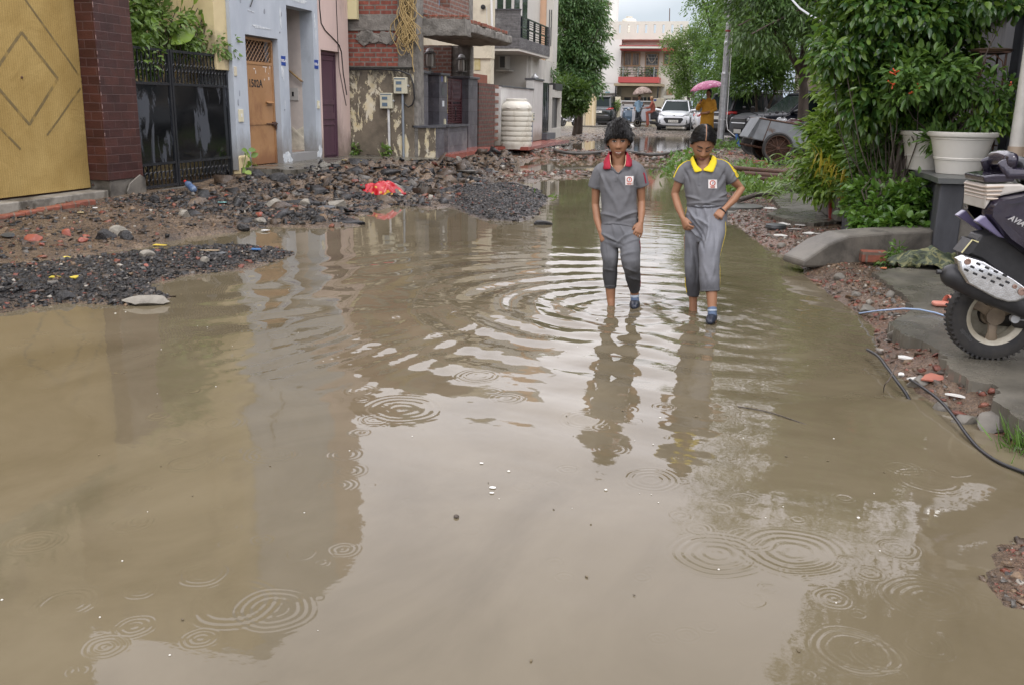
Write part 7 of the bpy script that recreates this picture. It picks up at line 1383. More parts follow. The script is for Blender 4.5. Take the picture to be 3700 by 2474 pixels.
# ---------------------------------------------------------------- the two children
def pj(P):
 d=np.atleast_2d(np.asarray(P,float))-Vn(0,0,CH);z=d@cF;return np.stack([1850+CF*(d@cR)/z,1237-CF*(d@cU)/z],1)
KY=6.3
def K(x,y,dy=0.0):return gy(2050+.5102*x,400+.5102*y,KY+dy)
def kcu(P):q=pj(P);return np.stack([(q[:,0]-2050)/.5102,(q[:,1]-400)/.5102],1)
KU=np.linalg.norm(K(101,400)-K(1,400))/100
def inpoly(P,poly):
 x,y=P[:,0],P[:,1];ins=np.zeros(len(P),bool);q=np.array(poly,float)
 for a,b in zip(q,np.roll(q,-1,0)):c=((a[1]>y) != (b[1]>y));ins ^= c&(x<(b[0]-a[0])*(y-a[1])/(b[1]-a[1]+1e-12)+a[0])
 return ins
def headgrid(hw,hd,hh,na=72,ne=56,feat=True,mouth=0.0):
 e=np.linspace(-math.pi/2,math.pi/2,ne);a=np.linspace(-math.pi,math.pi,na,endpoint=False);A,E=np.meshgrid(a,e)
 x,y,z=np.sin(A)*np.cos(E),np.cos(A)*np.cos(E),np.sin(E);d=np.stack([x.ravel(),y.ravel(),z.ravel()],1);return d
def headpos(d,hw,hd,hh,feat=True,smile=0.0):
 x,y,z=d.T;wf=1-.34*smoothstep(-.05,-1.0,z)**1.1+.03*smoothstep(.1,.5,z)
 df=np.where(y>0,.94,1.0-.50*smoothstep(-.15,-.85,z));X=hw*x*wf*1.0;Y=hd*y*df;Z=hh*z
 Y=np.where(y>0,hd*.94*np.abs(y)**.82,Y)
 if feat:
  u=X/hw;w=z;fr=smoothstep(.15,.5,y);au=np.abs(u)
  rid=np.where(w>-.28,smoothstep(.16,-.28,w),smoothstep(-.40,-.28,w))
  o=.021*np.exp(-(u/(.13+.07*rid))**2)*rid+.009*np.exp(-((au-.19)/.10)**2-((w+.29)/.075)**2)-.011*np.exp(-((au-.40)/.20)**2-((w-.035)/.11)**2)
  o+=.004*np.exp(-((au-.36)/.3)**2-((w-.19)/.07)**2)+.005*np.exp(-((au-.52)/.25)**2-((w+.26)/.2)**2)+.007*np.exp(-(u/.32)**2-((w+.56)/.11)**2)-.004*np.exp(-(u/.4)**2-((w+.555)/.022)**2)+.007*np.exp(-(u/.3)**2-((w+.88)/.12)**2)-.003*np.exp(-(u/.4)**2-((w+.71)/.05)**2)
  Y=Y+o*fr
 return np.stack([X,Y,Z],1)
def gridfaces(na,ne):
 f=[(i*na+j,i*na+(j+1) % na,(i+1)*na+(j+1) % na,(i+1)*na+j) for i in range(ne-1) for j in range(na)];return f
class Head:
 def __init__(s,c,hw,hd,hh,yaw=0,pitch=0,roll=0):
  s.c,s.hw,s.hd,s.hh=Vn(c),hw,hd,hh;f0=nrm(Vn(.12,-1,0));r0=Vn(-f0[1],f0[0],0)
  R=rotz(yaw)@np.stack([r0,f0,Vn(0,0,1)],1)@rotx(-pitch)@roty(roll);s.R=R
 def pos(s,d,feat=True,k=1.0,add=0.0):return s.c+(headpos(np.atleast_2d(d),s.hw*k+add,s.hd*k+add,s.hh*k+add,feat))@s.R.T
 def addto(s,mb):
  d=headgrid(0,0,0);mb.add(s.pos(d),gridfaces(72,56))
  for sg in (-1,1):
   c=s.c+s.R@Vn(sg*s.hw*1.00,-.008,-.004);mb.ball(c,(.010,.020,.030),s.R@rotz(sg*.45),14);mb.ball(c+s.R@Vn(sg*.004,.004,-.018),(.008,.012,.014),s.R,10)
 def hit(s,bvh,u,w,off=.0015):
  o=s.c+s.R@Vn(u*s.hw,.25,w*s.hh);h=bvh.ray_cast(Vector(o),Vector(-s.R[:,1]))
  return (Vn(h[0])+s.R[:,1]*off) if h[0] else o-s.R[:,1]*.17
def bvhof(v,f):return BVHTree.FromPolygons([tuple(q) for q in v],[tuple(q) for q in f])
def hand(mb,Wp,Fd,Pn,T,L=.148,curl=(.5,.6,.7,.8),seg=(.45,.9,.75),thumb=(.7,.55),tl=.34):
 Fd=nrm(Fd);Pn=nrm(Pn-Fd*(Pn@Fd));T=nrm(T-Fd*(T@Fd)-Pn*(T@Pn));Kn=Wp+Fd*.45*L
 mb.loft([Wp-Fd*.012,Wp+Fd*.12*L,Wp+Fd*.30*L,Kn],[(.018,.0135),(.023,.0135),(.031,.0125),(.033,.0105)],side=T,n=14)
 for i,(ln,r) in enumerate(((.38,.0073),(.43,.0075),(.40,.0072),(.31,.0064))):
  b=Kn+T*(.0255-.0170*i)*L/.15-Fd*(.004 if i in (0,3) else 0)-Fd*.008;a=0.0;q=[b];c=curl[i];l=ln*L
  for k,(fr,m_) in enumerate(((.42,seg[0]),(.32,seg[1]),(.26,seg[2]))):a+=c*m_;q.append(q[-1]+(Fd*math.cos(a)+Pn*math.sin(a)+T*(.10-.065*i)*(1 if k==0 else 0))*l*fr)
  mb.loft(q,[r,r*1.02,r*.95,r*.78],side=T,n=9)
 b=Wp+Fd*.10*L+T*.020+Pn*.004;q=[b,b+nrm(Fd*thumb[0]+T*thumb[1]+Pn*.25)*tl*L*.45];q.append(q[-1]+nrm(Fd*.8+T*.15+Pn*.45)*tl*L*.33);q.append(q[-1]+nrm(Fd*.7-T*.12+Pn*.6)*tl*L*.26);mb.loft(q,[.0105,.009,.008,.0062],side=Pn,n=9)
def ribbon(name,bv,P,w,m,parent,off=.003,dirn=None,n=28):
 P=[Vn(p) for p in P];t=np.linspace(0,len(P)-1,n);Q=[P[int(min(i,len(P)-2))]*(1-(i-int(min(i,len(P)-2))))+P[int(min(i,len(P)-2))+1]*(i-int(min(i,len(P)-2))) for i in t]
 R_,Nn=[],[]
 for q in Q:h=bv.find_nearest(Vector(q));R_.append(Vn(h[0])+Vn(h[1])*off);Nn.append(Vn(h[1]))
 vs=[]
 for i in range(n):
  d=nrm(R_[min(i+1,n-1)]-R_[max(i-1,0)]);s=nrm(np.cross(d,Nn[i]));vs+=[R_[i]-s*w/2,R_[i]+s*w/2,R_[i]+s*w/2-Nn[i]*.004,R_[i]-s*w/2-Nn[i]*.004]
 fs=[]
 for i in range(n-1):
  for k in range(4):fs.append((4*i+k,4*i+(k+1) % 4,4*i+4+(k+1) % 4,4*i+4+k))
 mb=MB();mb.add(vs,fs);return mb.build(name,m,parent,smooth=60)
M['grey_cloth']=mat('grey_jersey',(.155,.156,.165),(.115,.116,.124),9,rough=.9,bump=.25,bsc=420,spec=.2,bd=.002)
M['grey_pants']=mat('grey_track_cloth',(.155,.158,.170),(.115,.118,.128),6,rough=.72,bump=.15,bsc=300,spec=.25,bd=.002,base=(.36,.52,(.045,.045,.048),9))
M['grey_pants2']=mat('light_grey_track_cloth',(.20,.205,.225),(.15,.155,.172),6,rough=.72,bump=.15,bsc=300,spec=.25,bd=.002,base=(.33,.48,(.055,.055,.06),9))
M['collar_red']=mat('crimson_collar',(.36,.010,.035),(.30,.008,.028),20,rough=.8,bump=.1,bsc=300)
M['collar_yel']=mat('yellow_collar',(.72,.55,.012),(.66,.50,.01),20,rough=.8,bump=.1,bsc=300)
M['stripe_red']=mat('maroon_stripe',(.25,.008,.03),rough=.7);M['stripe_yel']=mat('yellow_stripe',(.62,.46,.03),rough=.7)
M['lip']=mat('brown_pink_lip',(.27,.095,.07),rough=.4);M['eyewhite']=mat('eye_white',(.36,.33,.30),rough=.25);M['iris']=mat('dark_iris',(.012,.008,.006),rough=.1);M['brow']=mat('black_brow_hair',(.012,.009,.008),rough=.8);M['teeth']=mat('teeth',(.75,.72,.64),rough=.3);M['mouth']=mat('mouth_inside',(.06,.015,.012),rough=.6)
M['sock']=mat('blue_grey_sock',(.10,.14,.22),rough=.9);M['sockband']=mat('pale_sock_band',(.42,.48,.55),rough=.9);M['shoe']=mat('wet_dark_shoe',(.02,.025,.04),rough=.35)
def wrinkle(v,nn,amp,seed,sc=(16,16,30),folds=()):
 d=amp*sines(v*Vn(*sc)/20,20,seed,2)
 for (cx_,cy_),(dx_,dy_),L,w,a in folds:
  q=kcu(v)-Vn(cx_,cy_);u=nrm(Vn(dx_,dy_));t=q@u;s=q@Vn(-u[1],u[0]);s=s-.0012*t*t*np.sign(cx_-0.1)
  d=d+1.7*a*np.exp(-(t/L)**2-(s/w)**2)
 return v+nn*d[:,None]
def dens(P,A,k=4):
 P=np.array(P);A=np.array(A);o,a=[],[]
 for i in range(len(P)-1):
  p0,p1,p2,p3=P[max(i-1,0)],P[i],P[i+1],P[min(i+2,len(P)-1)]
  for j in range(k):f=j/k;o.append(.5*(2*p1+(p2-p0)*f+(2*p0-5*p1+4*p2-p3)*f*f+(3*p1-p0-3*p2+p3)*f**3));a.append(A[i]+(A[i+1]-A[i])*f)
 return o+[P[-1]],a+[A[-1]]
def garment(name,tubes,m,parent,seed,amp=.004,voxel=.005,sm=5,cut=None,folds=(),n=20,p=2.3):
 mb=MB()
 for t in tubes:pts,ab=dens(t[0],t[1]);mb.loft(pts,ab,side=t[2] if len(t)>2 else SIDE,n=n,cap='flat',p=p)
 v,nn,f=union(mb,voxel,sm);v=wrinkle(v,nn,amp,seed,folds=folds)
 full=f
 if cut is not None:
  c=v[f].mean(1);fn=np.cross(v[f[:,1]]-v[f[:,0]],v[f[:,2]]-v[f[:,0]]);k=inpoly(kcu(c),cut)&((c-Vn(0,0,CH))@cF<6.3*1.2)&((fn@FRONT)>0);f=f[~k]
 o=meshobj(name,v,f,m,parent,smooth=180);return o,v,full
SIDE=nrm(Vn(1,.12,0));FRONT=nrm(Vn(.12,-1,0))
def emblem(parent,bv,c,w,h):
 def E(u,v_,off):o=K(c[0]+u*w/2,c[1]-v_*h/2,-.5);d=nrm(K(c[0]+u*w/2,c[1]-v_*h/2,0)-o);q=bv.ray_cast(Vector(o),Vector(d));return (Vn(q[0]) if q[0] else K(c[0],c[1],-.1))+FRONT*off
 mb=MB();n=9
 g=np.linspace(-1,1,n);mb.add([E(a,b,.004) for b in g for a in g],[(i*n+j,i*n+j+1,(i+1)*n+j+1,(i+1)*n+j) for i in range(n-1) for j in range(n-1)],0)
 k=28;vs=[]
 for j in range(k):a=2*math.pi*j/k;vs+=[E(r*math.cos(a),.22+r*math.sin(a)*w/h,.0055) for r in (.66,.46)]
 mb.add(vs,[(2*j,2*((j+1) % k),2*((j+1) % k)+1,2*j+1) for j in range(k)],1)
 vs=[]
 for i in range(8):f=i/7;x=-.02+.16*math.sin(f*3.1+.2)-.10*f;y=.56-.66*f;wd=.10*math.sin(math.pi*(f*.85+.1));vs+=[E(x-wd,y,.0058),E(x+wd,y,.0058)]
 mb.add(vs,[(2*i,2*i+1,2*i+3,2*i+2) for i in range(7)],2)
 for y,a,b in ((-.60,-.62,.62),(-.80,-.48,.48)):
  x=a
  while x<b-.02:e=min(b,x+rnd.uniform(.14,.24));mb.add([E(x,y-.075,.0056),E(e-.035,y-.075,.0056),E(e-.035,y+.075,.0056),E(x,y+.075,.0056)],[(0,1,2,3)],1);x=e
 mb.build('emblem',[mat('emblem_white',(.66,.62,.60),rough=.7),mat('emblem_red',(.45,.07,.035),rough=.7),mat('emblem_navy',(.03,.06,.11),rough=.7)],parent,smooth=60)
def strands(name,hd_,roots,gfun,n,L,wd,m,parent,seed,lift=.03,add=.012,k=1.04,seg=7,lim=None):
 r=np.random.default_rng(seed);D=[]
 while len(D)<n:
  q=r.normal(size=3);q /= np.linalg.norm(q)
  if roots(q):D.append(q)
 D=np.array(D);G=gfun(D,r);Tn=G-D*np.sum(G*D,1,keepdims=True);Tn /= np.linalg.norm(Tn,axis=1,keepdims=True)+1e-9
 Ls=L*r.uniform(.6,1.25,n);lf=lift*r.uniform(0,1,n)**3;zj=r.uniform(-.06,.13,n);ba=r.uniform(-.004,.006,n);vs=[];rings=[]
 for i in range(seg):
  f=i/(seg-1);d=D+Tn*(Ls*f)[:,None];d /= np.linalg.norm(d,axis=1,keepdims=True)
  if lim is not None:d[:,2]=np.maximum(d[:,2],np.interp(np.abs(np.arctan2(d[:,0],d[:,1])),*lim)+zj);d /= np.linalg.norm(d,axis=1,keepdims=True)
  P=hd_.pos(d,False,k,add);c=hd_.c
  P=P+(P-c)/np.linalg.norm(P-c,axis=1,keepdims=True)*(ba+lf*math.sin(math.pi*min(1,f*1.1)))[:,None];rings.append(P)
 R_=np.array(rings);tang=np.gradient(R_,axis=0);out_=R_-hd_.c;s=np.cross(tang,out_);s /= np.linalg.norm(s,axis=2,keepdims=True)+1e-9;o=np.cross(s,tang);o /= np.linalg.norm(o,axis=2,keepdims=True)+1e-9
 w=(wd*np.sin(np.pi*np.clip(np.linspace(.18,.98,seg),0,1)))[:,None,None]*r.uniform(.6,1.3,n)[None,:,None]
 V3=np.stack([R_-s*w,R_+s*w,R_+o*w*.8],2).transpose(1,0,2,3).reshape(-1,3);F3=[];base=np.arange(n)*seg*3
 for i in range(seg-1):
  for j in range(3):a=i*3+j;b=i*3+(j+1) % 3;F3.append(np.stack([base+a,base+b,base+b+3,base+a+3],1))
 return meshobj(name,V3,np.concatenate(F3),m,parent,smooth=60)
def facebits(p,hd_,bv,closed=False,smile=False):
 def patch(mb,pts,off,m):P=[hd_.hit(bv,u,w,off) for u,w in pts];c=sum(P)/len(P)+hd_.R[:,1]*.0006;n=len(P);mb.add(P+[c],[(i,(i+1) % n,n) for i in range(n)],m)
 for s in (-1,1):
  if not closed:
   mb=MB();cx_,cw=s*.41,.03;E=[(cx_+.195*math.cos(a),cw+.046*math.sin(a)*(1.0 if math.sin(a)>0 else .8)-.012*math.cos(a)*s*0) for a in np.linspace(0,2*math.pi,15)[:-1]];patch(mb,E,.0022,0)
   patch(mb,[(cx_+.115*math.cos(a),cw+.004+.052*math.sin(a)) for a in np.linspace(0,2*math.pi,13)[:-1]],.0036,1);mb.ball(hd_.hit(bv,cx_-.03,cw+.020,.0046),(.0006,.0006,.0006),n=6,m=2);mb.build('eye',[M['eyewhite'],M['iris'],M['white']],p,smooth=60)  # tiny white ball on each iris is a catchlight put in as colour
  mb=MB();yy=.09 if not closed else -.03
  arc=[(s*(.41+.21*math.cos(a)),(.03+.050*math.sin(a)) if not closed else (-.005-.05*math.sin(a))) for a in np.linspace(.15,math.pi-.15,9)];mb.loft([hd_.hit(bv,u,w,.0022) for u,w in arc],[(.0020,.0020)]*9,n=6);
  if closed:mb.loft([hd_.hit(bv,u,w-.012,.0026) for u,w in arc],[(.0017,.0017)]*9,n=6)
  mb.build('eyelashes',M['brow'],p,smooth=60)
  mb=MB();B=[(s*(.17+.50*f),.165+.055*math.sin(f*2.3)-.01*f) for f in np.linspace(0,1,8)];mb.loft([hd_.hit(bv,u,w,.0012) for u,w in B],[(.0020,.0036),(.0024,.0044),(.0024,.0044),(.0022,.004),(.002,.0036),(.0018,.003),(.0014,.0022),(.001,.0014)],side=hd_.R[:,1],n=8);mb.build('eyebrow',M['brow'],p,smooth=60)
 mb=MB()
 if smile:
  up=[(-.40+.80*f,-.49-.040*math.sin(math.pi*f)) for f in np.linspace(0,1,9)];lo=[(.40-.80*f,-.49-.150*math.sin(math.pi*f)) for f in np.linspace(0,1,9)][1:-1];patch(mb,up+lo,.0016,1)
  te=[(-.27+.54*f,-.525-.014*math.sin(math.pi*f)) for f in np.linspace(0,1,7)]+[(.25-.50*f,-.572-.022*math.sin(math.pi*f)) for f in np.linspace(0,1,7)];patch(mb,te,.0028,2)
  for q,r_ in ((up,.0030),([(.40-.80*f,-.49-.168*math.sin(math.pi*f)) for f in np.linspace(0,1,9)],.0040)):mb.loft([hd_.hit(bv,u,w,.0014) for u,w in q],[(r_*(.4+.6*math.sin(math.pi*i/8)),)*2 for i in range(9)],n=8,m=0)
 else:
  for dy_,r_ in ((-.525,.0036),(-.60,.0042)):mb.loft([hd_.hit(bv,-.27+.54*f,dy_+(.012 if dy_>-.55 else -.01)*math.sin(math.pi*f),.0008) for f in np.linspace(0,1,9)],[(r_*(.35+.65*math.sin(math.pi*i/8)),)*2 for i in range(9)],n=8,m=0)
  mb.loft([hd_.hit(bv,-.28+.56*f,-.563-.008*math.sin(math.pi*f*2),.003) for f in np.linspace(0,1,9)],[(.0011,.0011)]*9,n=6,m=1)
 mb.build('mouth',[M['lip'],M['mouth'],M['teeth']],p,smooth=60)
 mb=MB()
 for s in (-1,1):mb.ball(hd_.hit(bv,s*.11,-.345,.0005),(.0035,.002,.002),n=8)
 mb.build('nostrils',M['mouth'],p,smooth=90)
def collar(p,T,B,m):
 n=len(T);P=[K(*q) for q in T];Q=[K(*q) for q in B];mb=MB();k=5;vs=[]
 for i in range(n):
  for j in range(k):f=j/(k-1);vs.append(P[i]+(Q[i]-P[i])*f+Vn(0,0,.004*math.sin(math.pi*f)))
 # densify round the neck
 V2=np.array(vs).reshape(n,k,3);tt=np.linspace(0,n-1,(n-1)*5+1);R_=np.stack([V2[int(min(t,n-2))]*(1-(t-int(min(t,n-2))))+V2[int(min(t,n-2))+1]*(t-int(min(t,n-2))) for t in tt])
 for _ in range(1):R_[1:-1]=.5*R_[1:-1]+.25*(R_[:-2]+R_[2:])
 o=meshobj('collar',R_.reshape(-1,3),quads(len(tt),k),m,p,smooth=180);s=o.modifiers.new('t','SOLIDIFY');s.thickness=.0028;s.offset=1;return o
# ------------------------------ boy
bp=K(362,1365);boy=thing('person','boy in grey school uniform with a crimson collar wading and lifting his trousers','person',(bp[0],bp[1],-.13))
hb=Head(K(362,212,.0),70*KU,.092,128*KU,yaw=.02,pitch=.10,roll=-.03)
mb=MB();hb.addto(mb)
mb.loft([K(362,440,.015),K(362,395,.012),K(362,345,.008),K(362,300,.01)],[(.085,.065),(.052,.052),(.046,.048),(.044,.05)],side=SIDE,n=18)
mb.loft([K(368,830),K(365,700),K(362,560),K(362,470),K(362,425)],[(.105,.07),(.10,.068),(.108,.072),(.112,.07),(.08,.055)],side=SIDE,n=20)
mb.loft([K(262,425,.01),K(225,450,.01),K(203,560,.02),K(199,665,.03),K(212,770,-.01),K(232,852,-.05)],[.040,.038,.030,.0265,.0265,.0175],side=SIDE,n=14)
mb.loft([K(462,425,.01),K(498,450,.01),K(520,550,.02),K(524,645,.03),K(525,720,-.01),K(520,795,-.05)],[.040,.038,.031,.027,.0265,.0175],side=SIDE,n=14)
fl_,pn_=K(283,955,-.09)-K(232,852,-.05),nrm(FRONT*-.85+SIDE*.35)
hand(mb,K(233,853,-.05),fl_,pn_,nrm(SIDE*.9-Vn(0,0,-.35)),L=.150,curl=(.35,.75,.95,1.1),thumb=(.75,.5))
fl_=K(492,905,-.10)-K(520,795,-.05);hand(mb,K(520,796,-.05),fl_,nrm(FRONT*-.9-SIDE*.3),-SIDE+Vn(0,0,.1),L=.150,curl=(.55,.7,.55,.45),thumb=(.8,.55))
mb.loft([K(300,900),K(303,1060,-.02),K(303,1150,.0),K(305,1250,.01),K(308,1330,.01),K(311,1372,.0),K(312,1500,0)],[.062,.05,.042,.037,.030,.026,.030],side=SIDE,n=16)
mb.loft([K(430,900),K(447,1060,-.10),K(462,1150,-.03),K(474,1250,.05),K(478,1330,.06),K(479,1460,.05)],[.062,.05,.042,.034,.028,.028],side=SIDE,n=16)
v,nn,f=union(mb,.0032,5,.45);body=meshobj('body',v,f,M['skin'],boy,smooth=180);bvb=bvhof(v,f)
facebits(boy,hb,bvb,smile=True)
d=headgrid(0,0,0);P=hb.pos(d,False,1.02,.010);fs=np.array(gridfaces(72,56));dz_=d[:,2];az=np.abs(np.arctan2(d[:,0],d[:,1]))
lim=np.interp(az,[0,.7,1.15,1.45,1.75,2.3,3.15],[.30,.32,.22,-.10,.06,-.42,-.55]);keep=(dz_>lim)[fs].all(1)
o=meshobj('hair',P,fs[keep],M['hair'],boy,smooth=180);so_=o.modifiers.new('t','SOLIDIFY');so_.thickness=.012;so_.offset=0
hl=lambda q,k=0.0:q[2]>np.interp(abs(math.atan2(q[0],q[1])),[0,.7,1.15,1.45,1.75,2.3,3.15],[.34,.36,.28,.02,.10,-.36,-.48])+k
def gb(D,r):return np.stack([D[:,0]*.9+r.normal(size=len(D))*.16+.25*(D[:,2]>.6),D[:,1]*.8+.35*(D[:,1]>-.2)+r.normal(size=len(D))*.2,-np.ones(len(D))*.9],1)
BL=([0,.7,1.15,1.4,1.6,2.3,3.15],[.235,.20,.06,-.16,-.04,-.45,-.58])
strands('hair_locks',hb,hl,gb,4600,.50,.0025,M['hair'],boy,3,lift=.013,add=.011,k=1.02,lim=BL)
strands('loose_tufts',hb,hl,lambda D,r:np.stack([D[:,0]*.8+r.normal(size=len(D))*.5+.3,D[:,1]*.6+.45+r.normal(size=len(D))*.4,-np.ones(len(D))*.8],1),420,.36,.0042,M['hair'],boy,5,lift=.030,add=.012,k=1.02,lim=BL)
strands('fringe',hb,lambda q:q[1]>.35 and .34<q[2]<.75,lambda D,r:np.stack([D[:,0]*.5+r.normal(size=len(D))*.25,D[:,1]*.5+.6,-np.ones(len(D))],1),900,.50,.0020,M['hair'],boy,4,lift=.006,add=.015,lim=BL)
ST_=[([K(372,822,.0),K(370,760),K(364,660),K(361,560),K(361,480),K(362,430,.01),K(362,398,.01)],[(.126,.088),(.126,.086),(.122,.084),(.126,.088),(.130,.09),(.124,.082),(.080,.060)]),([K(362,396,.012),K(310,404,.012),K(268,418,.012)],[(.050,.058),(.050,.054),(.052,.054)]),([K(362,396,.012),K(414,402,.012),K(456,416,.012)],[(.050,.058),(.050,.054),(.052,.054)]),
  ([K(275,418,.01),K(238,435,.01),K(212,490,.015),K(195,545,.02)],[(.060,.058),(.055,.056),(.052,.054),(.050,.052)]),([K(450,418,.01),K(488,435,.01),K(516,490,.015),K(532,540,.02)],[(.060,.058),(.055,.056),(.052,.054),(.049,.052)])]
FO=[((300,740),(1,.25),70,9,.006),((430,735),(1,-.35),80,10,.008),((420,770),(1,-.25),80,9,-.005),((330,640),(.5,1),110,16,.005),((300,560),(.35,1),90,14,-.004),((430,600),(-.3,1),100,16,.005),((390,520),(.6,1),70,10,.004),((470,480),(-.45,1),60,9,.005),((250,480),(.4,1),60,9,.005),((345,800),(1,.05),110,8,.005)]
shirt,sv,sf=garment('shirt',ST_,M['grey_cloth'],boy,41,.0046,cut=[(300,330),(425,330),(418,385),(366,446),(352,440),(308,385)],folds=FO);sb_=bvhof(sv,sf)
mb=MB();mb.loft([K(310,392,-.072)-0*FRONT,K(345,436,-.082),K(362,446,-.085),K(390,420,-.08),K(416,390,-.072)],[.004]*5,n=6);mb.build('neck_trim',M['grey_cloth'],shirt,smooth=60)
ribbon('placket',sb_,[K(358,446,-.1),K(350,475,-.1),K(343,505,-.1)],.012,M['grey_cloth'],shirt,.003)
ribbon('hem_seam',sb_,[K(250,808,-.05),K(300,812,-.1),K(372,814,-.1),K(440,806,-.1),K(495,795,-.05)],.004,M['grey_pants'],shirt,.001)
ribbon('sleeve_stripe',sb_,[K(545,440,-.03),K(556,480,-.03),K(566,515,-.03)],.010,M['stripe_red'],shirt,.003)
for q in ([K(148,528,-.05),K(190,545,-.06),K(232,548,-.05)],[K(492,545,-.05),K(530,540,-.06),K(568,512,-.05)]):ribbon('sleeve_hem',sb_,q,.004,M['grey_pants'],shirt,.001)
emblem(shirt,sb_,(439,497),58,64)
Lc=[((311,372,-.06),(303,414,-.093)),((303,325,-.048),(256,418,-.074)),((293,296,-.0),(240,388,.0)),((312,288,.05),(285,350,.075)),((362,288,.062),(362,345,.09)),((412,288,.05),(440,345,.075)),((424,294,.0),(470,372,.0)),((416,322,-.048),(452,400,-.074)),((410,365,-.06),(412,395,-.093))]
collar(boy,[q[0] for q in Lc],[q[1] for q in Lc],M['collar_red'])
mb=MB();q=[K(303,318,-.045),K(304,350,-.062),K(310,385,-.083),K(320,400,-.088)];q2=[K(414,318,-.045),K(414,350,-.062),K(408,385,-.083),K(400,398,-.088)];mb.tube(q,.0022,6);mb.tube(q2,.0022,6);mb.build('neck_cord',mat('cream_cord',(.62,.48,.30),rough=.8),boy,smooth=60)
TR=[([K(370,800),K(366,860,-.005),K(364,930,-.01),K(362,965,-.01)],[(.125,.088),(.140,.095),(.13,.09),(.09,.075)]),([K(298,860),K(296,950,-.02),K(303,1060,-.03),K(303,1150,-.005),K(303,1254,.01)],[(.072,.076),(.066,.07),(.056,.062),(.050,.054),(.045,.047)]),
  ([K(428,860),K(440,960,-.06),K(447,1055,-.11),K(460,1150,-.05),K(473,1225,.02),K(480,1275,.05)],[(.074,.078),(.070,.074),(.064,.068),(.055,.058),(.046,.05),(.038,.042)])]
FT=[((300,900),(1,.55),60,9,.008),((330,930),(1,.35),60,8,-.005),((420,890),(1,-.55),70,10,.009),((440,930),(1,-.4),60,9,.006),((400,860),(.5,1),50,8,.006),((300,1130),(1,.2),40,9,.004),((430,1010),(1,-.25),50,10,.005),((455,1130),(1,.4),45,9,.005),((470,1190),(1,.3),45,7,.005),((330,850),(.2,1),50,8,.005),((290,1000),(.15,1),80,9,.004)]
tro,tv,tf=garment('trousers',TR,M['grey_pants'],boy,42,.0056,folds=FT);tb=bvhof(tv,tf)
ribbon('side_stripe',tb,[K(482,925,-.07),K(498,990,-.06),K(510,1080,-.03),K(515,1160,.0),K(519,1245,.03)],.014,M['stripe_red'],tro,.003)
ribbon('hem',tb,[K(258,1246,-.03),K(300,1250,-.06),K(345,1246,-.03)],.005,M['grey_cloth'],tro,.002)
mb=MB();mb.loft([K(477,1298,.06),K(478,1330,.06),K(479,1352,.05)],[(.0305,.033),(.0295,.032),(.031,.035)],side=SIDE,n=16);mb.build('sock',M['sock'],boy,smooth=60)
mb=MB();mb.loft([K(477,1302,.06),K(477,1318,.06)],[(.032,.035),(.0315,.0345)],side=SIDE,n=16,cap='flat');mb.build('sock_band',M['sockband'],boy,smooth=60)
mb=MB();mb.loft([K(479,1362,.12),K(478,1366,.06),K(476,1380,-.03),K(476,1390,-.08)],[(.030,.028),(.037,.034),(.036,.030),(.026,.02)],side=SIDE,n=16);mb.build('shoe',M['shoe'],boy,smooth=60)
# ------------------------------ girl
SIDE=nrm(Vn(1,.05,0));FRONT=nrm(Vn(.05,-1,0))
gp=K(960,1400,-.15);girl=thing('person','girl in grey school uniform with a yellow collar looking down and holding up her trousers','person',(gp[0],gp[1],-.13))
hg=Head(K(958,236,-.01),70*KU,.092,122*KU,yaw=.06,pitch=.52,roll=.04)
mb=MB();hg.addto(mb)
mb.loft([K(968,440,.02),K(965,395,.02),K(962,345,.02),K(962,290,.02)],[(.085,.065),(.048,.05),(.043,.047),(.042,.05)],side=SIDE,n=18)
mb.loft([K(985,720),K(985,640),K(975,540),K(970,470),K(968,425,.01)],[(.105,.075),(.108,.07),(.105,.07),(.108,.068),(.075,.055)],side=SIDE,n=20)
mb.loft([K(855,418,.02),K(822,440,.02),K(782,525,.02),K(760,592,.03),K(785,680,-.03),K(818,765,-.10)],[.037,.036,.029,.026,.026,.0165],side=SIDE,n=14)
mb.loft([K(1080,415,.02),K(1118,435,.02),K(1185,505,.05),K(1232,556,.06),K(1180,632,-.02),K(1112,698,-.09)],[.037,.036,.030,.027,.0255,.0165],side=SIDE,n=14)
hand(mb,K(818,766,-.10),K(852,850,-.15)-K(818,766,-.10),nrm(FRONT*-.6+SIDE*.8),nrm(FRONT*.5+SIDE*.5+Vn(0,0,.3)),L=.145,curl=(.75,.9,1.0,1.05),thumb=(.9,.35))
hand(mb,K(1110,700,-.09),K(1050,765,-.14)-K(1110,700,-.09),nrm(FRONT*-.75-Vn(0,0,.6)),nrm(Vn(0,0,.6)-SIDE*.6+FRONT*.2),L=.140,curl=(1.25,1.35,1.4,1.4),thumb=(.8,.35))
mb.loft([K(890,900),K(888,1080,.0),K(890,1250,.03),K(891,1345,.03),K(891,1470,.03)],[.062,.05,.036,.027,.03],side=SIDE,n=16)
mb.loft([K(1030,860),K(1012,1040,-.18),K(1015,1200,-.22),K(1024,1330,-.25),K(1026,1420,-.27),K(1024,1550,-.30)],[.065,.052,.042,.034,.027,.03],side=SIDE,n=16)
v,nn,f=union(mb,.0032,5,.45);meshobj('body',v,f,M['skin'],girl,smooth=180);bvg=bvhof(v,f);facebits(girl,hg,bvg,closed=True)
P=hg.pos(d,False,1.015,.007);lim=np.interp(az,[0,.5,1.0,1.4,1.75,2.3,3.15],[.56,.50,.30,.0,-.06,-.46,-.60]);keep=(dz_>lim)[fs].all(1)
o=meshobj('hair',P,fs[keep],M['hair'],girl,smooth=180);so_=o.modifiers.new('t','SOLIDIFY');so_.thickness=.010;so_.offset=0
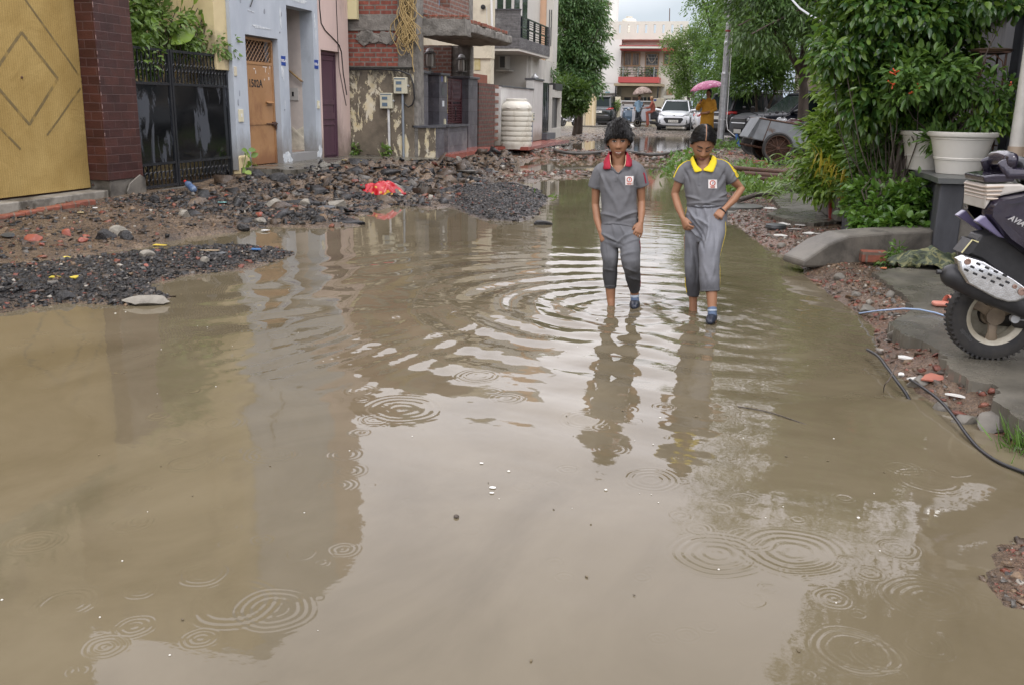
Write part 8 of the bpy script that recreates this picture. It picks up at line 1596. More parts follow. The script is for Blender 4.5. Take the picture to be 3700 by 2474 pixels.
hl2=lambda q:q[2]>np.interp(abs(math.atan2(q[0],q[1])),[0,.5,1.0,1.4,1.75,2.3,3.15],[.56,.50,.32,.06,.0,-.36,-.5]) and abs(q[0])>.035
strands('combed_hair',hg,hl2,lambda D,r:np.stack([np.sign(D[:,0])*(.75+.1*r.normal(size=len(D))),-.75+.1*r.normal(size=len(D)),-.35*np.ones(len(D))],1),3600,.5,.0017,M['hair'],girl,13,lift=.002,add=.0095,k=1.015)
mb=MB();vs=[]
for k in range(16):
 a=.60+1.05*k/15;dd=Vn(.0,math.cos(a),math.sin(a));dd=nrm(dd);Pc=hg.pos(dd,False,1.015,.0145)[0];w=.0026*(1.5 if k==0 else 1);vs+=[Pc-hg.R[:,0]*w,Pc+hg.R[:,0]*w]
mb.add(vs,[(2*i,2*i+1,2*i+3,2*i+2) for i in range(15)]);mb.build('hair_parting',M['skin'],girl,smooth=90)
mb=MB();c=hg.c;mb.loft([c+hg.R@Vn(0,-.095,-.02),c+hg.R@Vn(0,-.12,-.07),c+hg.R@Vn(0,-.10,-.14)+Vn(0,0,-.03),c+Vn(.01,.11,-.26)],[.030,.026,.022,.012],n=14);mb.build('ponytail',M['hair'],girl,smooth=90)
ST_=[([K(992,705,.0),K(992,672),K(985,620),K(975,540),K(972,475),K(970,428,.01),K(968,398,.015)],[(.118,.086),(.136,.098),(.132,.092),(.134,.09),(.136,.09),(.126,.08),(.078,.058)]),([K(968,392,.02),K(910,400,.02),K(862,412,.02)],[(.050,.058),(.050,.054),(.050,.053)]),([K(968,392,.02),K(1026,398,.02),K(1078,408,.02)],[(.050,.058),(.050,.054),(.050,.053)]),
  ([K(868,412,.02),K(830,425,.02),K(804,465,.02),K(786,505,.02)],[(.058,.056),(.050,.052),(.044,.048),(.041,.045)]),([K(1070,408,.02),K(1108,420,.02),K(1145,460,.035),K(1172,496,.045)],[(.058,.056),(.052,.054),(.048,.052),(.046,.05)])]
FO=[((900,620),(1,.3),60,10,.007),((1040,640),(1,-.2),80,10,.007),((960,655),(1,.05),110,9,.006),((1100,600),(1,-.5),50,10,.007),((1105,460),(-.5,1),55,9,-.006),((845,460),(.4,1),55,9,-.006),((930,560),(.3,1),80,14,.004),((1020,560),(-.35,1),80,14,.004),((1180,450),(-.5,1),40,7,.004),((1090,520),(-.6,1),60,12,.005)]
shirt,sv,sf=garment('shirt',ST_,M['grey_cloth'],girl,43,.0044,cut=[(898,330),(1020,330),(1010,385),(965,428),(945,428),(905,385)],folds=FO);sb_=bvhof(sv,sf)
ribbon('placket',sb_,[K(945,430,-.1),K(942,480,-.1),K(938,530,-.1)],.020,M['grey_cloth'],shirt,.003);ribbon('placket_edge',sb_,[K(934,432,-.1),K(930,480,-.1),K(927,530,-.1)],.0025,M['grey_pants'],shirt,.0035)
emblem(shirt,sb_,(1029,521),62,62)
for q in ([K(1052,338,.03),K(1090,345,.02),K(1130,368,.01),K(1170,410,.0),K(1214,472,.0)],[K(880,342,.03),K(850,352,.02),K(815,378,.01),K(785,420,.0),K(757,475,.0)]):ribbon('shoulder_stripe',sb_,q,.012,M['collar_yel'],shirt,.003)
for q in ([K(1064,338,.05),K(1105,345,.045),K(1148,372,.035),K(1188,412,.025),K(1222,466,.02)],):ribbon('shoulder_stripe',sb_,q,.006,M['collar_yel'],shirt,.003)
Lc=[((950,416,-.075),(952,427,-.092)),((918,388,-.065),(902,441,-.092)),((898,345,-.035),(876,378,-.05)),((890,322,.02),(868,345,.03)),((915,318,.06),(905,338,.09)),((962,318,.07),(962,335,.10)),((1010,314,.06),(1025,335,.09)),((1028,318,.02),(1062,340,.03)),((1018,345,-.035),(1058,375,-.05)),((998,386,-.065),(1032,440,-.092)),((966,414,-.075),(964,425,-.092))]
collar(girl,[q[0] for q in Lc],[q[1] for q in Lc],M['collar_yel'])
TR=[([K(992,668),K(990,720,-.005),K(984,800,-.015),K(968,870,-.02),K(955,940,-.03)],[(.130,.094),(.138,.102),(.138,.105),(.105,.088),(.055,.06)]),([K(905,740,-.01),K(893,850,-.02),K(888,960),K(890,1100,.01),K(891,1220,.02),K(890,1310,.03)],[(.066,.08),(.055,.075),(.056,.07),(.058,.066),(.052,.058),(.041,.045)]),
  ([K(1040,760,-.03),K(1032,860,-.09),K(1014,980,-.16),K(1008,1060,-.19),K(1008,1170,-.20),K(1011,1282,-.22)],[(.080,.085),(.076,.08),(.074,.078),(.068,.072),(.064,.066),(.066,.066)])]
FT=[((900,760),(.6,1),70,9,.008),((930,830),(.7,1),80,8,-.007),((960,790),(.9,.6),60,10,.009),((980,720),(.2,1),45,9,.007),((920,720),(.1,1),45,8,.006),((950,715),(.0,1),40,7,-.005),((1020,715),(.0,1),40,7,.005),((1000,860),(-.12,1),120,12,.009),((1050,900),(.05,1),110,12,-.005),((940,900),(.45,1),90,10,-.008),((880,1000),(.1,1),130,14,.006),((915,1120),(.05,1),110,11,-.005),((985,1150),(.3,1),60,10,.004),((1035,1130),(-.2,1),70,11,.005),((905,870),(1,.85),60,7,.010)]
tro,tv,tf=garment('trousers',TR,M['grey_pants2'],girl,44,.0060,folds=FT);tb=bvhof(tv,tf)
for dx_,w in ((0,.010),(17,.007)):ribbon('side_stripe',tb,[K(1112-dx_,790,-.06),K(1092-dx_,870,-.08),K(1078-dx_*.8,950,-.12),K(1062-dx_*.5,1010,-.15),K(1062-dx_*.4,1120,-.18),K(1076-dx_*.4,1278,-.2)],w,M['stripe_yel'],tro,.003)
ribbon('side_stripe',tb,[K(852,690,-.02),K(846,730,-.02),K(840,800,-.02)],.012,M['stripe_yel'],tro,.003);ribbon('side_stripe',tb,[K(834,1180,.0),K(832,1235,.0),K(838,1290,.0)],.010,M['stripe_yel'],tro,.003)
ribbon('hem',tb,[K(948,1272,-.25),K(1010,1274,-.3),K(1075,1270,-.25)],.006,M['grey_cloth'],tro,.002)
ribbon('waistband',tb,[K(865,676,-.05),K(920,686,-.1),K(990,688,-.1),K(1060,680,-.1),K(1120,662,-.05)],.010,mat('dark_waistband',(.03,.03,.035),rough=.8),tro,.002)
mb=MB();c0,c1=K(1112,697,-.088),K(1098,712,-.095);ax=nrm(c1-c0);s1=nrm(np.cross(ax,(0,0,1)));s2=np.cross(ax,s1)
for k in range(16):a=2*math.pi*k/16;mb.ball(K(1100,711,-.094)+(s1*math.cos(a)+s2*math.sin(a))*.0225,.0052,n=8)
mb.build('bead_bracelet',M['black'],girl,smooth=90)
mb=MB();mb.loft([K(1026,1398,-.265),K(1026,1425,-.27),K(1026,1450,-.28)],[(.030,.033),(.029,.032),(.031,.036)],side=SIDE,n=16);mb.build('sock',M['sock'],girl,smooth=60)
mb=MB();mb.loft([K(1026,1408,-.268),K(1026,1418,-.27)],[(.0315,.0345),(.0312,.034)],side=SIDE,n=16,cap='flat');mb.build('sock_band',M['sockband'],girl,smooth=60)
mb=MB();mb.loft([K(1030,1452,-.20),K(1026,1462,-.27),K(1016,1482,-.35),K(1010,1496,-.40)],[(.030,.030),(.034,.034),(.034,.028),(.025,.018)],side=SIDE,n=16);mb.build('shoe',M['shoe'],girl,smooth=60)
# ---------------------------------------------------------------- near scooter and small things on the right bank
hs=math.radians(8)
q=gz(3582,1310,.125);SCO=(q[0]+.0,q[1]+.10,.125)
scooter('wet purple scooter with a silver exhaust shield parked at the right edge',SCO,hs,M['wetpurple'])
M['pinkrub']=mat('pink_rubber',(.56,.22,.16),(.48,.18,.13),8,rough=.5)
q=dz(2161,702,.125);sd=thing('sandal','pink rubber sandal lying beside the scooter tyre','sandal',q);mb=MB();R_=rotz(.15)
mb.loft([q+R_@Vn(x,0,.017) for x in (-.06,.0,.07,.16,.2)],[(.040,.016),(.042,.016),(.038,.016),(.044,.016),(.03,.014)],side=R_@Vn(0,1,0),n=14,cap='round',p=3);mb.build('sole',M['pinkrub'],sd,smooth=50)
mb=MB()
for dx_ in (.02,.075):
 mb.loft([q+R_@Vn(dx_+.02*math.sin(a*.5),.045*math.cos(a),.02+.052*math.sin(a)) for a in np.linspace(0,math.pi,9)],[(.020,.004)]*9,side=(1,.1,0),n=8)
mb.build('strap',M['pinkrub'],sd,smooth=60)
def cloth(name,lab,cat_,c,rx_,ry_,h,m,seed,n=44,fold=1.0,rot=0.0):
 u=np.linspace(-1,1,n);A,B=np.meshgrid(u,u);r2=np.clip(1-(A**2+B**2),0,1);P=np.stack([A.ravel(),B.ravel(),0*A.ravel()],1)
 ph=sines(P,5.5*fold,seed,3);an=np.arctan2(B,A).ravel();z=h*(r2.ravel()**.6)*(.55+.45*ph)+.22*h*np.abs(np.sin(an*4+3*ph))*np.sqrt(A**2+B**2).ravel()
 rr=1+.16*np.sin(an*3+seed)+.12*ph;R_=rotz(rot);V_=np.stack([A.ravel()*rx_*rr*np.sqrt(1-.5*B.ravel()**2),B.ravel()*ry_*rr*np.sqrt(1-.5*A.ravel()**2),np.maximum(z,.003)],1)@R_.T+Vn(c)
 o=meshobj(name,V_,quads(n,n),m,None,smooth=180,label=lab,cat=cat_);s=o.modifiers.new('t','SOLIDIFY');s.thickness=.004;return o
m,t,b=newmat('camouflage_cloth');vv=mapv(t);t.links.new(rampn(t,noise(t,mapv(t,(1,2.2,1)),9,3,.5,.8),[(.38,(.025,.035,.018)),(.44,(.07,.085,.04)),(.52,(.16,.16,.07)),(.60,(.04,.055,.03))],'CONSTANT'),b.inputs['Base Color']);b.inputs['Roughness'].default_value=.6;M['camo']=m
q=dz(2120,612,.12);cloth('crumpled_tarp','crumpled wet camouflage cloth lying on the pavement by the scooter','cloth',(q[0]+.02,q[1],.125),.30,.20,.20,M['camo'],5,rot=.2)
q=dz(1999,603,.11);mb=MB();mb.box((q[0],q[1]+.02,.165),(.21,.11,.10),rotz(.12));mb.build('brick',M['oldbrick'],bevel=.012,label='lone red brick standing on the gravel under the kerb wall',cat='brick')
mb=MB();q=[dz(x,y,z) for x,y,z in ((1968,718,.02),(2010,712,.10),(2070,707,.16),(2105,709,.15),(2140,716,.135),(2175,727,.135),(2200,734,.135))];mb.tube(q,.0055,8);mb.build('thin_cable',mat('pale_blue_cable',(.30,.40,.58),rough=.4),smooth=90,label='thin pale blue cable lying across the broken pavement edge',cat='cable')
def smooth_path(P,n=60):
 P=np.array(P);t=np.linspace(0,len(P)-1,n);o=[]
 for s in t:
  i=int(min(s,len(P)-2));f=s-i;p0,p1,p2,p3=P[max(i-1,0)],P[i],P[i+1],P[min(i+2,len(P)-1)]
  o.append(.5*(2*p1+(p2-p0)*f+(2*p0-5*p1+4*p2-p3)*f*f+(3*p1-p0-3*p2+p3)*f**3))
 return o
def N7(x,y,z):return gz(3000+.4464*x,1100+.4464*y,z)
mb=MB();mb.tube(smooth_path([N7(300,365,.05),N7(390,420,.06),N7(460,510,.05),N7(540,620,.04),N7(610,715,.02),N7(660,810,-.02)]),.0085,10);mb.build('thick_cable',M['cable'],smooth=90,label='short length of black cable dipping into the muddy water',cat='cable')
mb=MB();mb.tube(smooth_path([N7(645,605,.04),N7(740,665,.055),N7(850,745,.05),N7(930,820,.045),N7(1020,930,.035),N7(1100,1045,.02),N7(1190,1150,.006),N7(1290,1230,.006),N7(1400,1290,.008),N7(1568,1355,.01),N7(1720,1420,.02)]),.0075,10);mb.build('thick_cable',M['cable'],smooth=90,label='long black cable curving along the bank and over the water to the right edge',cat='cable')
mb=MB();mb.tube(smooth_path([N7(430,715,-.01),N7(440,650,.06),N7(480,600,.09),N7(540,480,.09)],20),.003,5);mb.build('twig',M['bark2'],smooth=90,label='thin dark twig sticking up beside the short black cable',cat='twig')
mb=MB();mb.tube(smooth_path([dz(1690,930,.003),dz(1750,940,.004),dz(1800,955,.004),dz(1846,972,-.003)],20),.0028,5);mb.build('twig',M['bark2'],smooth=90,label='thin curved twig floating on the water in front of the girl',cat='twig')
# ---------------------------------------------------------------- rubble
def rubmat(name,stops,rough=.55,bsc=60,bump=.6):
 m,t,b=newmat(name);g=t.nodes.new('ShaderNodeNewGeometry');v=mapv(t)
 col=rampn(t,g.outputs['Random Per Island'],stops,'CONSTANT');col=mix(t,.8,col,rampn(t,noise(t,v,bsc,4,.7),[(.3,(.45,.43,.4)),(.7,(1.35,1.3,1.25))]),'MULTIPLY')
 t.links.new(col,b.inputs['Base Color']);t.links.new(rampn(t,noise(t,v,14,3),[(.35,(.18,)*3),(.65,(.6,)*3)]),b.inputs['Roughness']);bumpn(t,b,noise(t,v,bsc,5,.7),bump,.01);return m
BLK,BLK2,BRN,BRN2,RED,RED2,GRY,PAL,TAN=(.008,.008,.009),(.018,.017,.017),(.065,.046,.032),(.115,.083,.056),(.16,.050,.032),(.22,.085,.055),(.115,.108,.098),(.34,.32,.28),(.19,.13,.08)
M['rub_black']=rubmat('asphalt_rubble',[(0,BLK),(.46,BLK2),(.78,BRN),(.87,GRY),(.93,RED),(.965,TAN),(.988,PAL)])
M['rub_mix']=rubmat('mixed_rubble',[(0,BRN),(.26,BLK2),(.50,BRN2),(.68,BLK),(.80,GRY),(.88,TAN),(.92,RED),(.965,RED2),(.985,PAL)])
M['rub_lump']=rubmat('asphalt_lumps',[(0,BLK),(.4,BLK2),(.62,BRN),(.82,BRN2),(.92,GRY)],bsc=30,bump=1.0)
M['rub_red']=rubmat('brick_rubble',[(0,BRN2),(.26,RED),(.42,BRN),(.62,RED2),(.72,TAN),(.82,GRY),(.94,PAL)])
ICO=None
def ico():
 global ICO
 if ICO is None:
  import bmesh;bm=bmesh.new();bmesh.ops.create_icosphere(bm,subdivisions=1,radius=1);ICO=(np.array([v.co[:] for v in bm.verts]),np.array([[v.index for v in f.verts] for f in bm.faces]));bm.free()
 return ICO
CUB=(np.array([(x,y,z) for z in (-1,1) for y in (-1,1) for x in (-1,1)])*.62,np.array([(0,2,3),(0,3,1),(4,5,7),(4,7,6),(0,1,5),(0,5,4),(2,6,7),(2,7,3),(0,4,6),(0,6,2),(1,3,7),(1,7,5)]))
def stones(P,Sz,r,flat=.65):
 v0,f0=CUB;n=len(P);A=r.uniform(.45,1.25,(n,3))*Vn(1.25,1,flat)*np.where(r.uniform(0,1,(n,1))<.22,Vn(1.5,1.2,.35),1);V_=v0[None]*A[:,None]*(1+.38*r.normal(size=(n,len(v0),3)).clip(-1.4,1.4))
 V_[:,4:]=V_[:,4:]*Vn(.72,.72,1)*r.uniform(.5,1.15,(n,1,3));a=r.uniform(0,6.28,n);b=r.normal(0,.6,n);ca,sa,cb,sb2=np.cos(a)[:,None],np.sin(a)[:,None],np.cos(b)[:,None],np.sin(b)[:,None]
 x,y,z=V_[...,0],V_[...,1],V_[...,2];y,z=y*cb-z*sb2,y*sb2+z*cb;x,y=x*ca-y*sa,x*sa+y*ca
 V_=np.stack([x,y,z],2)*Sz[:,None,None]+P[:,None];F_=(f0[None]+(np.arange(n)*len(v0))[:,None,None]).reshape(-1,3);return V_.reshape(-1,3),F_
def scatter(n,fn,r,box):
 out=[]
 while sum(len(o) for o in out)<n:
  q=r.uniform(0,1,(n*2,2))*Vn(box[2]-box[0],box[3]-box[1])+Vn(box[0],box[1]);w=fn(q[:,0],q[:,1]);out.append(q[r.uniform(0,1,len(q))<w])
 return np.concatenate(out)[:n]
def rubble(name,lab,n,fn,box,smin,smax,m,seed,pw=2.5,sink=.25):
 r=np.random.default_rng(seed);q=scatter(n,fn,r,box);sz=smin+(smax-smin)*r.uniform(0,1,n)**pw;z=H(q[:,0],q[:,1])
 ok=z>-.03;q,sz,z=q[ok],sz[ok],z[ok];v,f=stones(np.column_stack([q,z+sz*(.30-sink)]),sz,r);return meshobj(name,v,f,m,None,kind='stuff',label=lab,cat='rubble')
inl=lambda x,y:smoothstep(-.05,.15,segdist(x,y,INL));nse=lambda x,y,s,k:sines(np.column_stack([x,y,0*x]),s,k,2)
rubble('asphalt_rubble','black asphalt gravel spread along the near spit of the left bank',24000,lambda x,y:smoothstep(-.05,.08,segdist(x,y,SPIT)),(-5.6,4.5,-2,11),.004,.034,M['rub_black'],101,5.5)
rubble('asphalt_rubble','black asphalt gravel of the low island right of the red bag',11000,lambda x,y:smoothstep(-.05,.10,segdist(x,y,ISL)),(-5,9,-1,15.5),.006,.034,M['rub_black'],102,4.5)
rubble('rubble','mixed brown, black and brick rubble heaped in front of the left houses',12000,lambda x,y:inl(x,y)*np.clip(np.exp(-((x+5.3)/1.5)**2-((y-14.2)/5.5)**2)*1.2+.15,0,1)*(x>-7.45)*np.where((y>13.3)&(y<17.5)&(x<-6.2),.04,1)*smoothstep(8.5,10.5,y),(-7.5,8.5,-2.0,25),.007,.085,M['rub_mix'],103,6)
rubble('asphalt_rubble','black asphalt crumbs between the gate and the doorstep',7000,lambda x,y:inl(x,y)*smoothstep(-.1,.5,nse(x,y,2.4,5))*np.exp(-((x+5.6)/1.6)**2-((y-12.6)/3.4)**2)*(x>-7.5),(-7.5,9,-3,19),.006,.075,M['rub_black'],104,5)
rubble('rubble','brown grit and stones on the near dirt bank below the yellow gate',9000,lambda x,y:inl(x,y)*(x>-7.55),(-7.6,5.5,-4,10.6),.004,.045,M['rub_mix'],105,6)
rubble('asphalt_rubble','chunky broken asphalt lumps half buried in the heaps before the left houses',800,lambda x,y:inl(x,y)*np.exp(-((x+5.2)/1.3)**2-((y-14.5)/5)**2)*np.where((y>13.3)&(y<17.5)&(x<-6.2),.03,1),(-7.4,9,-3,23),.045,.21,M['rub_lump'],111,3.4,.36)
rubble('brick_rubble','broken red brick ridge across the street beyond the children',9000,lambda x,y:smoothstep(-.2,.3,segdist(x,y,RID))+.8*smoothstep(-.1,.2,segdist(x,y,RID2)),(-8,15,2,28.5),.014,.11,M['rub_red'],106,4.5)
rubble('brick_rubble','brick chips and grit on the right bank beside the broken pavement',15000,lambda x,y:smoothstep(-.05,.05,segdist(x,y,RBK))*np.clip(1.15-.5*np.maximum(segdist(x,y,RBK)-.1,0)/.5,0,1)*(x<2.6),(-.6,3.2,2.6,15),.0035,.034,M['rub_red'],107,5)
rubble('rubble','grit and litter on the ground around the parked cars',5000,lambda x,y:smoothstep(0,.3,segdist(x,y,RBK)),(-1.2,14,4,33),.01,.06,M['rub_mix'],108,3)
rubble('rubble','wet grit along the far left pavement and upper pond',3000,lambda x,y:np.clip(np.exp(-((x+5.2)/1.1)**2),0,1)+.2*np.exp(-((x+.6)/.5)**2)*(y<40),(-7,27,0,50),.012,.08,M['rub_mix'],109,4)
rubble('brick_rubble','brick chips at the near right corner of the water',500,lambda x,y:smoothstep(-.05,.05,segdist(x,y,COR)),(.6,2.0,2.2,3.6),.004,.030,M['rub_red'],110,5)
# larger single stones, bricks and asphalt lumps
def rock(name,lab,cat_,c,sz,m,seed,flat=.7,group=None,rot=None,sub=2,sq=None):
 import bmesh;r=np.random.default_rng(seed);bm=bmesh.new();bmesh.ops.create_icosphere(bm,subdivisions=sub+1,radius=1);v=np.array([q.co[:] for q in bm.verts]);f=np.array([[q.index for q in k.verts] for k in bm.faces]);bm.free()
 for k in range(9):n_=nrm(r.normal(size=3));d_=r.uniform(.55,.85);h=v@n_;v=v-np.maximum(h-d_,0)[:,None]*n_
 v=v*(1+.05*sines(v,7,seed,2))[:,None];v=v*Vn(*sz) if not np.isscalar(sz) else v*Vn(sz,sz*.8,sz*flat);R_=rotz(rot if rot is not None else r.uniform(0,6.28))@rotx(r.normal(0,.15));v=v@R_.T+Vn(c)
 return meshobj(name,v,f,m,None,smooth=28,label=lab,cat=cat_,group=group)
M['asp']=mat('black_asphalt_lump',(.012,.012,.013),(.03,.028,.027),30,rough=.45,bump=1.0,bsc=60,c3=(.08,.075,.07),sc3=12,t3=(.60,.66),bd=.02);M['stone']=mat('grey_concrete_lump',(.27,.25,.21),(.16,.145,.12),8,rough=.7,bump=.8,bsc=40,bd=.015);M['redb']=mat('wet_red_brick_lump',(.30,.085,.05),(.22,.06,.04),8,rough=.45,bump=.5,bsc=40);M['slate']=mat('dark_slate_piece',(.07,.075,.08),(.045,.05,.052),8,rough=.4,bump=.3)
def at0(px,py,z=None):q=dz(px,py,.08);h=hat(q[0],q[1]) if z is None else z;q=dz(px,py,max(h,.0));return Vn(q[0],q[1],max(hat(q[0],q[1]),-.01))
def A1(cx,cy):return (cx*.4264/DS,(550+cy*.4264)/DS)
def A2(cx,cy):return ((900+cx*.5117)/DS,(500+cy*.5117)/DS)
RK=[('rock','pale grey concrete lump leaning on the dirt bank below the pillar',A1(1010,690),.17,'stone'),('brick_piece','large wet red brick piece, biggest of the trio on the dirt bank',A1(575,735),.15,'redb'),('brick_piece','broken red brick at the front right of the trio on the dirt bank',A1(710,780),.12,'redb'),('brick_piece','small red brick end at the back of the trio on the dirt bank',A1(730,725),.09,'redb'),
  ('asphalt_lump','crumpled black asphalt lump right of the red brick trio',A1(900,760),.16,'asp'),('asphalt_lump','black asphalt lump below the pale grey concrete lump',A1(1070,780),.13,'asp'),('slate_piece','flat dark slate piece at the left end of the dirt bank',A1(80,725),.20,'slate'),('brick_piece','faded red brick half buried left of the red brick trio',A1(285,735),.16,'redb'),('slate_piece','small dark slate leaning on the half buried brick',A1(370,790),.06,'slate'),
  ('brick_piece','orange brick fragment low on the near dirt bank',A1(360,850),.07,'redb'),('rock','rounded tan stone on the black heap under the gate',A1(1560,540),.13,'stone'),('slate_piece','grey slate tile tilted on the heap below the gate',A1(1365,430),.13,'slate'),('asphalt_lump','black asphalt lump right under the black gate corner',A1(1290,400),.14,'asp'),('asphalt_lump','glossy black asphalt lump by the yellow plaster stub',A1(2185,200),.20,'asp'),('brick_piece','red brick sitting on the heap below the gate scrolls',A1(1940,330),.11,'redb'),('brick_piece','second red brick under the brick on the gate heap',A1(1920,350),.10,'redb'),
  ('asphalt_lump','black lump standing in the water channel of the left bank',A1(2065,670),.12,'asp'),('asphalt_lump','low black lump at the tip of the near spit',A1(560,1260),.10,'asp'),('rock','pale stone in the middle of the near gravel spit',A1(1245,885),.10,'stone'),('rock','small pale stone at the right of the near gravel spit',A1(1740,990),.07,'stone'),('slate_piece','slate chip on the near gravel spit',A1(1890,930),.08,'slate'),('brick_piece','small red tile fragment on the near gravel spit',A1(1235,990),.06,'redb'),('rock','tan stone on the gravel above the channel',A1(2200,620),.08,'stone'),
  ('asphalt_slab','thick black asphalt slab tilted on the rubble before the purple door',A2(760,235),.48,'asp'),('rock','brown crusted rock right of the red bag',A2(1040,385),.22,'stone'),('slate_piece','long dark board like slab lying right of the red bag',A2(1080,355),.25,'slate'),('rock','grey slab stone by the ochre door step',A2(330,270),.22,'stone'),('rock','grey stone on the heap left of the red bag',A2(610,385),.20,'stone'),('rock','dark stone on the heap below the blue wall',A2(210,290),.25,'asp'),('rock','brown boulder left of the red bag near the water',A2(170,465),.20,'stone'),('slate_piece','flat slate at the waterside below the red bag',A2(545,495),.24,'slate'),('rock','grey chunk on the rubble left of the slate',A2(400,445),.15,'stone'),
  ('brick_piece','red brick chunk at the waterside left of the bag',A2(225,560),.13,'redb'),('brick_piece','red brick chunk near the white scrap on the waterside',A2(70,570),.15,'redb'),('rock','tan stone at the waterside below the red chunk',A2(75,615),.12,'stone'),('brick_piece','orange tile slab by the slate plinth of the brick house',A2(1545,110),.28,'redb'),('rock','upright grey stone on top of the far rubble heap',A2(1785,80),.22,'stone'),('rock','grey stone on the far rubble heap below the plinth',A2(1460,180),.24,'stone'),('slate_piece','long slate leaning on the far rubble heap by the water',A2(1720,255),.30,'slate'),('rock','pale lump on the far heap left of the slate',A2(1500,190),.2,'stone'),('rock','round grey lump in front of the grass tuft',A2(1100,140),.22,'stone'),('rock','flat grey stone in front of the grass tuft',A2(1110,170),.26,'stone'),
  ('asphalt_block','black asphalt block standing alone in the water beyond the gravel island',A2(2072,610),.20,'asp'),('rock','grey stone at the kerb wall foot on the right bank',(1990,712),.06,'stone')]
SZS={'asphalt_slab':lambda s:(s*.8,s*.32,s*.22),'slate_piece':lambda s:(s*.8,s*.5,s*.14),'asphalt_block':lambda s:(s*.85,s*.35,s*.34),'brick_piece':lambda s:(s*.75,s*.48,s*.42)}
for k,(nm,lab,(x,y),s,mm) in enumerate(RK):
 q=at0(x,y);s*=.72;sz=SZS[nm](s) if nm in SZS else s;rock(nm,lab,nm.replace('_',' '),q+Vn(0,0,s*.12),sz,M[mm],300+k,rot=.3 if nm in ('asphalt_slab','asphalt_block') else None)
q=dz(335,690,.02);rock('concrete_slab','flat pale concrete slab at the tip of the near spit','slab',(q[0],q[1],.03),(.17,.08,.032),M['stone'],399,rot=.35)
for k,(x,y,s) in enumerate(((2060,772,.10),(2085,758,.07),(1985,702,.08),(1960,672,.06),(1925,640,.07),(2105,860,.08),(2215,935,.09),(2035,690,.07),(2160,905,.07),(2290,955,.12),(1790,560,.07),(1760,540,.05))):
 q=dz(x,y,.06);rock('concrete_chunk',['crumbled concrete chunk at the broken pavement edge, %s' % w for w in ('below the thin blue cable','under the pavement lip near the tyre','by the brick red patch','near the top of the bank','just under the kerb wall tip','beside the white tile scraps','in the dark earth near the long cable','right of the brick red patch','above the long black cable','at the right frame edge','among the chips beside the kerb wall','between the kerb wall and the girl')][k],'concrete chunk',(q[0],q[1],hat(q[0],q[1])+s*.1),s*.8,M['concrete'],420+k,group='concrete chunks along the right bank')
M['tilew']=mat('white_tile_scrap',(.68,.67,.63),rough=.3);M['tiler']=mat('red_tile_scrap',(.36,.13,.085),(.30,.10,.07),14,rough=.6)
def scrap(name,lab,cat_,px,py,w,h,m,rot=0,z=.06,th=.008):
 q=dz(px,py,z);q=Vn(q[0],q[1],max(hat(q[0],q[1]),0)+.012);r=random.Random(int(px*7+py));P=[(w*(x+r.uniform(-.2,.2)),h*(y+r.uniform(-.2,.2))) for x,y in ((-.5,-.35),(.1,-.5),(.5,-.3),(.45,.3),(.0,.5),(-.45,.3))];R_=rotz(rot)@rotx(r.uniform(-.15,.25));mb=MB();mb.prism(P,q,R_[:,0],R_[:,1],R_[:,2]*th);return mb.build(name,m,label=lab,cat=cat_)
D7=lambda x,y:((3000+.4464*x)/DS,(1100+.4464*y)/DS)
for nm,lab,cat_,q,w,h,m in (('tile_scrap','white tile scrap at the pavement lip, largest of the white ones','tile scrap',D7(610,422),.09,.05,'tilew'),('tile_scrap','tiny white tile scrap below the pavement lip','tile scrap',D7(585,497),.03,.025,'tilew'),('tile_scrap','cream stone scrap beside the square red tile','tile scrap',D7(715,560),.085,.06,'tilew'),('tile_scrap','square red tile scrap on the right bank','tile scrap',D7(830,588),.09,.075,'tiler'),('tile_scrap','white tile scrap in the dark earth by the long cable','tile scrap',D7(1015,720),.07,.03,'tilew'),('tile_scrap','small white tile scrap nearest the pavement chunk','tile scrap',D7(1190,697),.03,.03,'tilew')):scrap(nm,lab,cat_,q[0],q[1],w,h,M[m],rnd.uniform(-.4,.4))
E5=lambda x,y:((2600+.3411*x)/DS,(500+.3411*y)/DS)
for k,(x,y,w) in enumerate(((670,950,.13),(800,1005,.13),(1180,873,.13),(640,1070,.12),(850,965,.10),(530,780,.16),(940,1050,.10),(680,1080,.05),(1040,1060,.05),(520,955,.05))):scrap('tile_scrap','pale tile scrap among the brick chips, '+('upper one left of the dark disc','one right of the dark disc','one by the red pot','lowest grey one','one above the orange chip','one at the broken slab corner','grey one near the kerb wall','tiny round one','tiny one by the kerb wall','tiny one far left')[k],'tile scrap',*E5(x,y),w,w*.6,M['tilew'],rnd.uniform(-.5,.5))
q=dz(*E5(590,1010),.04);mb=MB();mb.lathe([(0,0),(.10,0),(.115,.02),(.11,.05),(.09,.055),(0,.055)],(q[0],q[1],hat(q[0],q[1])),24);mb.build('stone_disc',M['slate'],label='dark round stone disc among the brick chips',cat='stone disc',smooth=40)
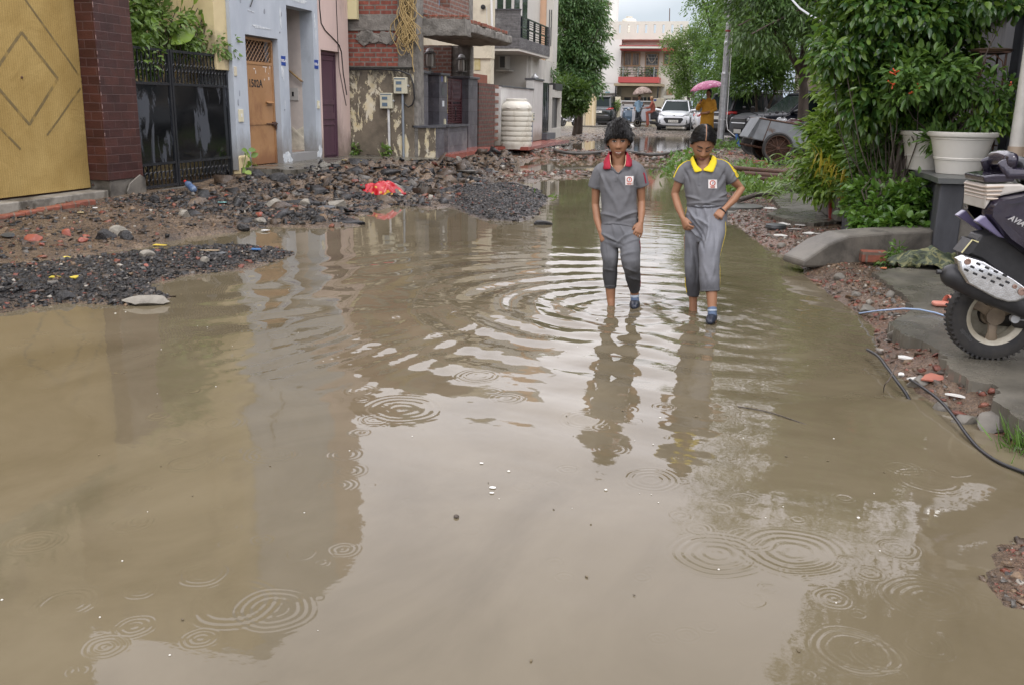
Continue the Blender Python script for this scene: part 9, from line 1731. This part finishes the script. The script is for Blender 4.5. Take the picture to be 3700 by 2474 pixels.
# red bag, bottle, litter
m,t,b=newmat('red_plastic_bag');vv=mapv(t);col=mix(t,rampn(t,noise(t,vv,9,4,.6),[(.58,(0,0,0)),(.62,(1,1,1))]),(.40,.010,.018),(.46,.10,.07));col=mix(t,rampn(t,noise(t,vv,5,2),[(.64,(0,0,0)),(.67,(1,1,1))]),col,(.50,.28,.03));t.links.new(col,b.inputs['Base Color']);b.inputs['Roughness'].default_value=.25;M['redbag']=m
q=dz(*A2(875,432),.02);cloth('plastic_bag','crumpled red plastic bag with yellow print at the waterside','plastic bag',(q[0],q[1]+.16,.02),(.40),.27,.30,M['redbag'],12,fold=.6,rot=.25)
q0,q1=at0(*A1(1520,205)),at0(*A1(1640,315));q0=gx(*(lambda q:(q[0]*DS,q[1]*DS))(A1(1520,205)),-7.35);q1=gx(*(lambda q:(q[0]*DS,q[1]*DS))(A1(1640,318)),-6.95);bo=thing('plastic_bottle','crumpled clear blue plastic bottle with a red cap lying under the black gate','bottle',q1);ax=nrm(q0-q1);mb=MB()
mb.loft([q1,q1+ax*.04,q1+ax*.12,q1+ax*.18,q1+ax*.24,q1+ax*.28],[.046,.05,.044,.05,.035,.015],n=14);mb.build('body',mat('blue_tinted_plastic',(.05,.085,.19),(.13,.19,.28),14,rough=.12),bo,smooth=60);mb=MB();mb.tube([q1+ax*.28,q1+ax*.315],.019,12);mb.build('cap',mat('red_cap',(.5,.03,.02),rough=.4),bo)
for nm,lab,q,w,h,c in (('paper_scrap','white paper plate on the wet step before the purple door',A2(575,185),.34,.14,(.72,.72,.70)),('paper_scrap','white crumpled paper in front of the grass tuft',A2(1030,140),.20,.14,(.72,.74,.76)),('packet','flattened yellow packet on the rubble above the red bag',A2(725,295),.38,.10,(.62,.52,.12)),('wrapper','pink wrapper on the wet doorstep',A2(265,205),.09,.06,(.6,.12,.12)),('wrapper','small white wrapper on the wet doorstep',A2(383,208),.07,.05,(.7,.7,.72)),('wrapper','blue wrapper on the rubble before the stairway',A2(530,265),.10,.05,(.06,.16,.42)),('cup','crushed turquoise cup on the heap below the gate',A1(1897,445),.09,.08,(.30,.62,.60)),('leaf_litter','fallen yellow leaf on the waterside mud below the pillar',A1(1345,693),.12,.04,(.60,.45,.06)),('leaf_litter','fallen yellow leaf pair on the near mud',A1(555,835),.07,.07,(.62,.5,.10)),('leaf_litter','olive yellow leaf on the near mud',A1(460,1028),.10,.04,(.40,.33,.04)),('leaf_litter','small yellow leaf on the near spit',A1(640,1035),.06,.05,(.55,.44,.06)),('paper_scrap','white scrap beside the red brick chunk at the waterside',A2(110,580),.10,.08,(.72,.72,.7)),('wrapper','white bit on the dirt bank by the brick edging',A1(690,540),.07,.05,(.6,.5,.28)),('wrapper','white scrap high on the dirt bank',A1(805,508),.05,.025,(.7,.7,.68)),('stick','pale stick on the gravel of the near spit',A1(1780,820),.18,.025,(.40,.30,.19)),('wrapper','blue scrap at the right end of the near gravel spit',A1(2180,790),.10,.05,(.03,.12,.30)),('paper_scrap','white paper scrap at the far heap waterline',A2(1610,305),.16,.14,(.68,.7,.72)),('wrapper','pink wrapper on the far heap',A2(1745,205),.12,.06,(.6,.15,.18)),('paper_scrap','white scrap on the red brick ridge',A2(2160,122),.26,.1,(.7,.72,.74)),('paper_scrap','smaller white scrap on the red brick ridge',A2(2070,87),.16,.1,(.7,.7,.7)),('leaf_litter','orange leaf on the earth right of the kerb wall weed',(2025,610),.05,.04,(.5,.18,.08))):scrap(nm,lab,nm.replace('_',' '),q[0],q[1],w,h,mat('litter_'+nm,c,tuple(v_*.85 for v_ in c),20,rough=.5),rnd.uniform(-.4,.4),.12,.006)
# black hose across the ridge
mb=MB();P=[(1270,343),(1285,349),(1330,352),(1380,349),(1405,342),(1450,350),(1490,355),(1530,352),(1560,345)];mb.tube(smooth_path([dz(x,y,.185+.015*math.sin(x*.05)) for x,y in P],50),.042,10);mb.build('black_hose',mat('dusty_black_hose',(.03,.03,.03),(.10,.09,.08),6,rough=.5),smooth=90,label='thick black hose snaking across the brick ridge behind the children',cat='hose')
mb=MB();q=dz(1425,338,.2);mb.box(q+Vn(0,0,.03),(.55,.3,.12),rotz(.3));mb.build('concrete_block',M['concrete'],bevel=.03,label='pale concrete block on the hose behind the boy',cat='block')
q=gz(2045,495,.33);cloth('white_sack','white sack lying under the parked black motorcycle on the left','sack',(q[0],49.0,.33),.5,.3,.3,M['tilew'],8)
# ---------------------------------------------------------------- water: one sheet, waves and rain rings as real geometry
DROPS=[(650,890,20),(825,893,40),(920,935,92),(1095,860,48),(1125,895,26),(1160,912,42),(800,1077,34),(545,1050,46),(500,1160,16),(300,1198,46),(690,1265,40),(465,1312,60),(540,1378,98),(625,1392,84),(322,1350,42),(308,1433,42),(158,1535,15),(1400,1028,36),(1490,1097,68),(1560,1048,15),(1703,1140,30),(1750,1045,16),(1847,977,14),(1905,967,16),(1955,910,26),(1815,1262,104),(1715,1232,64),(1640,1268,95),(2055,1255,50),(1945,1283,27),(1990,1310,32),(2130,1370,80),(1960,1490,86),(2010,1500,60),(2120,1475,50),(1965,1405,18),(1293,1320,24),(957,1233,13),(937,1168,12),(510,968,46),(380,967,16),(215,950,13),(2065,1070,44),(2180,1075,46),(1000,770,22),(1050,718,22),(1250,772,32),(1487,1302,12),(2130,1100,70),(790,1040,40),(770,1110,40),(430,1060,50),(620,1040,60),(1600,1210,30),(860,960,36),(1340,960,60),(1430,935,34),(1520,930,30),(1560,1180,30),(460,1460,40),(1910,1370,40),(990,638,14),(1230,680,20),(700,790,24),(1120,760,18),(330,780,14),(600,1235,26),(1760,1345,26),(150,1380,60),(80,1240,50),(240,1480,44)]
XC=Vn(-.9,0.0);na,nr=1230,1480
ang=np.linspace(math.radians(-53),math.radians(53),na)
rad=np.concatenate([np.geomspace(1.15,14.0,nr-60),np.linspace(14.0,27.5,61)[1:]])
AA,RR=np.meshgrid(ang,rad);cx0,cy0=.0,-.15
th0=CYAW*1.0
WX=cx0+RR*np.sin(AA*.72-th0);WY=cy0+RR*np.cos(AA*.72-th0)
WX,WY=WX.ravel(),WY.ravel();Z=np.zeros_like(WX);PW=np.column_stack([WX,WY,0*WX])
n1=sines(PW,1.7,31,3);n2=sines(PW,5.5,32,3)
# slow swell and small chop
near=np.exp(-((WX+.45)/2.2)**2-((WY-6.2)/2.6)**2)
Z+=.0007*n1+.00025*n2
chop=np.clip(near*1.0+.30*np.exp(-((WX+.8)/1.8)**2-((WY-11)/5.0)**2),0,1)
Z+=chop*(.0024*sines(PW*Vn(.75,1.55,1),11,33,3)+.0010*sines(PW*Vn(.8,1.3,1),28,34,2))
# waves walked up by the children's legs
for (x,y),ph,A in (((-.70,6.30),.0,1.0),((-.52,6.20),1.6,.22),((-.12,6.25),.7,.30),((.06,5.95),2.2,.62)):
 d=np.hypot(WX-x,WY-y)*(1+.05*n1);side=.22+.78*smoothstep(.5,-.9,(WX-x)*.85+.10*(WY-y));lam=.16+.085*d
 env=np.exp(-((d-.8)/1.7)**2)*(1-np.exp(-(d/.18)**2));Z+=A*side*.0056*env*np.sin(2*math.pi*7.4*np.log1p(d/1.15)-ph+.6*n1+.2*n2)
 loc=np.exp(-(d/.42)**2);Z+=loc*(.0032*sines(PW,30,35+int(ph*10),2)+.0045*sines(PW,15,36,2))
 Z+=.010*np.exp(-(d/.055)**2)
# angled wake on the left
for (px,py),(dx,dy),A,lam in (((730,720),(.75,-.6),.0060,.62),((860,800),(1.0,-.35),.0020,.17),((660,665),(.6,-.8),.0050,.55),((780,610),(.8,-.5),.0040,.5)):
 c=dz(px,py)[:2];u=nrm(Vn(dx,dy));s=(WX-c[0])*u[0]+(WY-c[1])*u[1];t_=-(WX-c[0])*u[1]+(WY-c[1])*u[0];Z+=A*np.exp(-(s/.55)**2-(t_/.75)**2)*np.sin(2*math.pi*s/lam+2.2*n1+1.3*n2)
c=dz(850,795)[:2];d=np.hypot((WX-c[0])*1.0,(WY-c[1])*1.2);Z+=np.exp(-(d/.22)**2)*.004*sines(PW,17,38,3)
rr_=np.random.default_rng(77)
DR=[(dz(x,y)[:2],r*DS*np.linalg.norm(dz(x,y)-Vn(0,0,CH))/CF) for x,y,r in DROPS]
for k in range(330):
 y=rr_.uniform(1.6,13);x=rr_.uniform(-1.0-.75*y,.5+.12*y);DR.append((Vn(x,y),rr_.uniform(.012,.05)))
for (cx_,cy_),R_ in DR:
 mk=(np.abs(WX-cx_)<R_*1.5)&(np.abs(WY-cy_)<R_*1.5)
 if not mk.any():continue
 d=np.hypot(WX[mk]-cx_,WY[mk]-cy_);an=np.arctan2(WY[mk]-cy_,WX[mk]-cx_);p0=rr_.uniform(0,6.28);d=d*(1+.035*np.sin(2*an+p0)+.02*np.sin(5*an+2*p0)+.02*n2[mk]);lam=max(.0062*math.hypot(cx_,cy_),.21*R_)*(1.15-.25*np.minimum(d/R_,1.4));A=.165*lam/(2*math.pi)*rr_.uniform(.5,1.25)*(.70+.30*np.sin(an+p0*3))
 wd_=rr_.uniform(.16,.30);env=np.exp(-((d-R_*.82)/(R_*wd_))**2)+rr_.uniform(.1,.6)*np.exp(-((d-R_*.40)/(R_*.25))**2)+.8*np.exp(-(d/(R_*.12))**2)*(R_<.06)
 Z[mk]+=A*env*np.cos(2*math.pi*(d-R_)/lam)
def watermat():
 m,t,b=newmat('muddy_water');v=mapv(t)
 c=rampn(t,noise(t,mapv(t,(1,.7,1)),1.1,6,.62,1.2),[(.30,(.102,.083,.050)),(.52,(.130,.107,.068)),(.72,(.152,.127,.083))]);t.links.new(c,b.inputs['Base Color'])
 b.inputs['Roughness'].default_value=.025;b.inputs['IOR'].default_value=1.33;b.inputs['Specular IOR Level'].default_value=.5
 p=bumpn(t,None,noise(t,v,9,3,.5),.10,.004);bumpn(t,b,noise(t,mapv(t,(1,1.6,1)),38,2,.5),.05,.0012,p);return m
M['water']=watermat()
wv=np.column_stack([WX,WY,Z]);me_=meshobj('water',wv,quads(len(rad),na),M['water'],kind='structure',smooth=180)
# outer skirt of the flood and the upper pond
def sheet_(name,x0,x1,y0,y1,z,m,n=60):
 X_,Y_=np.meshgrid(np.linspace(x0,x1,n),np.linspace(y0,y1,n));P=np.column_stack([X_.ravel(),Y_.ravel(),0*X_.ravel()+z]);return meshobj(name,P,quads(n,n),m,kind='structure',smooth=180)
sheet_('water',-9.0,5.5,-6,27.0,-.012,M['water'],4)
m,t,b=newmat('rippled_pond_water');v=mapv(t,(1,.5,1));b.inputs['Base Color'].default_value=(.085,.066,.042,1);b.inputs['Roughness'].default_value=.04;b.inputs['IOR'].default_value=1.33
bumpn(t,b,noise(t,v,5,4,.6),.16,.02);M['pond']=m
sheet_('pond_water',-6.0,1.0,26.0,48.5,.085,M['pond'],4)
# bubbles and floating specks
mb=MB()
for k in range(80):
 y=rr_.uniform(1.7,9)**1.0;x=rr_.uniform(-.8-.62*y,.35+.12*y);r=rr_.uniform(.0015,.0042)*(1 if rr_.random()>.1 else 1.8);mb.ball((x,y,.001),(r,r,r*.5),n=6)
mb.build('foam_specks',mat('pale_foam',(.6,.58,.52),rough=.3),kind='stuff',label='pale foam specks and bubbles floating on the muddy water',cat='foam',smooth=90)
for k,(x,y,w,lab) in enumerate(((1128,1117,.016,'largest white petal floating on the sky reflection'),(1126,1129,.010,'small white petal just below the largest one'),(1103,1061,.009,'white petal floating above the largest one'))):
 q=dz(x,y);mb=MB();mb.prism([(w*math.cos(a)*rnd.uniform(.7,1),w*.6*math.sin(a)*rnd.uniform(.7,1)) for a in np.linspace(0,6.28,9)[:-1]],(q[0],q[1],.002),(1,.2,0),(-.2,1,0),(0,0,.002));mb.build('petal',M['tilew'],label=lab,cat='petal',group='white petals on the water')
mb=MB();q=dz(1045,1184);mb.ball((q[0],q[1],.004),(.010,.009,.007),n=10);mb.build('floating_seed',M['bark2'],label='dark round seed floating on the sky reflection',cat='seed',smooth=90)

mb=MB()
for k in range(90):
 y=rr_.uniform(1.8,11);x=rr_.uniform(-.8-.62*y,.35+.10*y);r=rr_.uniform(.003,.011);a=rr_.uniform(0,6.28);mb.prism([(r*math.cos(q)*rr_.uniform(.5,1),r*.45*math.sin(q)*rr_.uniform(.5,1)) for q in np.linspace(0,6.28,7)[:-1]],(x,y,.0015),(math.cos(a),math.sin(a),0),(-math.sin(a),math.cos(a),0),(0,0,.002))
mb.build('floating_bits',mat('dark_leaf_bits',(.05,.04,.025),(.16,.12,.06),30,rough=.6),kind='stuff',label='dark bits of leaf and grit floating on the muddy water',cat='litter')
